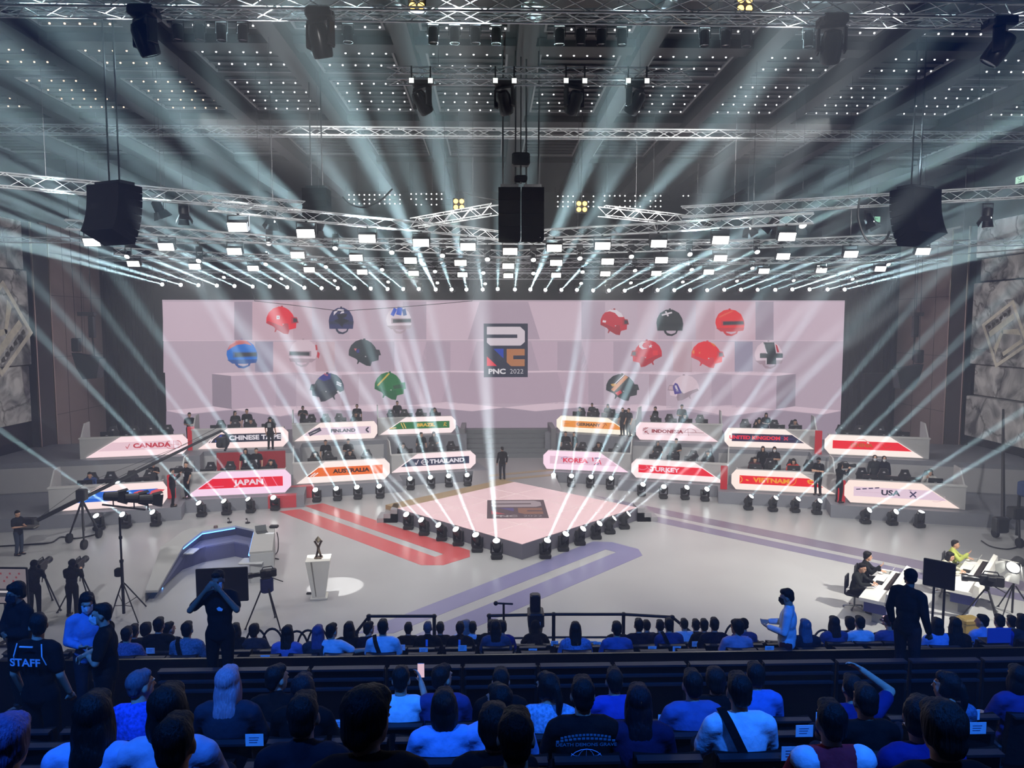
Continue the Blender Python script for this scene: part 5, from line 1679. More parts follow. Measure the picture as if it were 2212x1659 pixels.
def strap_on(t, P):
    z0, z1 = P['sho'][2] + .06, P['pel'][2] + .12
    y = P['che'][1] - .15
    pts = [V((-.13, P['sho'][1] + .03, P['sho'][2] + .1)), V((-.11, P['sho'][1] - .075, P['sho'][2] + .06)), V((-.075, P['sho'][1] - .13, P['sho'][2] - .02)), V((-.02, y - .02, P['che'][2])), V((.05, y - .01, P['che'][2] - .12)), V((.13, y + .025, z1))]
    mb = MB()
    for a, b in zip(pts, pts[1:]):
        mb.prism([a + V((-.028, 0, -.008)), a + V((.028, 0, .008)), b + V((.028, 0, .008)), b + V((-.028, 0, -.008))], (0, -.02, 0))
    mb.build('cross_strap', CLOTH, BLACK, t)


def phone_in(t, P):
    w_ = V(P['wr'][0]) + V((-.01, .07, .1))
    MB().bev(w_ + V((-.036, -.005, -.075)), w_ + V((.036, .005, .075)), .004).build('phone', GLOSS, BLACK, t)
    MB().box(w_ + V((-.033, -.0075, -.07)), w_ + V((.033, -.006, .07))).build('phone_screen', GLOW, rgb(225, 190, 205), t)


# ---------------------------------------- crew and players on the stage (they face the seats unless noted)
PI = math.pi


def at_desk(name, px, py, back=2.5, hz=1.63, **k):
    """standing behind a desk: depth from the desk line, across from the photo's column"""
    t, L, zt, rz, base, row, side, ub, ut = DESK[name]
    N = V((math.sin(rz), -math.cos(rz), 0))
    p = onplane(px, py, t.location - N * back, N)
    return V((p.x, p.y, base))


CR = 'crew standing behind the team desks'
for desk, px, py, pk, hs, lab, back in (
    ('JAPAN', 530, 966, 'stand', 'long', 'person with long hair and a white pass standing behind the JAPAN desk', 2.5),
    ('JAPAN', 553, 960, 'stand', 'short', 'tall person in black with a white pass standing behind the JAPAN desk', 2.5),
    ('AUSTRALIA', 703, 948, 'stand', 'short', 'person in a black tee with a pass standing behind the AUSTRALIA desk, nearer the crane', 2.6),
    ('AUSTRALIA', 752, 946, 'stand_tab', 'short', 'person with a pass looking down behind the middle of the AUSTRALIA desk', 2.6),
    ('THAILAND', 910, 938, 'stand_turn', 'short', 'person in black standing behind the THAILAND desk, nearer the crane', 2.4),
    ('THAILAND', 937, 934, 'stand_tab', 'bob', 'person in grey standing behind the middle of the THAILAND desk', 2.4),
    ('KOREA', 1222, 928, 'stand', 'short', 'person in black with a white pass behind the KOREA desk, at its centre end', 2.3),
    ('KOREA', 1241, 930, 'stand_turn', 'crop', 'person in black turning aside behind the KOREA desk beside a crew mate', 2.3),
    ('TURKEY', 1421, 958, 'stand_turn', 'long', 'person with long dark hair standing behind the TURKEY desk', 2.5),
    ('TURKEY', 1461, 951, 'stand_tab', 'short', 'broad person in black looking down behind the TURKEY desk', 2.5),
    ('VIETNAM', 1648, 970, 'stand', 'long', 'person in dark hooded clothes standing behind the VIETNAM desk', 2.5),
    ('VIETNAM', 1673, 971, 'stand_cross', 'long', 'person with pale mask and long hair behind the VIETNAM desk', 2.5),
    ('USA', 1890, 990, 'stand', 'hood', 'person in a grey hood and mask standing behind the USA desk', 2.5),
    ('USA', 1910, 992, 'stand', 'hood', 'person in a navy hood and white mask standing behind the USA desk', 2.5),
    ('BLUE', 332, 1002, 'stand_cam', 'cap', 'camera person in black standing behind the blue strip desk under the crane arm', 2.2),
    ('CANADA', 409, 897, 'stand_tab', 'short', 'lone person in black standing at the centre end of the CANADA desk', 3.0),
    ('CHINESE TAIPEI', 508, 893, 'stand_turn', 'pony', 'person with tied hair standing behind the CHINESE TAIPEI desk', 2.6),
    ('CHINESE TAIPEI', 533, 888, 'stand', 'short', 'person in black with a pass standing behind the CHINESE TAIPEI desk', 2.6),
    ('FINLAND', 654, 880, 'stand_cam', 'crop', 'person bending forward behind the crane end of the FINLAND desk', 2.6),
    ('FINLAND', 771, 878, 'stand', 'short', 'person in black standing behind the middle of the FINLAND desk', 2.6),
    ('BRAZIL', 858, 871, 'stand', 'short', 'person in black standing behind the crane end of the BRAZIL desk', 2.4),
    ('GERMANY', 1279, 876, 'stand_tab', 'short', 'person in grey looking down behind the GERMANY desk', 2.4),
    ('GERMANY', 1313, 880, 'stand_tab', 'long', 'long haired person standing behind the GERMANY desk', 2.2),
    ('INDONESIA', 1416, 883, 'stand_tab', 'crop', 'slim person turned aside holding a card behind the INDONESIA desk', 2.5),
    ('INDONESIA', 1473, 879, 'stand_tab', 'short', 'tall person in grey standing behind the middle of the INDONESIA desk', 2.5),
    ('UNITED KINGDOM', 1655, 897, 'stand_tab', 'long', 'long haired person standing behind the UNITED KINGDOM desk', 2.4),
):
    p = at_desk(desk, px, py, back)
    rz = DESK[desk][3]
    rot = PI + rz
    if 'aside' in lab:
        rot += -1.0
    sc = max(.93, min(1.07, ((CAMP + ray(px, py) * (p.y / ray(px, py).y)).z - p.z) / 1.6))
    person(lab, pk, p, rot, shirt=rgb(44, 46, 48) if 'grey' in lab else (NAVY if 'navy' in lab else BLACK), hair=hs, sl='long' if 'hood' in lab or 'hooded' in lab else 'short', scale=sc, mask='mask' in lab, eyes=True, group=CR, hairc=rgb(60, 58, 58) if 'grey hood' in lab else HAIRB, kit=pass_card if 'pass' in lab else None)
# players in their chairs
for desk, k, lab, col, hs in (
    ('AUSTRALIA', 0, 'player in a black and orange top seated at the crane end of the AUSTRALIA desk', rgb(60, 46, 38), 'short'),
    ('AUSTRALIA', 2, 'player in black seated beside the standing crew member at the AUSTRALIA desk', BLACK, 'short'),
    ('FINLAND', 3, 'player in black seated at the centre end of the FINLAND desk', BLACK, 'short'),
    ('BRAZIL', 3, 'player in black seated at the centre end of the BRAZIL desk', BLACK, 'short'),
    ('GERMANY', 0, 'player in dark clothes seated at the centre end of the GERMANY desk', DGREY, 'short'),
    ('INDONESIA', 2, 'player in grey seated third at the INDONESIA desk', DGREY, 'short'),
    ('UNITED KINGDOM', 1, 'player leaning forward with raised hands at the UNITED KINGDOM desk', BLACK, 'fluffy'),
    ('UNITED KINGDOM', 3, 'player in black with headset seated at the far end of the UNITED KINGDOM desk', BLACK, 'short'),
    ('VIETNAM', 0, 'player in a dark red jacket seated at the centre end of the VIETNAM desk', rgb(70, 30, 34), 'short'),
    ('VIETNAM', 2, 'player in a red jersey with long hair seated at the VIETNAM desk', rgb(200, 60, 44), 'long'),
    ('USA', 3, 'player with a pale sleeve and hand at the mouth at the USA desk', rgb(190, 188, 184), 'fluffy'),
    ('JAPAN', 3, 'player in black seated at the centre end of the JAPAN desk', BLACK, 'short'),
    ('BLUE', 0, 'player in black beside a blue jacket at the wall end of the blue strip desk', rgb(52, 72, 120), 'short'),
    ('KOREA', 2, 'player in black seated third at the KOREA desk', BLACK, 'short'),
    ('TURKEY', 3, 'player in dark clothes seated at the far end of the TURKEY desk', DGREY, 'short'),
    ('THAILAND', 0, 'player in black seated at the crane end of the THAILAND desk', BLACK, 'short'),
    ('CHINESE TAIPEI', 2, 'player in black seated between the crew at the CHINESE TAIPEI desk', BLACK, 'short'),
):
    pc, rz = SEATS[desk][k]
    N = V((math.sin(rz), -math.cos(rz), 0))
    person(lab, 'sit_gesture' if 'hand' in lab else 'sit_desk', pc + N * .2, PI + rz, scale=1.12, shirt=col, hair=hs, sl='long', eyes=True, group='players seated at the team desks')
# people out on the stage
p = onz(42, 1199, 0)
person('crane operator in a dark tee and jeans at the rear of the crane arm', 'stand_tab', p, -PI / 2 - .2, shirt=rgb(36, 38, 42), trousers=rgb(62, 70, 84), hair='crop', eyes=True)
p = onz(1085, 1035, FZ)
person('person in black with back to the seats on the walkway at the stairs', 'stand', p, .25, shirt=BLACK, trousers=rgb(30, 32, 40), hair='short', sl='long')
for px, py, lab, hs, pk in ((1344, 943, 'person in black standing before the far end of the GERMANY sign, nearer the middle', 'short', 'stand_turn'), (1357, 944, 'person in grey standing before the far end of the GERMANY sign, nearer the caster side', 'crop', 'stand')):
    p = onz(px, py - 2, BZ)
    person(lab, pk, p + V((0, -.1, 0)), 2.2, shirt=DGREY, trousers=DGREY, hair=hs, scale=.98, eyes=True)
p = onz(585, 970, BZ)
person('person in a sun hat and printed black tee before the CHINESE TAIPEI sign', 'stand', p, 0, shirt=BLACK, hair='hat', hairc=BLACK, kit=lambda t, P: MB().box((-.09, -.165, 1.2), (.09, -.16, 1.42)).build('back_print', CLOTH, rgb(150, 152, 156), t))


def video_camera(t_, c, s=1.0, col=BK):
    """broadcast camera pointing along +y of t_ at c"""
    x, y, z = c
    MB().bev((x - .07 * s, y - .28 * s, z - .1 * s), (x + .07 * s, y + .14 * s, z + .11 * s), .02).build('camera_body', PAINT, col, t_)
    MB().lathe([(.06 * s, 0), (.065 * s, .2 * s), (.08 * s, .22 * s), (.08 * s, .32 * s), (.06 * s, .32 * s)], 12, Matrix.Translation((x, y + .13 * s, z)) @ Matrix.Rotation(R(-90), 4, 'X')).build('lens_barrel', GLOSS, col, t_, True)
    MB().bev((x - .2 * s, y - .12 * s, z + .04 * s), (x - .08 * s, y + .02 * s, z + .13 * s), .015).build('viewfinder', PAINT, col, t_)
    MB().tube([(x, y - .2 * s, z + .1 * s), (x, y - .16 * s, z + .18 * s), (x, y + .06 * s, z + .18 * s), (x, y + .1 * s, z + .1 * s)], .014 * s, 6).build('carry_handle', PAINT, col, t_)


p = onz(374, 1094, FZ)
t = person('camera person in black with a shoulder camera before the blue strip sign', 'stand_shoulder', p, -PI / 2 + .35, shirt=BLACK, hair='short', sl='long')
c = thing('shoulder_camera', 'black shoulder camera carried before the blue strip sign', 'camera', p + V((.35, .1, 1.62)), -PI / 2 + .1)
video_camera(c, (0, 0, 0), 1.1)
p = onz(416, 1070, FZ) + V((0, -.6, 0))
person('person in a black tee and trousers before the crane end of the JAPAN sign', 'stand_turn', p, PI - .6, shirt=BLACK, hair='short', eyes=True, kit=pass_card)
p = onz(1766, 1069, FZ)
person('person in a cap with folded arms before the far end of the VIETNAM sign', 'stand_cross', p, PI - .9, shirt=BLACK, hair='cap', hairc=BLACK, mask=rgb(60, 60, 64), eyes=True, scale=1.05)
p = onz(1812, 1085, FZ)
person('camera person in black with a shoulder camera before the USA sign', 'stand_shoulder', p, -PI / 2 + .2, shirt=BLACK, hair='hood', hairc=BLACK, sl='long', scale=1.05)
c = thing('shoulder_camera', 'black shoulder camera aimed along the USA desk', 'camera', p + V((.3, .12, 1.68)), -PI / 2 + .1)
video_camera(c, (0, 0, 0), 1.1)


# ------------------------------------------------------------------ stage props
def tripod(t, h, spread=.55, r=.018, feet=3, a0=90, name='leg'):
    for k in range(feet):
        a = R(a0 + 360 / feet * k)
        q = V((math.cos(a) * spread, math.sin(a) * spread, .02))
        MB().cyl((math.cos(a) * .05, math.sin(a) * .05, h), q, r * 1.2, r, 8).ell(q, (.04, .04, .02), 8, 5).build(name, PAINT, BK, t)


# camera crane on the crane-operator side
p = onz(182, 1173, 0)
t = thing('camera_crane', 'black camera crane on a wheeled dolly reaching up to the CHINESE TAIPEI desk', 'camera crane', p)
for px, py in ((150, 1173), (182, 1187), (214, 1162)):
    q = onz(px, py, 0) - p
    MB().cyl((0, 0, 1.75), q + V((0, 0, .28)), .045, .035, 8).build('leg', PAINT, BK, t)
    MB().lathe([(.06, -.06), (.19, -.06), (.2, 0), (.19, .06), (.06, .06)], 16, Matrix.Translation(q + V((0, 0, .2))) @ Matrix.Rotation(R(90), 4, 'Y')).build('wheel', PAINT, rgb(26, 26, 28), t, True)
MB().cyl((0, 0, .5), (0, 0, 1.95), .05, .05, 10).bev((-.18, -.15, 1.75), (.18, .15, 2.2), .03).build('pivot_post', PAINT, BK, t)
q0 = ony(68, 1130, p.y - .6) - p
q1 = ony(479, 930, p.y + 2.6) - p
MB().cyl(q0, q1, .085, .055, 4).build('boom_arm', PAINT, rgb(40, 40, 42), t)
MB().cyl(q0 + V((.3, 0, .22)), q1 + V((-.2, 0, .12)), .012, None, 5).cyl(q0.lerp(q1, .28) + V((0, 0, .55)), q1, .008, None, 5).cyl(q0.lerp(q1, .28) + V((0, 0, .55)), q0, .008, None, 5).build('tension_cable', PAINT, BK, t)
MB().bev(q0 + V((-.42, -.2, -.22)), q0 + V((.2, .2, .2)), .05).build('counterweight', PAINT, BK, t)
MB().tube([q1, q1 + V((.2, 0, -.15)), q1 + V((.28, 0, -.55)), q1 + V((.1, 0, -.9))], .05, 8).bev(q1 + V((-.2, -.2, -.75)), q1 + V((.2, .25, -.3)), .05).lathe([(.09, 0), (.1, .25), (.08, .25)], 12, Matrix.Translation(q1 + V((0, -.2, -.55))) @ Matrix.Rotation(R(90), 4, 'X')).build('camera_head', PAINT, rgb(38, 40, 44), t)
hang([onz(0, 1180, .03), onz(60, 1176, .03), onz(110, 1172, .03), onz(132, 1160, .03), onz(165, 1163, .03), onz(205, 1155, .03)], .03, 'black cable on the floor running to the camera crane', name='floor_cable')
t = thing('monitor_tray', 'slim tray held at the waist of the crane operator', 'tray', onz(42, 1199, 0) + V((.5, -.05, 1.12)))
MB().bev((-.25, -.2, -.02), (.25, .2, .02), .008).build('tray_top', METAL, rgb(170, 168, 160), t)

# three fresnel lights on one tall stand
p = onz(268, 1332, 0)
t = thing('light_stand', 'tall black light stand carrying three barndoor lights', 'light stand', p)
for px, py in ((236, 1346), (316, 1312), (299, 1348), (250, 1300)):
    q = onz(px, py, 0) - p
    MB().cyl((0, 0, 1.1), q + V((0, 0, .03)), .02, None, 6).cyl((0, 0, .35), q * .6 + V((0, 0, .45)), .012, None, 5).build('leg', PAINT, BK, t)
MB().cyl((0, 0, .1), (0, 0, 1.7), .045, .045, 10).cyl((0, 0, 1.7), (0, 0, 3.05), .03, .03, 10).cyl((0, 0, 1.68), (0, 0, 1.76), .06, None, 10).cyl((0, 0, 2.4), (0, 0, 2.48), .05, None, 10).build('pole', PAINT, BK, t, True)
q0, q1 = ony(221, 1090, p.y) - p, ony(314, 1101, p.y) - p
MB().cyl(q0, q1, .03, None, 8).build('cross_bar', PAINT, BK, t)
MB().bev((-.2, -.1, 1.25), (.0, .1, 1.5), .03).build('sand_bag', CLOTH, BK, t)
for i, (px, py, yw) in enumerate(((244, 1072, -.9), (289, 1076, -.9), (319, 1078, -.7))):
    q = ony(px, py, p.y) - p
    hd = MB().lathe([(.05, -.26), (.12, -.24), (.14, .0), (.15, .12), (.13, .12)], 14)
    for k in range(4):
        m = Matrix.Rotation(k * PI / 2, 4, 'Z')
        hd.prism([m @ V((-.13, .14, .12)), m @ V((.13, .14, .12)), m @ V((.18, .21, .38)), m @ V((-.18, .21, .38))], m @ V((0, .008, 0)))
    put('lamp_head', hd.mesh('lamp_head'), PAINT, BK, t, loc=q, rot=V((.9, .6, -.15)).to_track_quat('Z', 'Y'))
    MB().cyl(q + V((0, 0, -.14)), (q.x, q.y, q0.z + (q1.z - q0.z) * (q.x - q0.x) / (q1.x - q0.x)), .02, None, 6).build('lamp_yoke', PAINT, BK, t)

# broadcast desk with blue light lines
t = thing('broadcast_desk', 'long angled grey presenter desk with blue light lines', 'desk', onz(470, 1215, 0))
D0 = t.location
FRB = [(338, 1238), (372, 1246), (432, 1238), (505, 1222), (562, 1232), (586, 1262)]
bpts = [onz(x, y, 0) - D0 for x, y in FRB]
tpts = [onz(x, y, 1.02) - D0 for x, y in ((339, 1232), (396, 1182), (437, 1150), (508, 1138), (549, 1147), (538, 1196))]
mid = [V((p.x, p.y, .62)) for p in [onz(x, y, .62) - D0 for x, y in ((350, 1232), (402, 1194), (445, 1180), (505, 1170), (536, 1176), (548, 1215))]]
outs = []
for i, q in enumerate(tpts):
    a, b = tpts[max(i - 1, 0)], tpts[min(i + 1, len(tpts) - 1)]
    d = (b - a).normalized()
    outs.append(V((-d.y, d.x, 0)))
lo = [V((q.x, q.y, .0)) + o_ * .15 for q, o_ in zip(mid, outs)]


def band(name, A, B, off, mat, col, lab=None):
    mb = MB()
    for i in range(len(A) - 1):
        mb.prism([A[i], A[i + 1], B[i + 1], B[i]], off)
    o = mb.build(name, mat, col, t, label=lab)
    return o


up = [V((q.x, q.y, 1.0)) for q in tpts]
rec = [q + o_ * .12 + V((0, 0, -.32)) for q, o_ in zip(up, outs)]
up[0].z, rec[0].z, mid[0].z = .3, .12, .1
band('upper_fascia', up, rec, (0, .06, 0), PAINT, rgb(70, 72, 96))
lm = [q + V((0, 0, 0)) for q in mid]
band('ledge', rec, lm, (0, 0, -.05), PAINT, rgb(104, 106, 134))
band('lower_fascia', [q - V((0, 0, .05)) for q in lm], lo, (0, .06, 0), PAINT, rgb(86, 88, 122))
topo = [q + o_ * .75 for q, o_ in zip(up, outs)]
topo[0] = up[0] + (topo[1] - V((up[1].x, up[1].y, 1.0))) * .5
band('countertop', up, topo, (0, 0, .07), PAINT, rgb(168, 168, 167))
back_ = [V((q.x, q.y, 0)) for q in topo]
band('rear_panel', topo, back_, (0, -.05, 0), PAINT, rgb(150, 150, 150))
a, b = up[-1], topo[-1]
MB().prism([a + V((0, 0, 0)), b, V((b.x, b.y, 0)), V((a.x, a.y, 0))], (.05, -.03, 0)).build('side_panel', PAINT, rgb(180, 182, 184), t)
a, b = up[0], topo[0]
BLUEL = emit_mat('blue_light_line', 4.0, 'NONE')
for k, (seq, dz) in enumerate(((up[1:4], -.03), (rec[2:5], .2), (up[4:6], -.03), ([mid[0] + V((0, 0, -.3)), mid[0] + V((0, 0, .3)), mid[1] + V((0, 0, .0))], 0))):
    MB().tube([q + V((0, -.03, dz)) for q in seq], .022, 6).build('light_line', BLUEL, (.12, .35, 1, 1), t)
for i in (1, 5):
    c = mid[i] + V((0, -.1, .08))
    MB().bev(c + V((-.4, -.3, -.03)), c + V((.4, .3, .03)), .02).build('side_shelf', PAINT, rgb(190, 192, 194), t)
lamp('POINT', 'desk_glow', D0 + mid[2] + V((.2, -.3, .35)), (0, 0, 0), 12, radius=.15, col=(.1, .25, 1))
# things lying on the presenter desk
zt_ = 1.075
for i, (px, py, kind) in enumerate(((592, 1140, 'box'), (566, 1150, 'tablet'), (583, 1152, 'paper'), (496, 1129, 'mic'), (535, 1130, 'mic'), (466, 1140, 'puck'))):
    q = onz(px, py, zt_)
    if kind == 'box':
        tag(MB().bev(q + V((-.16, -.1, 0)), q + V((.16, .1, .1)), .02).build('control_box', PAINT, BK), 'black control box on the outer end of the presenter desk', 'device')
    elif kind == 'tablet':
        tt = thing('laptop', 'dark open laptop on the outer end of the presenter desk', 'laptop', q, .5)
        MB().bev((-.2, -.15, 0), (.2, .15, .02), .006).build('keyboard_base', PAINT, rgb(60, 62, 64), tt)
        MB().prism([V((-.2, .15, .02)), V((.2, .15, .02)), V((.2, .28, .2)), V((-.2, .28, .2))], (0, .012, 0)).build('display_lid', PAINT, rgb(70, 74, 78), tt)
    elif kind == 'paper':
        tag(MB().box(q + V((-.15, -.1, 0)), q + V((.15, .1, .004))).build('paper_sheet', PAPER, WHITE_C), 'white paper sheet beside the laptop on the presenter desk', 'paper')
    elif kind == 'mic':
        tag(MB().cyl(q, q + V((0, 0, .04)), .09, .09, 12).tube([q + V((0, 0, .04)), q + V((0, -.03, .16)), q + V((0, -.1, .2))], .012, 6).ell(q + V((0, -.12, .2)), (.035, .05, .035), 8, 6).build('desk_microphone', PAINT, BK), 'black desk microphone on the presenter desk, %s' % ('nearer the crane' if px < 500 else 'nearer the trophy'), 'microphone')
    else:
        tag(MB().cyl(q, q + V((0, 0, .08)), .08, .07, 14).build('drink_cup', PAINT, rgb(110, 90, 84)), 'small brown cup on the crane side of the presenter desk', 'cup')
hang([onz(598, 1150, 1.05), onz(601, 1165, .7), onz(600, 1190, .1), onz(590, 1203, .03), onz(602, 1208, .03)], .02, 'black cables hanging off the presenter desk end', name='floor_cable')

# trophy on its plinth
p = onz(690, 1290, 0)
t = thing('trophy_plinth', 'tall white tapered plinth under the trophy', 'plinth', p, R(8))
def pl(z0, w0, d0, z1, w1, d1):
    return [(-w0, -d0, z0), (w0, -d0, z0), (w0, d0, z0), (-w0, d0, z0), (-w1, -d1, z1), (w1, -d1, z1), (w1, d1, z1), (-w1, d1, z1)], [(0, 3, 2, 1), (4, 5, 6, 7), (0, 1, 5, 4), (1, 2, 6, 5), (2, 3, 7, 6), (3, 0, 4, 7)]
mb = MB()
mb.add(*pl(.06, .2, .2, 1.3, .38, .36))
mb.build('plinth_body', PAINT, rgb(236, 234, 226), t)
MB().bev((-.27, -.27, 0), (.27, .27, .06), .01).build('foot_plate', PAINT, rgb(236, 234, 226), t)
MB().prism([V((-.1, -.205, .1)), V((-.07, -.205, .1)), V((-.17, -.362, 1.28)), V((-.22, -.362, 1.28))], (0, -.004, 0)).build('groove', PAINT, rgb(150, 146, 138), t)
tp = thing('trophy', 'slim twisted dark metal trophy with a pale diamond top', 'trophy', p + V((0, 0, 1.3)))
mb = MB()
MB().bev((-.12, -.12, 0), (.12, .12, .05), .01).build('trophy_foot', METAL, rgb(120, 106, 92), tp)
for s in (-1, 1):
    pts = [V((s * (.07 - .05 * math.sin(i / 10 * PI) + .1 * max(0, i / 10 - .6)), .03 * math.sin(i * .6 + s), .05 + .52 * i / 10)) for i in range(11)]
    MB().tube(pts, .035, 8).build('twisted_stem', METAL, rgb(128, 112, 98), tp, True)
MB().add([V((0, -.02, .48)), V((.1, 0, .6)), V((0, .06, .6)), V((-.1, 0, .6)), V((0, -.08, .6)), V((0, 0, .72))], [(0, 2, 1), (0, 3, 2), (0, 4, 3), (0, 1, 4), (5, 1, 2), (5, 2, 3), (5, 3, 4), (5, 4, 1)]).build('diamond_top', METAL, rgb(220, 205, 180), tp)
q = onz(669, 1283, 0)
tag(MB().bev(q + V((-.1, -.06, 0)), q + V((.1, .06, .05)), .01).build('floor_box', PAINT, BK), 'small black box on the floor beside the plinth', 'box')


def caster_desk(label, corners, h=.78):
    nl, nr, fr, fl = [onz(x, y, h) for x, y in corners]
    d = ((fl - nl) + (fr - nr)).normalized()
    L = ((fl - nl).length + (fr - nr).length) / 2
    s = V((d.y, -d.x, 0))
    W_ = ((nr - nl).dot(s) + (fr - fl).dot(s)) / 2
    t = thing('caster_desk', label, 'desk', V((nl.x, nl.y, 0)), math.atan2(d.y, d.x))
    # local: x along the desk, -y towards its front
    MB().box((0, -W_, h - .1), (L, 0, h)).build('desk_top', PAINT, rgb(236, 234, 228), t)
    MB().prism([V((0, -W_ + .06, h - .12)), V((0, -W_ - .12, h - .12)), V((0, -W_ - .1, h + .22)), V((0, -W_ + .02, h + .26))], (L, 0, 0)).build('front_lip', PAINT, rgb(238, 236, 230), t)
    MB().box((.1, -W_ + .02, h - .42), (L - .1, -.12, h - .1)).build('navy_band', PAINT, rgb(62, 68, 128), t)
    MB().box((.35, -W_ + .18, 0), (L - .35, -.3, h - .42)).build('recessed_base', PAINT, rgb(150, 154, 160), t)
    MB().box((L * .35, -W_ + .05, h), (L * .95, -W_ + .3, h + .006)).build('desk_mat', CLOTH, rgb(52, 46, 46), t)
    return t, d, s, L, W_, nl


def office_chair(label, loc, rz):
    t = thing('office_chair', label, 'chair', loc, rz, 'office chairs at the caster desks')
    MB().bev((-.24, -.24, .42), (.24, .24, .49), .03).build('seat', CLOTH, BK, t)
    MB().prism([V((x, -.26, z)) for x, z in ((-.2, .6), (.2, .6), (.22, .8), (.19, 1.02), (-.19, 1.02), (-.22, .8))], (0, .04, 0)).box((-.03, -.3, .4), (.03, -.26, .75)).build('backrest', CLOTH, rgb(60, 60, 64), t)
    MB().cyl((0, 0, .1), (0, 0, .43), .03).build('gas_column', METAL, rgb(120, 120, 122), t)
    mb = MB()
    for k in range(5):
        a = 2 * PI * k / 5
        mb.cyl((0, 0, .1), (math.cos(a) * .3, math.sin(a) * .3, .06), .022, None, 6).ell((math.cos(a) * .3, math.sin(a) * .3, .035), (.035, .035, .035), 6, 4)
    mb.build('wheel_base', METAL, rgb(140, 140, 142), t)
    return t


CAST = [
    ('white caster desk with navy band nearer the centre of the floor', [(1855, 1290), (1914, 1309), (1960, 1238), (1903, 1234)], ((.36, 'caster in a dark suit seated at the near end of the first caster desk', rgb(38, 40, 40), 'short', 'sit_desk'), (.74, 'caster in black gesturing with a raised hand at the first caster desk', rgb(26, 28, 30), 'fluffy', 'sit_gesture'))),
    ('white caster desk with navy band nearer the side wall', [(2042, 1270), (2101, 1288), (2148, 1212), (2086, 1208)], ((.42, 'caster in a cream jacket seated at the second caster desk', rgb(206, 204, 184), 'bob', 'sit_desk'), (.8, 'caster in a lime green coat gesturing at the second caster desk', rgb(176, 186, 96), 'short', 'sit_gesture'))),
]
for di, (lab, cr, folk) in enumerate(CAST):
    t, d, s, L, W_, nl = caster_desk(lab, cr)
    rz = math.atan2(d.y, d.x)
    for k, (f, pl_, col, hs, pk) in enumerate(folk):
        base = V((nl.x, nl.y, 0)) + d * (L * f) - s * .36
        face = math.atan2(-s.x, s.y)
        office_chair('black office chair under the %s' % pl_[:60].replace(' seated', '').split(' at the')[0].split(' gesturing')[0] + ' at the caster desk', base, face)
        person(pl_, pk, base, face + (.2 if k else -.1), scale=1.13, shirt=col, trousers=BLACK if di == 0 else rgb(150, 150, 130), hair=hs, sl='long', eyes=True, group=None)
        q = V((nl.x, nl.y, .782)) + d * (L * f + .1) + s * .22
        tag(MB().box(q + V((-.16, -.12, 0)), q + V((.16, .12, .005))).build('paper_sheet', PAPER, WHITE_C), 'white notes before the %s caster at the %s caster desk' % (nth(k + 1), nth(di + 1)), 'paper')
        q = q + d * .42
        lt = thing('laptop', 'open laptop beside the notes of the %s caster at the %s caster desk' % (nth(k + 1), nth(di + 1)), 'laptop', q, face)
        MB().bev((-.17, -.11, 0), (.17, .11, .018), .005).build('keyboard_base', PAINT, rgb(150, 150, 146) if k else BK, lt)
        MB().prism([V((-.17, .11, .018)), V((.17, .11, .018)), V((.17, .2, .2)), V((-.17, .2, .2))], (0, .01, 0)).build('display_lid', PAINT, rgb(196, 194, 184) if k else rgb(50, 50, 52), lt)


def tv_on_stand(label, top_l, top_r, bot_y, Y, yaw, base_z=0, dark=True, tilt=0):
    a, b = ony(*top_l, Y), ony(*top_r, Y)
    w_ = (b - a).length
    zt = (a.z + b.z) / 2
    zb = ony(top_l[0], bot_y, Y).z
    c = (a + b) / 2
    t = thing('television', label, 'television', V((c.x, c.y, base_z)), yaw)
    z0, z1 = zb - base_z, zt - base_z
    MB().bev((-w_ / 2, -.03, z0), (w_ / 2, .03, z1), .015).build('display_shell', PAINT, rgb(30, 32, 32), t)
    MB().cyl((-.12, .1, .05), (-.12, .1, z0 + .5), .03, None, 8).cyl((.12, .1, .05), (.12, .1, z0 + .5), .03, None, 8).box((-.2, .03, z0 + .1), (.2, .12, z0 + .4)).build('stand_pole', PAINT, BK, t)
    MB().box((-.45, -.3, 0), (-.37, .5, .06)).box((.37, -.3, 0), (.45, .5, .06)).box((-.4, .06, .02), (.4, .14, .06)).build('stand_foot', PAINT, BK, t)
    return t, w_, z0, z1


t, w_, z0, z1 = tv_on_stand('dark television on a stand behind the person touching their face', (425, 1232), (533, 1221), 1301, 18.5, .12)
t, w_, z0, z1 = tv_on_stand('television showing the stage picture beside the first hooded camera person', (-42, 1222), (61, 1228), 1305, 19.5, -.06)
pic = MB()
zz = lambda f: z0 + .04 + (z1 - z0 - .08) * f
pic.box((-w_ / 2 + .03, -.036, zz(0)), (w_ / 2 - .03, -.031, zz(1)))
pic.build('display_picture', GLOW, rgb(120, 112, 116), t)
pp = MB()
for i in range(12):
    x = -w_ / 2 + .1 + i * (w_ - .25) / 12
    q_ = .62 + .22 * ((i * 7) % 3) / 2
    pp.box((x, -.04, zz(q_)), (x + .05, -.037, zz(q_) + .05))
pp.build('picture_spot', GLOW, rgb(120, 60, 66), t, kind='stuff')
MB().box((-w_ / 2 + .03, -.0375, zz(.18)), (w_ / 2 - .03, -.0365, zz(.42))).build('picture_stage', GLOW, rgb(54, 54, 60), t)
MB().box((-w_ / 2 + .03, -.039, zz(.3)), (w_ / 2 - .03, -.038, zz(.36))).build('picture_floor', GLOW, rgb(190, 184, 186), t)
t, w_, z0, z1 = tv_on_stand('large television turned away on a twin pole stand beside the capped person', (2000, 1216), (2060, 1206), 1270, 17.8, -.75)


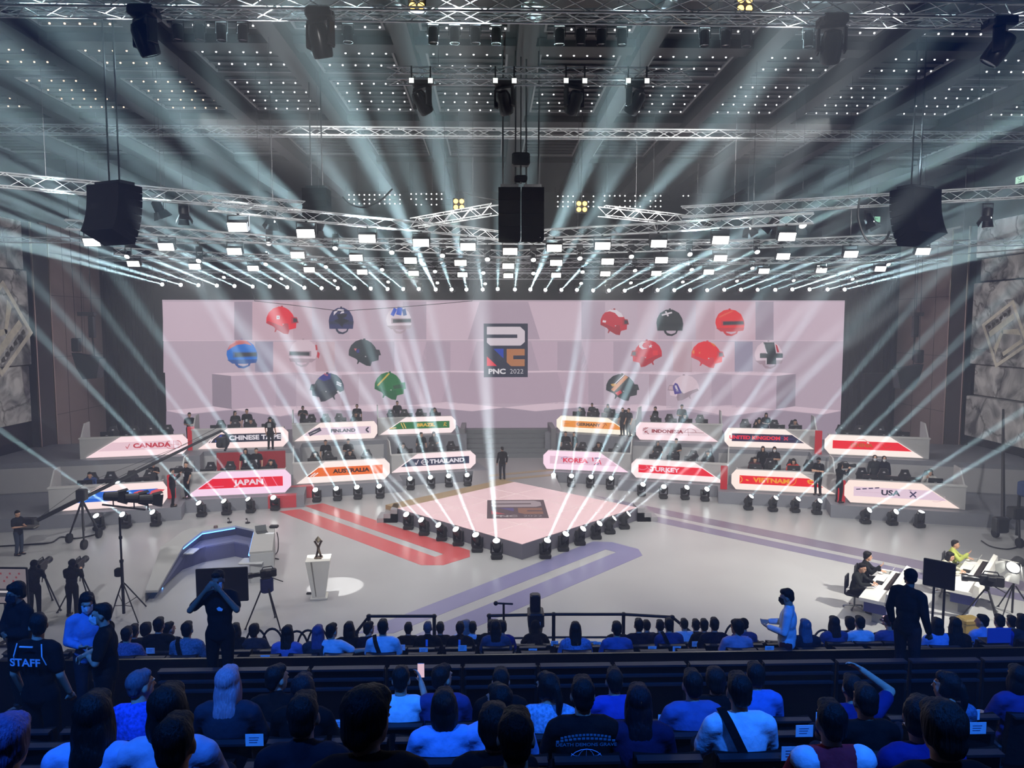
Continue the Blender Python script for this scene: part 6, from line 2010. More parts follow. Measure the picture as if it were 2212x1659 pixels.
def camera_on_tripod(label, px, py, h, yaw, spread=.55, s=1.0, cloth=None):
    p = onz(px, py, 0)
    t = thing('tripod_camera', label, 'camera', p, yaw)
    tripod(t, h - .25, spread, .02)
    MB().cyl((0, 0, h - .3), (0, 0, h - .1), .06, .07, 10).bev((-.1, -.12, h - .14), (.1, .12, h - .08), .02).build('fluid_head', PAINT, BK, t)
    MB().cyl((.06, -.08, h - .1), (.16, -.5, h - .35), .015, None, 6).build('pan_bar', PAINT, BK, t)
    video_camera(t, (0, 0, h + .02), 1.2 * s)
    if cloth:
        MB().bev((-.12, -.2, h - .55), (.12, .15, h - .1), .05).build('rain_cover', CLOTH, cloth, t)
    return t


camera_on_tripod('video camera with navy cover on a tripod beside the presenter desk', 577, 1352, 1.55, 2.0, .6, .9, rgb(50, 56, 96))
camera_on_tripod('video camera on a tripod beside the second caster desk', 2128, 1352, 1.35, 1.1, .7, 1.2)
for i, (px, py, lab) in enumerate(((92, 1322, 'hooded camera person in black beside the television'), (172, 1320, 'hooded camera person in black farther from the television'))):
    p = onz(px, py, 0)
    person(lab, 'stand_cam', p + V((0, -.35, 0)), .25 - i * .2, shirt=rgb(16, 17, 19), trousers=rgb(14, 15, 17), hair='hood', hairc=rgb(14, 15, 17), sl='long')
    camera_on_tripod('studio camera on a tripod worked by the %s hooded camera person' % nth(i + 1), px + 4, py - 8, 1.35, .2, .65, 1.1)
# studio lamp and the second crane at the caster side
p = ony(2192, 1222, 21)
t = thing('studio_lamp', 'bright round studio lamp with open barndoors near the side wall', 'stage light', V((p.x, p.y, 0)))
q = V((-.8, -.5, -.3)).to_track_quat('Z', 'Y')
hd = put('lamp_head', MB().lathe([(.08, -.35), (.17, -.3), (.19, .1), (.21, .12), (.19, .1)], 16).mesh('lamp_head', True), PAINT, BK, t, loc=(0, 0, p.z), rot=q)
put('lit_lens', MB().lathe([(.18, .11), (.1, .15), (.01, .16)], 16).mesh('lit_lens'), LAMPFACE, (1, 1, .95, 1), hd)
fl = MB()
for k in range(4):
    m = Matrix.Rotation(k * PI / 2, 4, 'Z')
    fl.prism([m @ V((-.17, .2, .1)), m @ V((.17, .2, .1)), m @ V((.24, .36, .38)), m @ V((-.24, .36, .38))], m @ V((0, .01, 0)))
put('barndoor', fl.mesh('barndoor'), PAINT, rgb(190, 190, 186), hd)
MB().cyl((0, 0, .05), (0, 0, p.z - .2), .03, None, 8).build('pole', PAINT, BK, t)
tripod(t, .9, .6)
p = onz(2196, 1172, 0)
t = thing('camera_dolly', 'black camera crane dolly with cables near the caster side wall', 'camera crane', p)
for a in (0, 120, 240):
    q = V((math.cos(R(a)) * .8, math.sin(R(a)) * .8, 0))
    MB().cyl((0, 0, 1.3), q + V((0, 0, .2)), .05, .04, 8).build('leg', PAINT, BK, t)
    MB().lathe([(.05, -.06), (.19, -.06), (.2, 0), (.19, .06), (.05, .06)], 14, Matrix.Translation(q + V((0, 0, .2))) @ Matrix.Rotation(R(90), 4, 'Y')).build('wheel', PAINT, rgb(26, 26, 28), t, True)
MB().cyl((0, 0, .3), (0, 0, 2.0), .07, .06, 10).bev((-.35, -.25, 1.0), (.35, .25, 1.45), .04).build('pivot_post', PAINT, BK, t)
MB().cyl((-.9, -.4, .9), (1.6, 3.4, 5.0), .08, .05, 4).build('boom_arm', PAINT, rgb(36, 36, 38), t)
MB().bev((-1.25, -.6, .55), (-.75, -.2, 1.15), .05).build('counterweight', PAINT, BK, t)
MB().bev((-.3, -.6, 2.0), (.3, -.2, 2.6), .06).build('reel_bag', CLOTH, rgb(56, 72, 110), t)
hang([onz(2120, 1168, .03), onz(2140, 1180, .03), onz(2175, 1186, .03), onz(2205, 1180, .03)], .025, 'black cables on the floor beside the caster side dolly', name='floor_cable')
p = onz(2091, 1364, 0)
t = thing('flight_case', 'small olive brown case standing on the floor near the caster desks', 'case', p, .1)
MB().bev((-.27, -.2, .0), (.27, .2, .42), .04).build('case_body', PAINT, rgb(128, 108, 56), t)
MB().box((-.28, -.205, .26), (.28, .205, .29)).build('lid_edge', METAL, rgb(120, 110, 80), t)
# ------------------------------------------------------------------ raked seating
TIERS = [(-4.0, 2.5, 5.80, 1), (2.5, 3.5, 5.80, 0), (3.5, 4.45, 5.33, 0), (4.45, 5.5, 4.88, 0), (5.5, 6.35, 4.48, 0), (6.35, 7.15, 4.14, 0), (7.15, 7.9, 4.05, 0), (7.9, 10.65, 3.80, 0), (10.65, 11.7, 2.71, 0), (11.7, 12.6, 2.38, 0), (12.6, 13.5, 1.98, 0), (13.5, 14.4, 1.60, 0), (14.4, 15.6, 1.18, 0)]
mb = MB()
for a, b, z, _ in TIERS:
    mb.box((-24.5, a, -.28), (26.5, b, z))
mb.build('floor_seating_tiers', CARPET, rgb(9, 9, 11), kind='structure')
nz = MB()
for a, b, z, k in TIERS[1:]:
    nz.box((-24.5, b - .03, z), (26.5, b + .012, z + .012))
nz.build('trim_4', METAL, rgb(60, 60, 64), kind='structure')
ROWY = {'B1': (3.05, 5.80), 'B2': (3.95, 5.33), 'B3': (5.0, 4.88), 'B4': (5.95, 4.48), 'B5': (6.75, 4.14), 'R1': (11.3, 2.71), 'R2': (12.2, 2.38), 'R3': (13.1, 1.98), 'R4': (14.0, 1.60), 'R5': (14.9, 1.18)}
ROWN = {'B1': 'nearest seat row', 'B2': 'second nearest seat row', 'B3': 'third nearest seat row', 'B4': 'fourth nearest seat row', 'B5': 'seat row just behind the aisle', 'R1': 'seat row just beyond the barriers', 'R2': 'second row beyond the barriers', 'R3': 'third row beyond the barriers', 'R4': 'fourth row beyond the barriers', 'R5': 'front row of seats at the stage'}

# one theatre seat
seat0 = thing('audience_seat', 'x', 'seat')
bk = []
for i in range(7):
    x = -.235 + .47 * i / 6
    bk.append((x, -.19 - .03 * (1 - (x / .235) ** 2)))
mb = MB()
prof = [V((x, y, .42)) for x, y in bk] + [V((x, y + .07, .42)) for x, y in reversed(bk)]
mb.prism(prof, (0, -.05, .52))
mb.build('backrest', CLOTH, rgb(9, 9, 10), seat0)
MB().box((-.225, -.29, .925), (.225, -.22, .945)).build('back_edge', PAINT, rgb(36, 36, 40), seat0)
MB().bev((-.23, -.19, .36), (.23, .24, .46), .04).build('seat_cushion', CLOTH, rgb(9, 9, 11), seat0)
MB().box((-.03, -.2, 0), (.03, .1, .36)).box((-.12, -.22, 0), (.12, .12, .02)).build('pedestal', PAINT, rgb(22, 22, 24), seat0)
MB().bev((.235, -.28, .62), (.275, .14, .66), .012).box((.24, -.27, .3), (.27, -.2, .62)).build('armrest', PAINT, rgb(46, 44, 44), seat0)
seat_used = False

# hair, shirt colours and labels of everyone seated: row, px, head y, pose, hair, hair colour, shirt, sleeve, label, extra
WS = rgb(214, 224, 236)
LB = rgb(120, 140, 170)
BLN = rgb(150, 138, 132)
A = [
    ('R1', 717, 1365, 'sit_arm', 'short', HAIRB, WS, 'short', 'person in a white tee stretching an arm over the next seat', None),
    ('R1', 827, 1357, 'sit', 'short', HAIRB, WS, 'short', 'person in a white tee with a dark cross strap, near the middle', 'strap'),
    ('R1', 621, 1382, 'sit', 'long', HAIRB, rgb(130, 120, 170), 'short', 'person with long dark hair and lavender top', None),
    ('R1', 687, 1380, 'sit', 'long', rgb(96, 84, 120), DGREY, 'short', 'person with long light hair, painted purple-lit, by the stretching arm', None),  # light hair, the purple light on it put into the hair colour
    ('R2', 754, 1377, 'sit', 'bob', HAIRB, BLACK, 'long', 'dark clothed person beyond the stretching arm', None),
    ('R2', 797, 1360, 'sit_right', 'short', HAIRB, NAVY, 'short', 'person in navy beside the white tee with cross strap', None),
    ('R4', 882, 1360, 'sit', 'short', HAIRB, BLACK, 'short', 'dark haired person under the barrier top rail near the trophy', None),
    ('R3', 924, 1358, 'sit', 'crop', rgb(92, 92, 98), BLACK, 'long', 'grey haired person in a dark jacket under the barrier post', 'lan'),
    ('R4', 951, 1366, 'sit', 'short', HAIRB, BLACK, 'short', 'dark haired person beside the grey haired one', None),
    ('R3', 994, 1361, 'sit', 'short', HAIRB, BLACK, 'long', 'person in black with a bright lanyard beside the blonde one', 'lan'),
    ('R4', 1006, 1354, 'sit_right', 'long', BLN, WS, 'short', 'blonde long haired person in white near the microphone stand', None),
    ('R4', 1021, 1358, 'sit', 'short', HAIRB, BLACK, 'short', 'dark haired person between the blonde one and the microphone stand', None),
    ('R2', 1071, 1386, 'sit', 'long', HAIRB, rgb(70, 76, 96), 'short', 'person with long black hair in front of the microphone stand', None),
    ('R3', 1083, 1356, 'sit_left', 'short', HAIRB, rgb(44, 44, 110), 'short', 'person in indigo looking aside near the microphone stand', None),
    ('R4', 1062, 1354, 'sit', 'short', HAIRB, BLACK, 'long', 'dark person just left of the microphone stand'.replace('left of', 'before'), None),
    ('R1', 1243, 1386, 'sit', 'long', HAIRB, rgb(120, 134, 170), 'short', 'person with smooth long black hair and a patterned top', 'check'),
    ('R1', 1332, 1380, 'sit', 'short', HAIRB, rgb(70, 96, 150), 'short', 'short haired person in blue under the second barrier post', None),
    ('R5', 1335, 1359, 'sit', 'short', HAIRB, BLACK, 'short', 'small distant person at the second barrier post', None),
    ('R2', 1380, 1364, 'sit', 'short', HAIRB, NAVY, 'short', 'dark haired person in navy beside the second barrier post', None),
    ('R4', 1397, 1357, 'sit', 'crop', HAIRB, DGREY, 'short', 'distant person between the second and the last barrier post', None),
    ('R2', 1445, 1355, 'sit', 'short', HAIRB, rgb(50, 66, 110), 'short', 'broad haired person with a pale strap at the last barrier post', 'strap'),
    ('R3', 1426, 1361, 'sit', 'crop', HAIRB, NAVY, 'short', 'person in navy half hidden at the last barrier post', None),
    ('R4', 1478, 1350, 'sit', 'crop', HAIRB, WS, 'short', 'person in a pale shirt just past the last barrier post', None),
    ('R4', 1503, 1358, 'sit', 'short', HAIRB, BLACK, 'short', 'dark person next past the pale shirt at the last barrier post', None),
    ('R3', 1521, 1359, 'sit', 'short', HAIRB, BLACK, 'short', 'dark person second past the pale shirt at the barrier end', None),
    ('R2', 1543, 1367, 'sit', 'short', HAIRB, NAVY, 'short', 'dark round haired person third past the pale shirt', None),
    ('R1', 1592, 1370, 'sit_left', 'fluffy', HAIRB, rgb(170, 150, 176), 'short', 'person in a white and maroon shirt with full hair', None),
    ('R3', 1607, 1352, 'sit', 'cap', BLACK, rgb(60, 70, 110), 'short', 'capped person with blue lanyard beside the hoop chairs', 'lan'),
    ('R1', 1739, 1378, 'sit', 'long', rgb(96, 104, 122), rgb(30, 34, 44), 'long', 'person with long pale grey hair beside the white paper bags', None),
    ('R2', 1801, 1372, 'sit', 'long', rgb(34, 26, 28), rgb(70, 80, 120), 'short', 'person with long brown hair behind the standing white shirt', None),
    ('R3', 1836, 1360, 'sit', 'fluffy', HAIRB, BLACK, 'short', 'dark full haired person near the first caster desk', None),
    ('R2', 1857, 1357, 'sit', 'short', HAIRB, WS, 'short', 'person in a pale shirt near the first caster desk', None),
    ('R2', 1921, 1346, 'sit_phone', 'cap', rgb(60, 30, 32), rgb(90, 88, 130), 'short', 'person in a dark red cap holding up a phone', 'phone'),
    ('R1', 2024, 1367, 'sit', 'bob', HAIRB, rgb(150, 170, 220), 'short', 'bob haired person in pale blue beside the capped standing person', None),
    ('R1', 2062, 1386, 'sit', 'long', HAIRB, BLACK, 'long', 'long haired person in black before the olive case', None),
    ('R2', 2122, 1350, 'sit_left', 'short', HAIRB, rgb(160, 180, 230), 'long', 'broad person in a pale blue shirt near the side camera tripod', None),
    ('R2', 2159, 1348, 'sit', 'short', HAIRB, rgb(40, 70, 170), 'long', 'person in bright blue beside the broad pale blue shirt', None),
    ('R3', 2185, 1355, 'sit', 'short', HAIRB, BLACK, 'short', 'dark haired person second from the wall under the studio lamp', None),
    ('R2', 2208, 1362, 'sit', 'bob', HAIRB, DGREY, 'short', 'person in dark grey nearest the wall under the studio lamp', None),
    ('R2', 343, 1352, 'sit', 'short', HAIRB, BLACK, 'short', 'tall dark haired person under the tall light stand', None),
    ('R3', 365, 1360, 'sit_right', 'short', HAIRB, DGREY, 'short', 'person looking aside next to the tall dark haired one', None),
    ('R1', 404, 1362, 'sit', 'short', HAIRB, rgb(120, 124, 140), 'short', 'person in a patterned shirt with a dark strap near the aisle', 'checkstrap'),
    ('R2', 289, 1365, 'sit', 'short', HAIRB, BLACK, 'short', 'dark haired person beyond the embracing pair', None),
    ('R3', 315, 1362, 'sit', 'fluffy', HAIRB, BLACK, 'short', 'full haired dark person left beyond the tall light stand'.replace('left ', ''), None),
    ('R1', 274, 1372, 'sit', 'short', HAIRB, rgb(110, 106, 140), 'short', 'person in a checked shirt just past the embracing pair', 'check'),
    ('R3', 508, 1362, 'sit', 'bob', HAIRB, BLACK, 'short', 'dark person just past the person touching their face', None),
    ('R3', 549, 1372, 'sit', 'fluffy', HAIRB, DGREY, 'short', 'dark person below the presenter side tripod', None),
    # rear block
    ('B4', 302, 1484, 'sit_right', 'crop', rgb(96, 86, 96), rgb(70, 90, 190), 'short', 'person with greying short hair and blue patterned shirt', 'check'),
    ('B4', 492, 1478, 'sit', 'long', rgb(176, 140, 150), rgb(40, 44, 54), 'long', 'person with long pink blonde hair in dark clothes', None),
    ('B2', 202, 1552, 'sit', 'long', HAIRB, rgb(170, 180, 220), 'short', 'person with very long black hair in a white blouse', None),
    ('B2', 362, 1537, 'sit', 'bob', HAIRB, rgb(176, 176, 206), 'long', 'bob haired person in a pale ribbed sweater', None),
    ('B1', 378, 1622, 'sit', 'short', HAIRB, BLACK, 'short', 'large dark head before the pale ribbed sweater', None),
    ('B1', 12, 1655, 'sit', 'fluffy', rgb(110, 96, 140), BLACK, 'short', 'purple haired head at the bottom corner', None),
    ('B5', 866, 1472, 'sit_phone', 'short', HAIRB, WS, 'short', 'person in a white tee holding a glowing phone', 'phone'),
    ('B5', 956, 1468, 'sit_right', 'short', HAIRB, rgb(70, 64, 110), 'short', 'dark haired person beside the glowing phone', None),
    ('B5', 598, 1469, 'sit_right', 'short', HAIRB, BLACK, 'long', 'person in profile next to an empty card marked seat', None),
    ('B4', 654, 1492, 'sit', 'bob', rgb(34, 28, 30), BLACK, 'long', 'round dark haired person before the seat card', None),
    ('B2', 655, 1553, 'sit', 'short', HAIRB, rgb(24, 26, 34), 'long', 'large person in a dark jacket, second seat row from the camera', None),
    ('B1', 795, 1562, 'sit_right', 'fluffy', HAIRB, BLACK, 'short', 'largest round dark head near the middle', None),
    ('B3', 959, 1530, 'sit', 'bob', HAIRB, rgb(150, 176, 226), 'short', 'bob haired person in a pale blue tee', None),
    ('B5', 1082, 1474, 'sit', 'short', HAIRB, BLACK, 'short', 'dark head behind the white shirted one near the middle', None),
    ('B3', 1077, 1520, 'sit_left', 'short', HAIRB, rgb(170, 180, 230), 'short', 'dark haired person with a pale collar near the middle', None),
    ('B2', 1068, 1588, 'sit', 'fluffy', HAIRB, BLACK, 'short', 'big dark head before the pale collar', None),
    ('B4', 1182, 1489, 'sit_left', 'pony', HAIRB, rgb(140, 170, 200), 'short', 'person with a ponytail and pale patterned shirt', 'check'),
    ('B3', 1259, 1505, 'sit', 'short', HAIRB, rgb(16, 16, 18), 'short', 'person in a black tee with a globe printed on the back', 'globe'),
    ('B5', 1327, 1474, 'sit', 'short', HAIRB, rgb(50, 70, 160), 'short', 'person in a blue shirt past the globe tee', None),
    ('B3', 1380, 1520, 'sit', 'long', rgb(24, 20, 26), rgb(26, 30, 62), 'long', 'long haired person in a dark blue coat beside the globe tee', None),
    ('B4', 1496, 1482, 'sit', 'short', HAIRB, rgb(80, 96, 150), 'short', 'person in a blue grey shirt with a mask strap', None),
    ('B5', 1546, 1474, 'sit', 'fluffy', HAIRB, BLACK, 'short', 'dark full haired person behind the bright white shirt', None),
    ('B3', 1597, 1497, 'sit', 'short', HAIRB, WS, 'short', 'person in a bright white shirt with a black cross strap', 'strap'),
    ('B5', 1632, 1462, 'sit', 'short', HAIRB, rgb(84, 120, 190), 'short', 'person in a light blue top behind the cross strap', None),
    ('B4', 1842, 1490, 'sit_raise', 'crop', HAIRB, rgb(32, 40, 96), 'short', 'close cropped person in navy raising an arm', None),
    ('B3', 1868, 1562, 'sit', 'short', HAIRB, BLACK, 'short', 'dark head between the two largest heads', None),
    ('B2', 1796, 1570, 'sit', 'short', HAIRB, rgb(170, 40, 52), 'short', 'large dark haired person in a red and white shirt', 'white'),
    ('B2', 1990, 1556, 'sit_right', 'short', HAIRB, rgb(30, 40, 110), 'short', 'large dark haired person in blue by the card marked seats', None),
    ('B4', 2047, 1490, 'sit_left', 'pony', HAIRB, rgb(90, 110, 140), 'short', 'person in a dotted blouse with gathered hair', 'check'),
    ('B1', 2036, 1648, 'sit', 'fluffy', rgb(44, 34, 30), BLACK, 'short', 'brownish large head at the bottom edge', None),
    ('B1', 1115, 1645, 'sit', 'short', HAIRB, BLACK, 'short', 'dark head at the bottom edge near the middle', None),
    ('B5', 2200, 1470, 'sit', 'bob', HAIRB, rgb(60, 56, 110), 'short', 'person in violet nearest the wall behind the aisle', None),
]


def globe(t, P):
    y, z, r = P['che'][1] - .165, P['che'][2] - .02, .12
    mb = MB()
    for k in range(-2, 3):
        pts = [V((r * math.cos(a) * (k / 2.0), y - .03 * math.sin(a), z + r * math.sin(a))) for a in [R(-90 + 18 * i) for i in range(11)]]
        mb.tube(pts, .0025, 4)
    for k in (-.6, 0, .6):
        w_ = math.sqrt(1 - k * k) * r
        mb.tube([V((w_ * math.cos(R(i * 18)), y - .03 * math.sin(R(i * 18)) * .6, z + k * r - .012 * math.sin(R(i * 18)))) for i in range(11)], .0025, 4)
    mb.build('globe_print', PAPER, rgb(170, 190, 225), t)
    ct = MB()
    for pts in ([(-.1, .0), (-.06, .05), (-.01, .03), (-.02, -.03), (-.05, -.05), (-.06, -.1), (-.09, -.06)], [(.01, .03), (.05, .05), (.1, .01), (.08, -.05), (.05, -.1), (.03, -.04)]):
        ct.prism([V((u, y - .024, z + v)) for u, v in pts], (0, -.004, 0))
    ct.build('printed_land', PAPER, rgb(120, 160, 235), t)
    tx = MB()
    for i, (s_, sz) in enumerate((('', 0),)):
        pass
    for i, (w_, zz) in enumerate(((.17, .2), (.2, .175))):
        n = 14
        for k in range(n):
            x = -w_ + 2 * w_ * k / n
            tx.box((x, y - .012, z + zz - .02 * (x / w_) ** 2), (x + 2 * w_ / n * .7, y - .008, z + zz + .012 - .02 * (x / w_) ** 2))
    put_text(tx, 'DEATH DEMONS GRAVE', .032, (0, y - .012, z + .14), (1, 0, 0), (0, 0, 0), .0006, 1.15)
    tx.build('printed_lettering', PAPER, rgb(90, 130, 150), t)


def lan(t, P):
    y, z = P['che'][1] - .15, P['sho'][2]
    MB().prism([V((-.02, y + .02, z + .06)), V((.02, y + .02, z + .06)), V((.02, y - .01, z - .1)), V((-.02, y - .01, z - .1))], (0, -.01, 0)).build('lanyard', CLOTH, rgb(110, 160, 240), t)


def white_sides(t, P):
    for s in (-1, 1):
        q = V(P['sho']) + V((s * .16, -.01, .0))
        MB().ell(q, (.095, .085, .085), 12, 8).build('white_shoulder', CLOTH, WS, t, True)


rows = {k: [] for k in ROWY}
for row, px, py, pk, hs, hc_, sc_, sl_, lab, ex in A:
    D, z = ROWY[row]
    q = ony(px, py, D)
    scl = max(.98, min(1.2, (q.z - z) / 1.2))
    rows[row].append(q.x)
    kit = {'strap': strap_on, 'checkstrap': strap_on, 'lan': lan, 'phone': phone_in, 'globe': globe, 'white': white_sides}.get(ex)
    suffix = {'R': ' in the far seat block', 'B': ' in the near seat block'}[row[0]]
    if len((lab + suffix).split()) > 16:
        suffix = ''
    person(lab + suffix, pk, V((q.x, D + .02, z)), random.uniform(-.06, .06), shirt=sc_, trousers=rgb(24, 26, 32), hair=hs, hairc=hc_, sl=sl_, scale=scl, group='seated audience', shirtm=CHECK if ex in ('check', 'checkstrap') else None, kit=kit)
rows['R1'] += [ony(x, 1415, 11.18).x for x in (577, 659, 735, 915, 996, 1156, 1409, 1488, 1660, 1755, 1825, 1900, 2140)]
rows['B1'] += [ony(x, 1640, 3.05).x for x in (120, 220, 500, 980, 1260, 1460, 1640, 1850)]
rows['B2'] += [ony(x, 1600, 3.95).x for x in (520, 930, 1570)]
PITCH_X = .58
for row, xs in rows.items():
    D, z = ROWY[row]
    lim = .70 * D + .3
    xs = sorted(xs)
    keep = []
    for x in xs:
        if keep and x - keep[-1] < .46:
            continue
        keep.append(x)
    full = []
    edge = [-lim + .03 * D] + keep + [lim + .03 * D]
    for a, b in zip(edge, edge[1:]):
        if a in keep:
            full.append(a)
        g = b - a
        n = int(round(g / PITCH_X)) - 1
        for i in range(max(0, n)):
            full.append(a + g * (i + 1) / (n + 1))
    for i, x in enumerate(full):
        lab = 'black seat, %s from the crane side in the %s' % (nth(i + 1), ROWN[row])
        if not seat_used:
            s_ = seat0
            seat_used = True
        else:
            s_ = dup(seat0)
        s_.location = (x, D, z)
        tag(s_, lab, 'seat', 'black audience seats')

# printed cards on the seats
CARDS = [('R1', 573, 1422), ('R1', 732, 1425), ('R1', 813, 1424), ('R1', 994, 1420), ('R1', 1073, 1423), ('R1', 1253, 1422), ('R1', 1333, 1422), ('R1', 1489, 1415), ('R1', 1584, 1415), ('R1', 1754, 1418), ('R1', 1821, 1415), ('R2', 655, 1406), ('R3', 653, 1395), ('R3', 767, 1399), ('R2', 915, 1405), ('R2', 999, 1400), ('R2', 1151, 1407), ('R2', 1409, 1402), ('R3', 1290, 1392), ('R4', 1198, 1386), ('R2', 1462, 1402), ('R3', 1503, 1391), ('R4', 1526, 1386), ('R4', 1557, 1383), ('R5', 1139, 1384), ('R5', 1282, 1379), ('R2', 325, 1404), ('R1', 1662, 1402), ('R2', 866, 1398), ('B4', 548, 1537), ('B1', 482, 1650), ('B5', 400, 1516), ('B5', 728, 1513), ('B5', 1439, 1506), ('B5', 1780, 1503), ('B4', 1739, 1529), ('B3', 1712, 1566), ('B2', 1670, 1615), ('B5', 2102, 1502), ('B4', 2114, 1524), ('B2', 2204, 1602)]
card_n = {}
for row, px, py in sorted(CARDS, key=lambda c: (c[0], c[1])):
    D, z = ROWY[row]
    card_n[row] = card_n.get(row, 0) + 1
    yy = D - .29
    q = ony(px, py, yy)
    w_ = .072
    hgt = max(min(q.z, z + .98), z + .75)
    t = thing('seat_card', 'white card, %s from the crane side in the %s' % (nth(card_n[row]), ROWN[row]), 'card', (q.x, yy, hgt), 0, 'white cards on the seat backs')
    MB().box((-w_, -.004, -.05), (w_, .0, .05)).build('card_sheet', PAPER, rgb(226, 230, 236), t)
    tx = MB()
    for k in range(3):
        tx.box((-w_ * .6, -.006, .02 - k * .02), (w_ * (.5 - .1 * k), -.004, .026 - k * .02))
    tx.build('printed_line', PAPER, rgb(130, 136, 160), t, kind='stuff')

# barrier panels along the cross aisle
bar0 = thing('aisle_barrier', 'x', 'barrier')
MB().box((-.43, 0, 0), (.43, .04, .72)).build('panel', CARPET, rgb(9, 9, 10), bar0)
for z in (.73, .6, .48):
    MB().box((-.44, -.05, z), (.44, .05, z + .025)).build('rail', PAINT, rgb(40, 40, 44), bar0)
for s in (-1, 1):
    MB().box((s * .44 - .015, -.02, 0), (s * .44 + .015, .02, .74)).build('post', PAINT, rgb(9, 9, 10), bar0)
for i in range(12):
    x = -3.65 + .94 * i
    b_ = bar0 if i == 0 else dup(bar0)
    b_.location = (x, 8.75, 3.8)
    tag(b_, 'black slatted barrier panel along the cross aisle, %s from the crane side' % nth(i + 1), 'barrier', 'barrier panels along the cross aisle')

# ------------------------------------------------------------------ people standing in the seats
ST = 'people standing among the seats'
def stand(px, top, D, z, lab, pk, rz, **k):
    q = ony(px, top, D)
    person(lab, pk, V((q.x, D, z)), rz, scale=max(.9, min(1.14, (q.z - z) / 1.745)), group=ST, **k)
    return q


def staff(t, P):
    y, z = P['che'][1] - .166, P['che'][2] + .06
    mb = MB()
    put_text(mb, 'STAFF', .11, (0, y - .012, z), (1, 0, 0), (0, 0, 0), .003, 1.1)
    mb.build('lettering', PAPER, rgb(200, 205, 225), t)
    MB().prism([V((-.07, y + .02, z + .15)), V((.07, y + .02, z + .15)), V((.07, y + .02, z + .162)), V((-.07, y + .02, z + .162))], (0, -.012, 0)).build('collar_line', PAPER, WS, t)
    for s in (-1, 1):
        MB().tube([V((s * .13, y + .06, z + .17)), V((s * .15, y + .03, z + .05)), V((s * .17, y + .06, z - .05))], .006, 5).build('sleeve_piping', PAPER, WS, t)


def logo_chest(t, P):
    z, y = P['che'][2] + .02, P['che'][1] + .15
    MB().prism([V((-.1, y, z)), V((-.05, y, z + .03)), V((-.02, y, z + .01)), V((-.04, y, z - .02)), V((-.09, y, z - .025))], (0, .012, 0)).build('chest_badge', PAPER, WS, t)


stand(78, 1326, 7.45, 4.05, 'person in a black tee reading STAFF on the back', 'stand_turn', -.1, shirt=rgb(14, 14, 17), hair='short', kit=staff)
stand(36, 1259, 9.2, 3.8, 'tall dark person with full hair standing beyond the STAFF tee', 'stand_cross', PI - .5, shirt=rgb(18, 18, 22), hair='fluffy', sl='long', skin=DARK_SKIN, mask=rgb(40, 40, 46), eyes=True)
stand(187, 1280, 9.0, 3.8, 'masked person with long hair in a blue shirt beside the embracing person', 'stand_tab', PI + .5, shirt=rgb(120, 140, 190), trousers=rgb(30, 32, 40), hair='long', sl='long', mask=True, eyes=True)
stand(222, 1303, 8.4, 3.8, 'masked person in black with folded arms facing the long haired one', 'stand_cross', PI - 1.25, shirt=BLACK, hair='short', mask=True, eyes=True)
stand(471, 1231, 9.5, 3.8, 'masked person in black touching their face, facing the seats', 'stand_face', PI, shirt=rgb(17, 17, 20), hair='short', mask=True, eyes=True, skin=DARK_SKIN, kit=logo_chest)
stand(1966, 1229, 9.5, 3.8, 'tall person in black with a cap and mask standing in the aisle', 'stand_turn', -1.0, shirt=rgb(15, 15, 17), trousers=rgb(22, 24, 30), hair='cap', hairc=BLACK, sl='long', mask=rgb(40, 44, 80), eyes=True, skin=DARK_SKIN)
stand(1703, 1272, 11.3, 2.71, 'masked person in a white shirt standing sideways before the first row', 'stand_tab', 1.1, shirt=WS, trousers=rgb(90, 30, 40), hair='short', sl='long', mask=rgb(30, 30, 34), eyes=True)

# front barrier rails at the stage
def rail_run(label, pts, D=15.4):
    c = ony(*pts[0], D)
    t = thing('front_barrier', label, 'barrier', V((c.x, D, 1.18)))
    w3 = [V((ony(x, y, D).x - c.x, k * .0, ony(x, y, D).z - 1.18)) for k, (x, y) in enumerate(pts)]
    MB().tube(w3, .035, 8).build('top_rail', PAINT, BK, t)
    MB().tube([V((p.x, p.y, max(.1, p.z - .52))) for p in w3], .025, 8).build('lower_rail', PAINT, BK, t)
    for p in w3:
        MB().cyl((p.x, p.y, 0), (p.x, p.y, p.z), .04, None, 8).ell((p.x, p.y, p.z), (.06, .06, .05), 8, 6).build('post', PAINT, BK, t)


rail_run('black tube barrier before the trophy', [(770, 1366), (797, 1331), (938, 1331)])
rail_run('black tube barrier behind the floor microphone and camera', [(1057, 1330), (1196, 1327), (1347, 1327), (1452, 1333), (1500, 1372)])
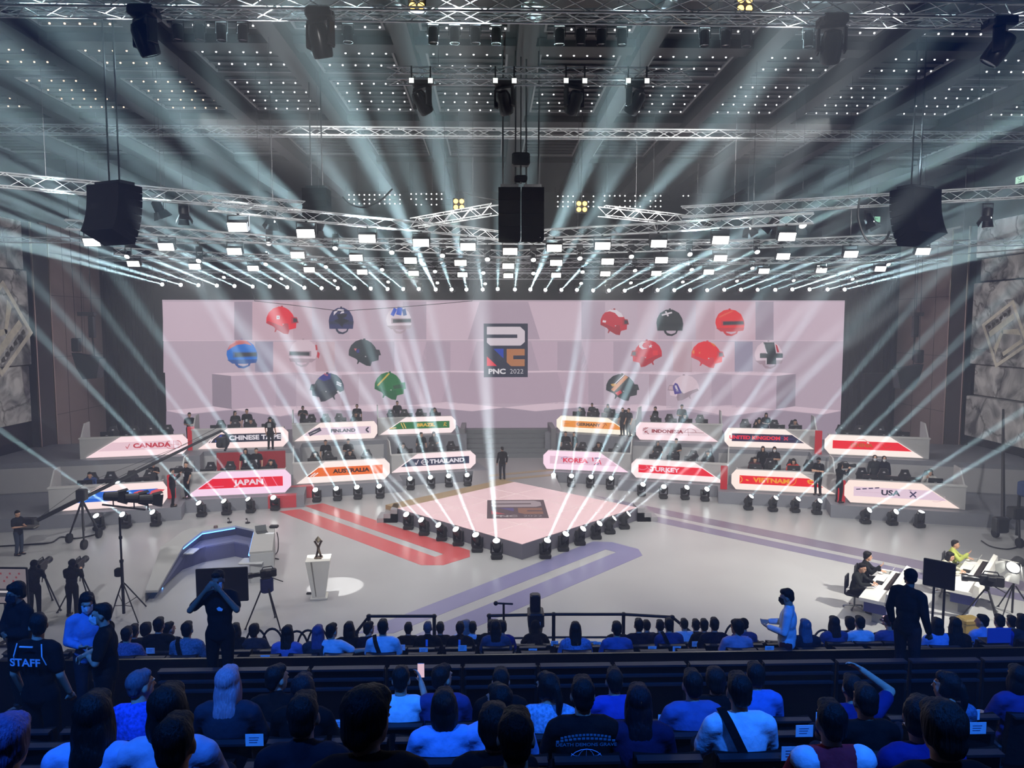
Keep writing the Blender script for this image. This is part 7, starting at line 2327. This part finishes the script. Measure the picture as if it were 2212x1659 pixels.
# hoop backed chairs at the front
hoop0 = thing('hoop_chair', 'x', 'chair')
pts = [V((.22 * math.cos(R(a)) if 20 < a < 160 else (.22 if a <= 20 else -.22), -.22, .66 + .3 * math.sin(R(a)))) for a in range(0, 181, 15)]
MB().tube([V((.2, -.22, .0))] + pts + [V((-.2, -.22, .0))], .022, 8).build('back_hoop', PAINT, rgb(24, 24, 26), hoop0, True)
MB().bev((-.22, -.22, .42), (.22, .22, .47), .02).build('seat', CLOTH, rgb(24, 24, 26), hoop0)
for s in (-1, 1):
    MB().cyl((s * .19, .18, 0), (s * .19, .18, .42), .018, None, 8).build('leg', PAINT, rgb(24, 24, 26), hoop0)
for i, (px, py) in enumerate(((555, 1352), (590, 1352), (643, 1358), (667, 1356), (688, 1347), (1585, 1342), (1775, 1356), (1830, 1360), (1892, 1362))):
    h_ = hoop0 if i == 0 else dup(hoop0)
    q = ony(px, py, 15.1)
    h_.location = (q.x, 15.25, 1.18)
    h_.scale = (1, 1, max(.8, min(1.25, (q.z - 1.18) / .98)))
    tag(h_, 'black hoop backed chair at the front of the seats, %s from the crane side' % nth(i + 1), 'chair', 'hoop backed chairs at the front')
# microphone stand and the shrouded camera at the front
p = ony(1088, 1303, 15.2)
t = thing('microphone_stand', 'small black T-shaped microphone stand before the blue floor band', 'microphone', V((p.x, 15.2, 1.18)))
zt_ = ony(1088, 1303, 15.2).z - 1.18
MB().cyl((0, 0, .02), (0, 0, zt_), .025, None, 8).cyl((0, 0, zt_ * .7), (0, 0, zt_ * .76), .05, None, 8).build('pole', PAINT, BK, t)
MB().cyl((-.14, 0, zt_), (.2, 0, zt_ - .02), .022, None, 8).ell((-.17, 0, zt_), (.05, .05, .05), 10, 7).build('cross_microphone', PAINT, BK, t)
MB().cyl((0, 0, 0), (0, 0, .03), .18, .16, 14).build('round_foot', PAINT, BK, t)
q = ony(1157, 1320, 15.0)
t = thing('pedestal_camera', 'black shrouded studio camera on a pedestal before the blue floor band', 'camera', V((q.x, 15.0, 1.18)))
za = ony(1157, 1345, 15.0).z - 1.18
zb_ = ony(1157, 1283, 15.0).z - 1.18
MB().lathe([(.34, 0), (.34, .12), (.16, .2), (.12, za * .7), (.17, za)], 14).build('pedestal', PAINT, BK, t, True)
MB().bev((-.17, -.25, za - .03), (.17, .2, za + (zb_ - za) * .45), .03).build('camera_body', PAINT, BK, t)
MB().bev((-.12, -.1, za + (zb_ - za) * .42), (.1, .12, zb_), .03).build('top_viewfinder', PAINT, BK, t)
MB().box((-.09, -.256, za + .05), (.09, -.25, za + .12)).build('label_plate', PAPER, rgb(170, 172, 176), t)
person('camera operator in black crouched at the shrouded pedestal camera', 'sit_desk', V((q.x - .05, 14.1, 1.60)), 0, shirt=BLACK, trousers=BLACK, hair='hood', hairc=BLACK, sl='long', scale=.93)
# white bags beside the pale haired person
for i, (px, py) in enumerate(((1690, 1385), (1712, 1383))):
    q = ony(px, py, 12.0)
    t = thing('paper_bag', 'white paper bag %s the pale grey haired person' % ('next to' if i else 'second from'), 'bag', V((q.x, 12.2, 2.38)))
    MB().bev((-.09, -.06, .45), (.09, .06, .8), .01).build('bag_body', PAPER, rgb(232, 232, 228), t)
    MB().box((-.09, -.06, .0), (.09, .06, .45)).build('bag_base', PAPER, rgb(222, 222, 218), t)
# laptop held open in front of the bright blue shirt
q = ony(2158, 1374, 11.5)
t = thing('laptop', 'blue lit open laptop lid in the far seat block near the wall', 'laptop', V((q.x, 11.5, q.z - .12)))
MB().bev((-.2, -.01, 0), (.2, .01, .26), .006).build('display_lid', PAINT, rgb(90, 110, 190), t)
MB().bev((-.2, .0, -.02), (.2, .24, 0), .006).build('keyboard_base', PAINT, rgb(40, 44, 60), t)
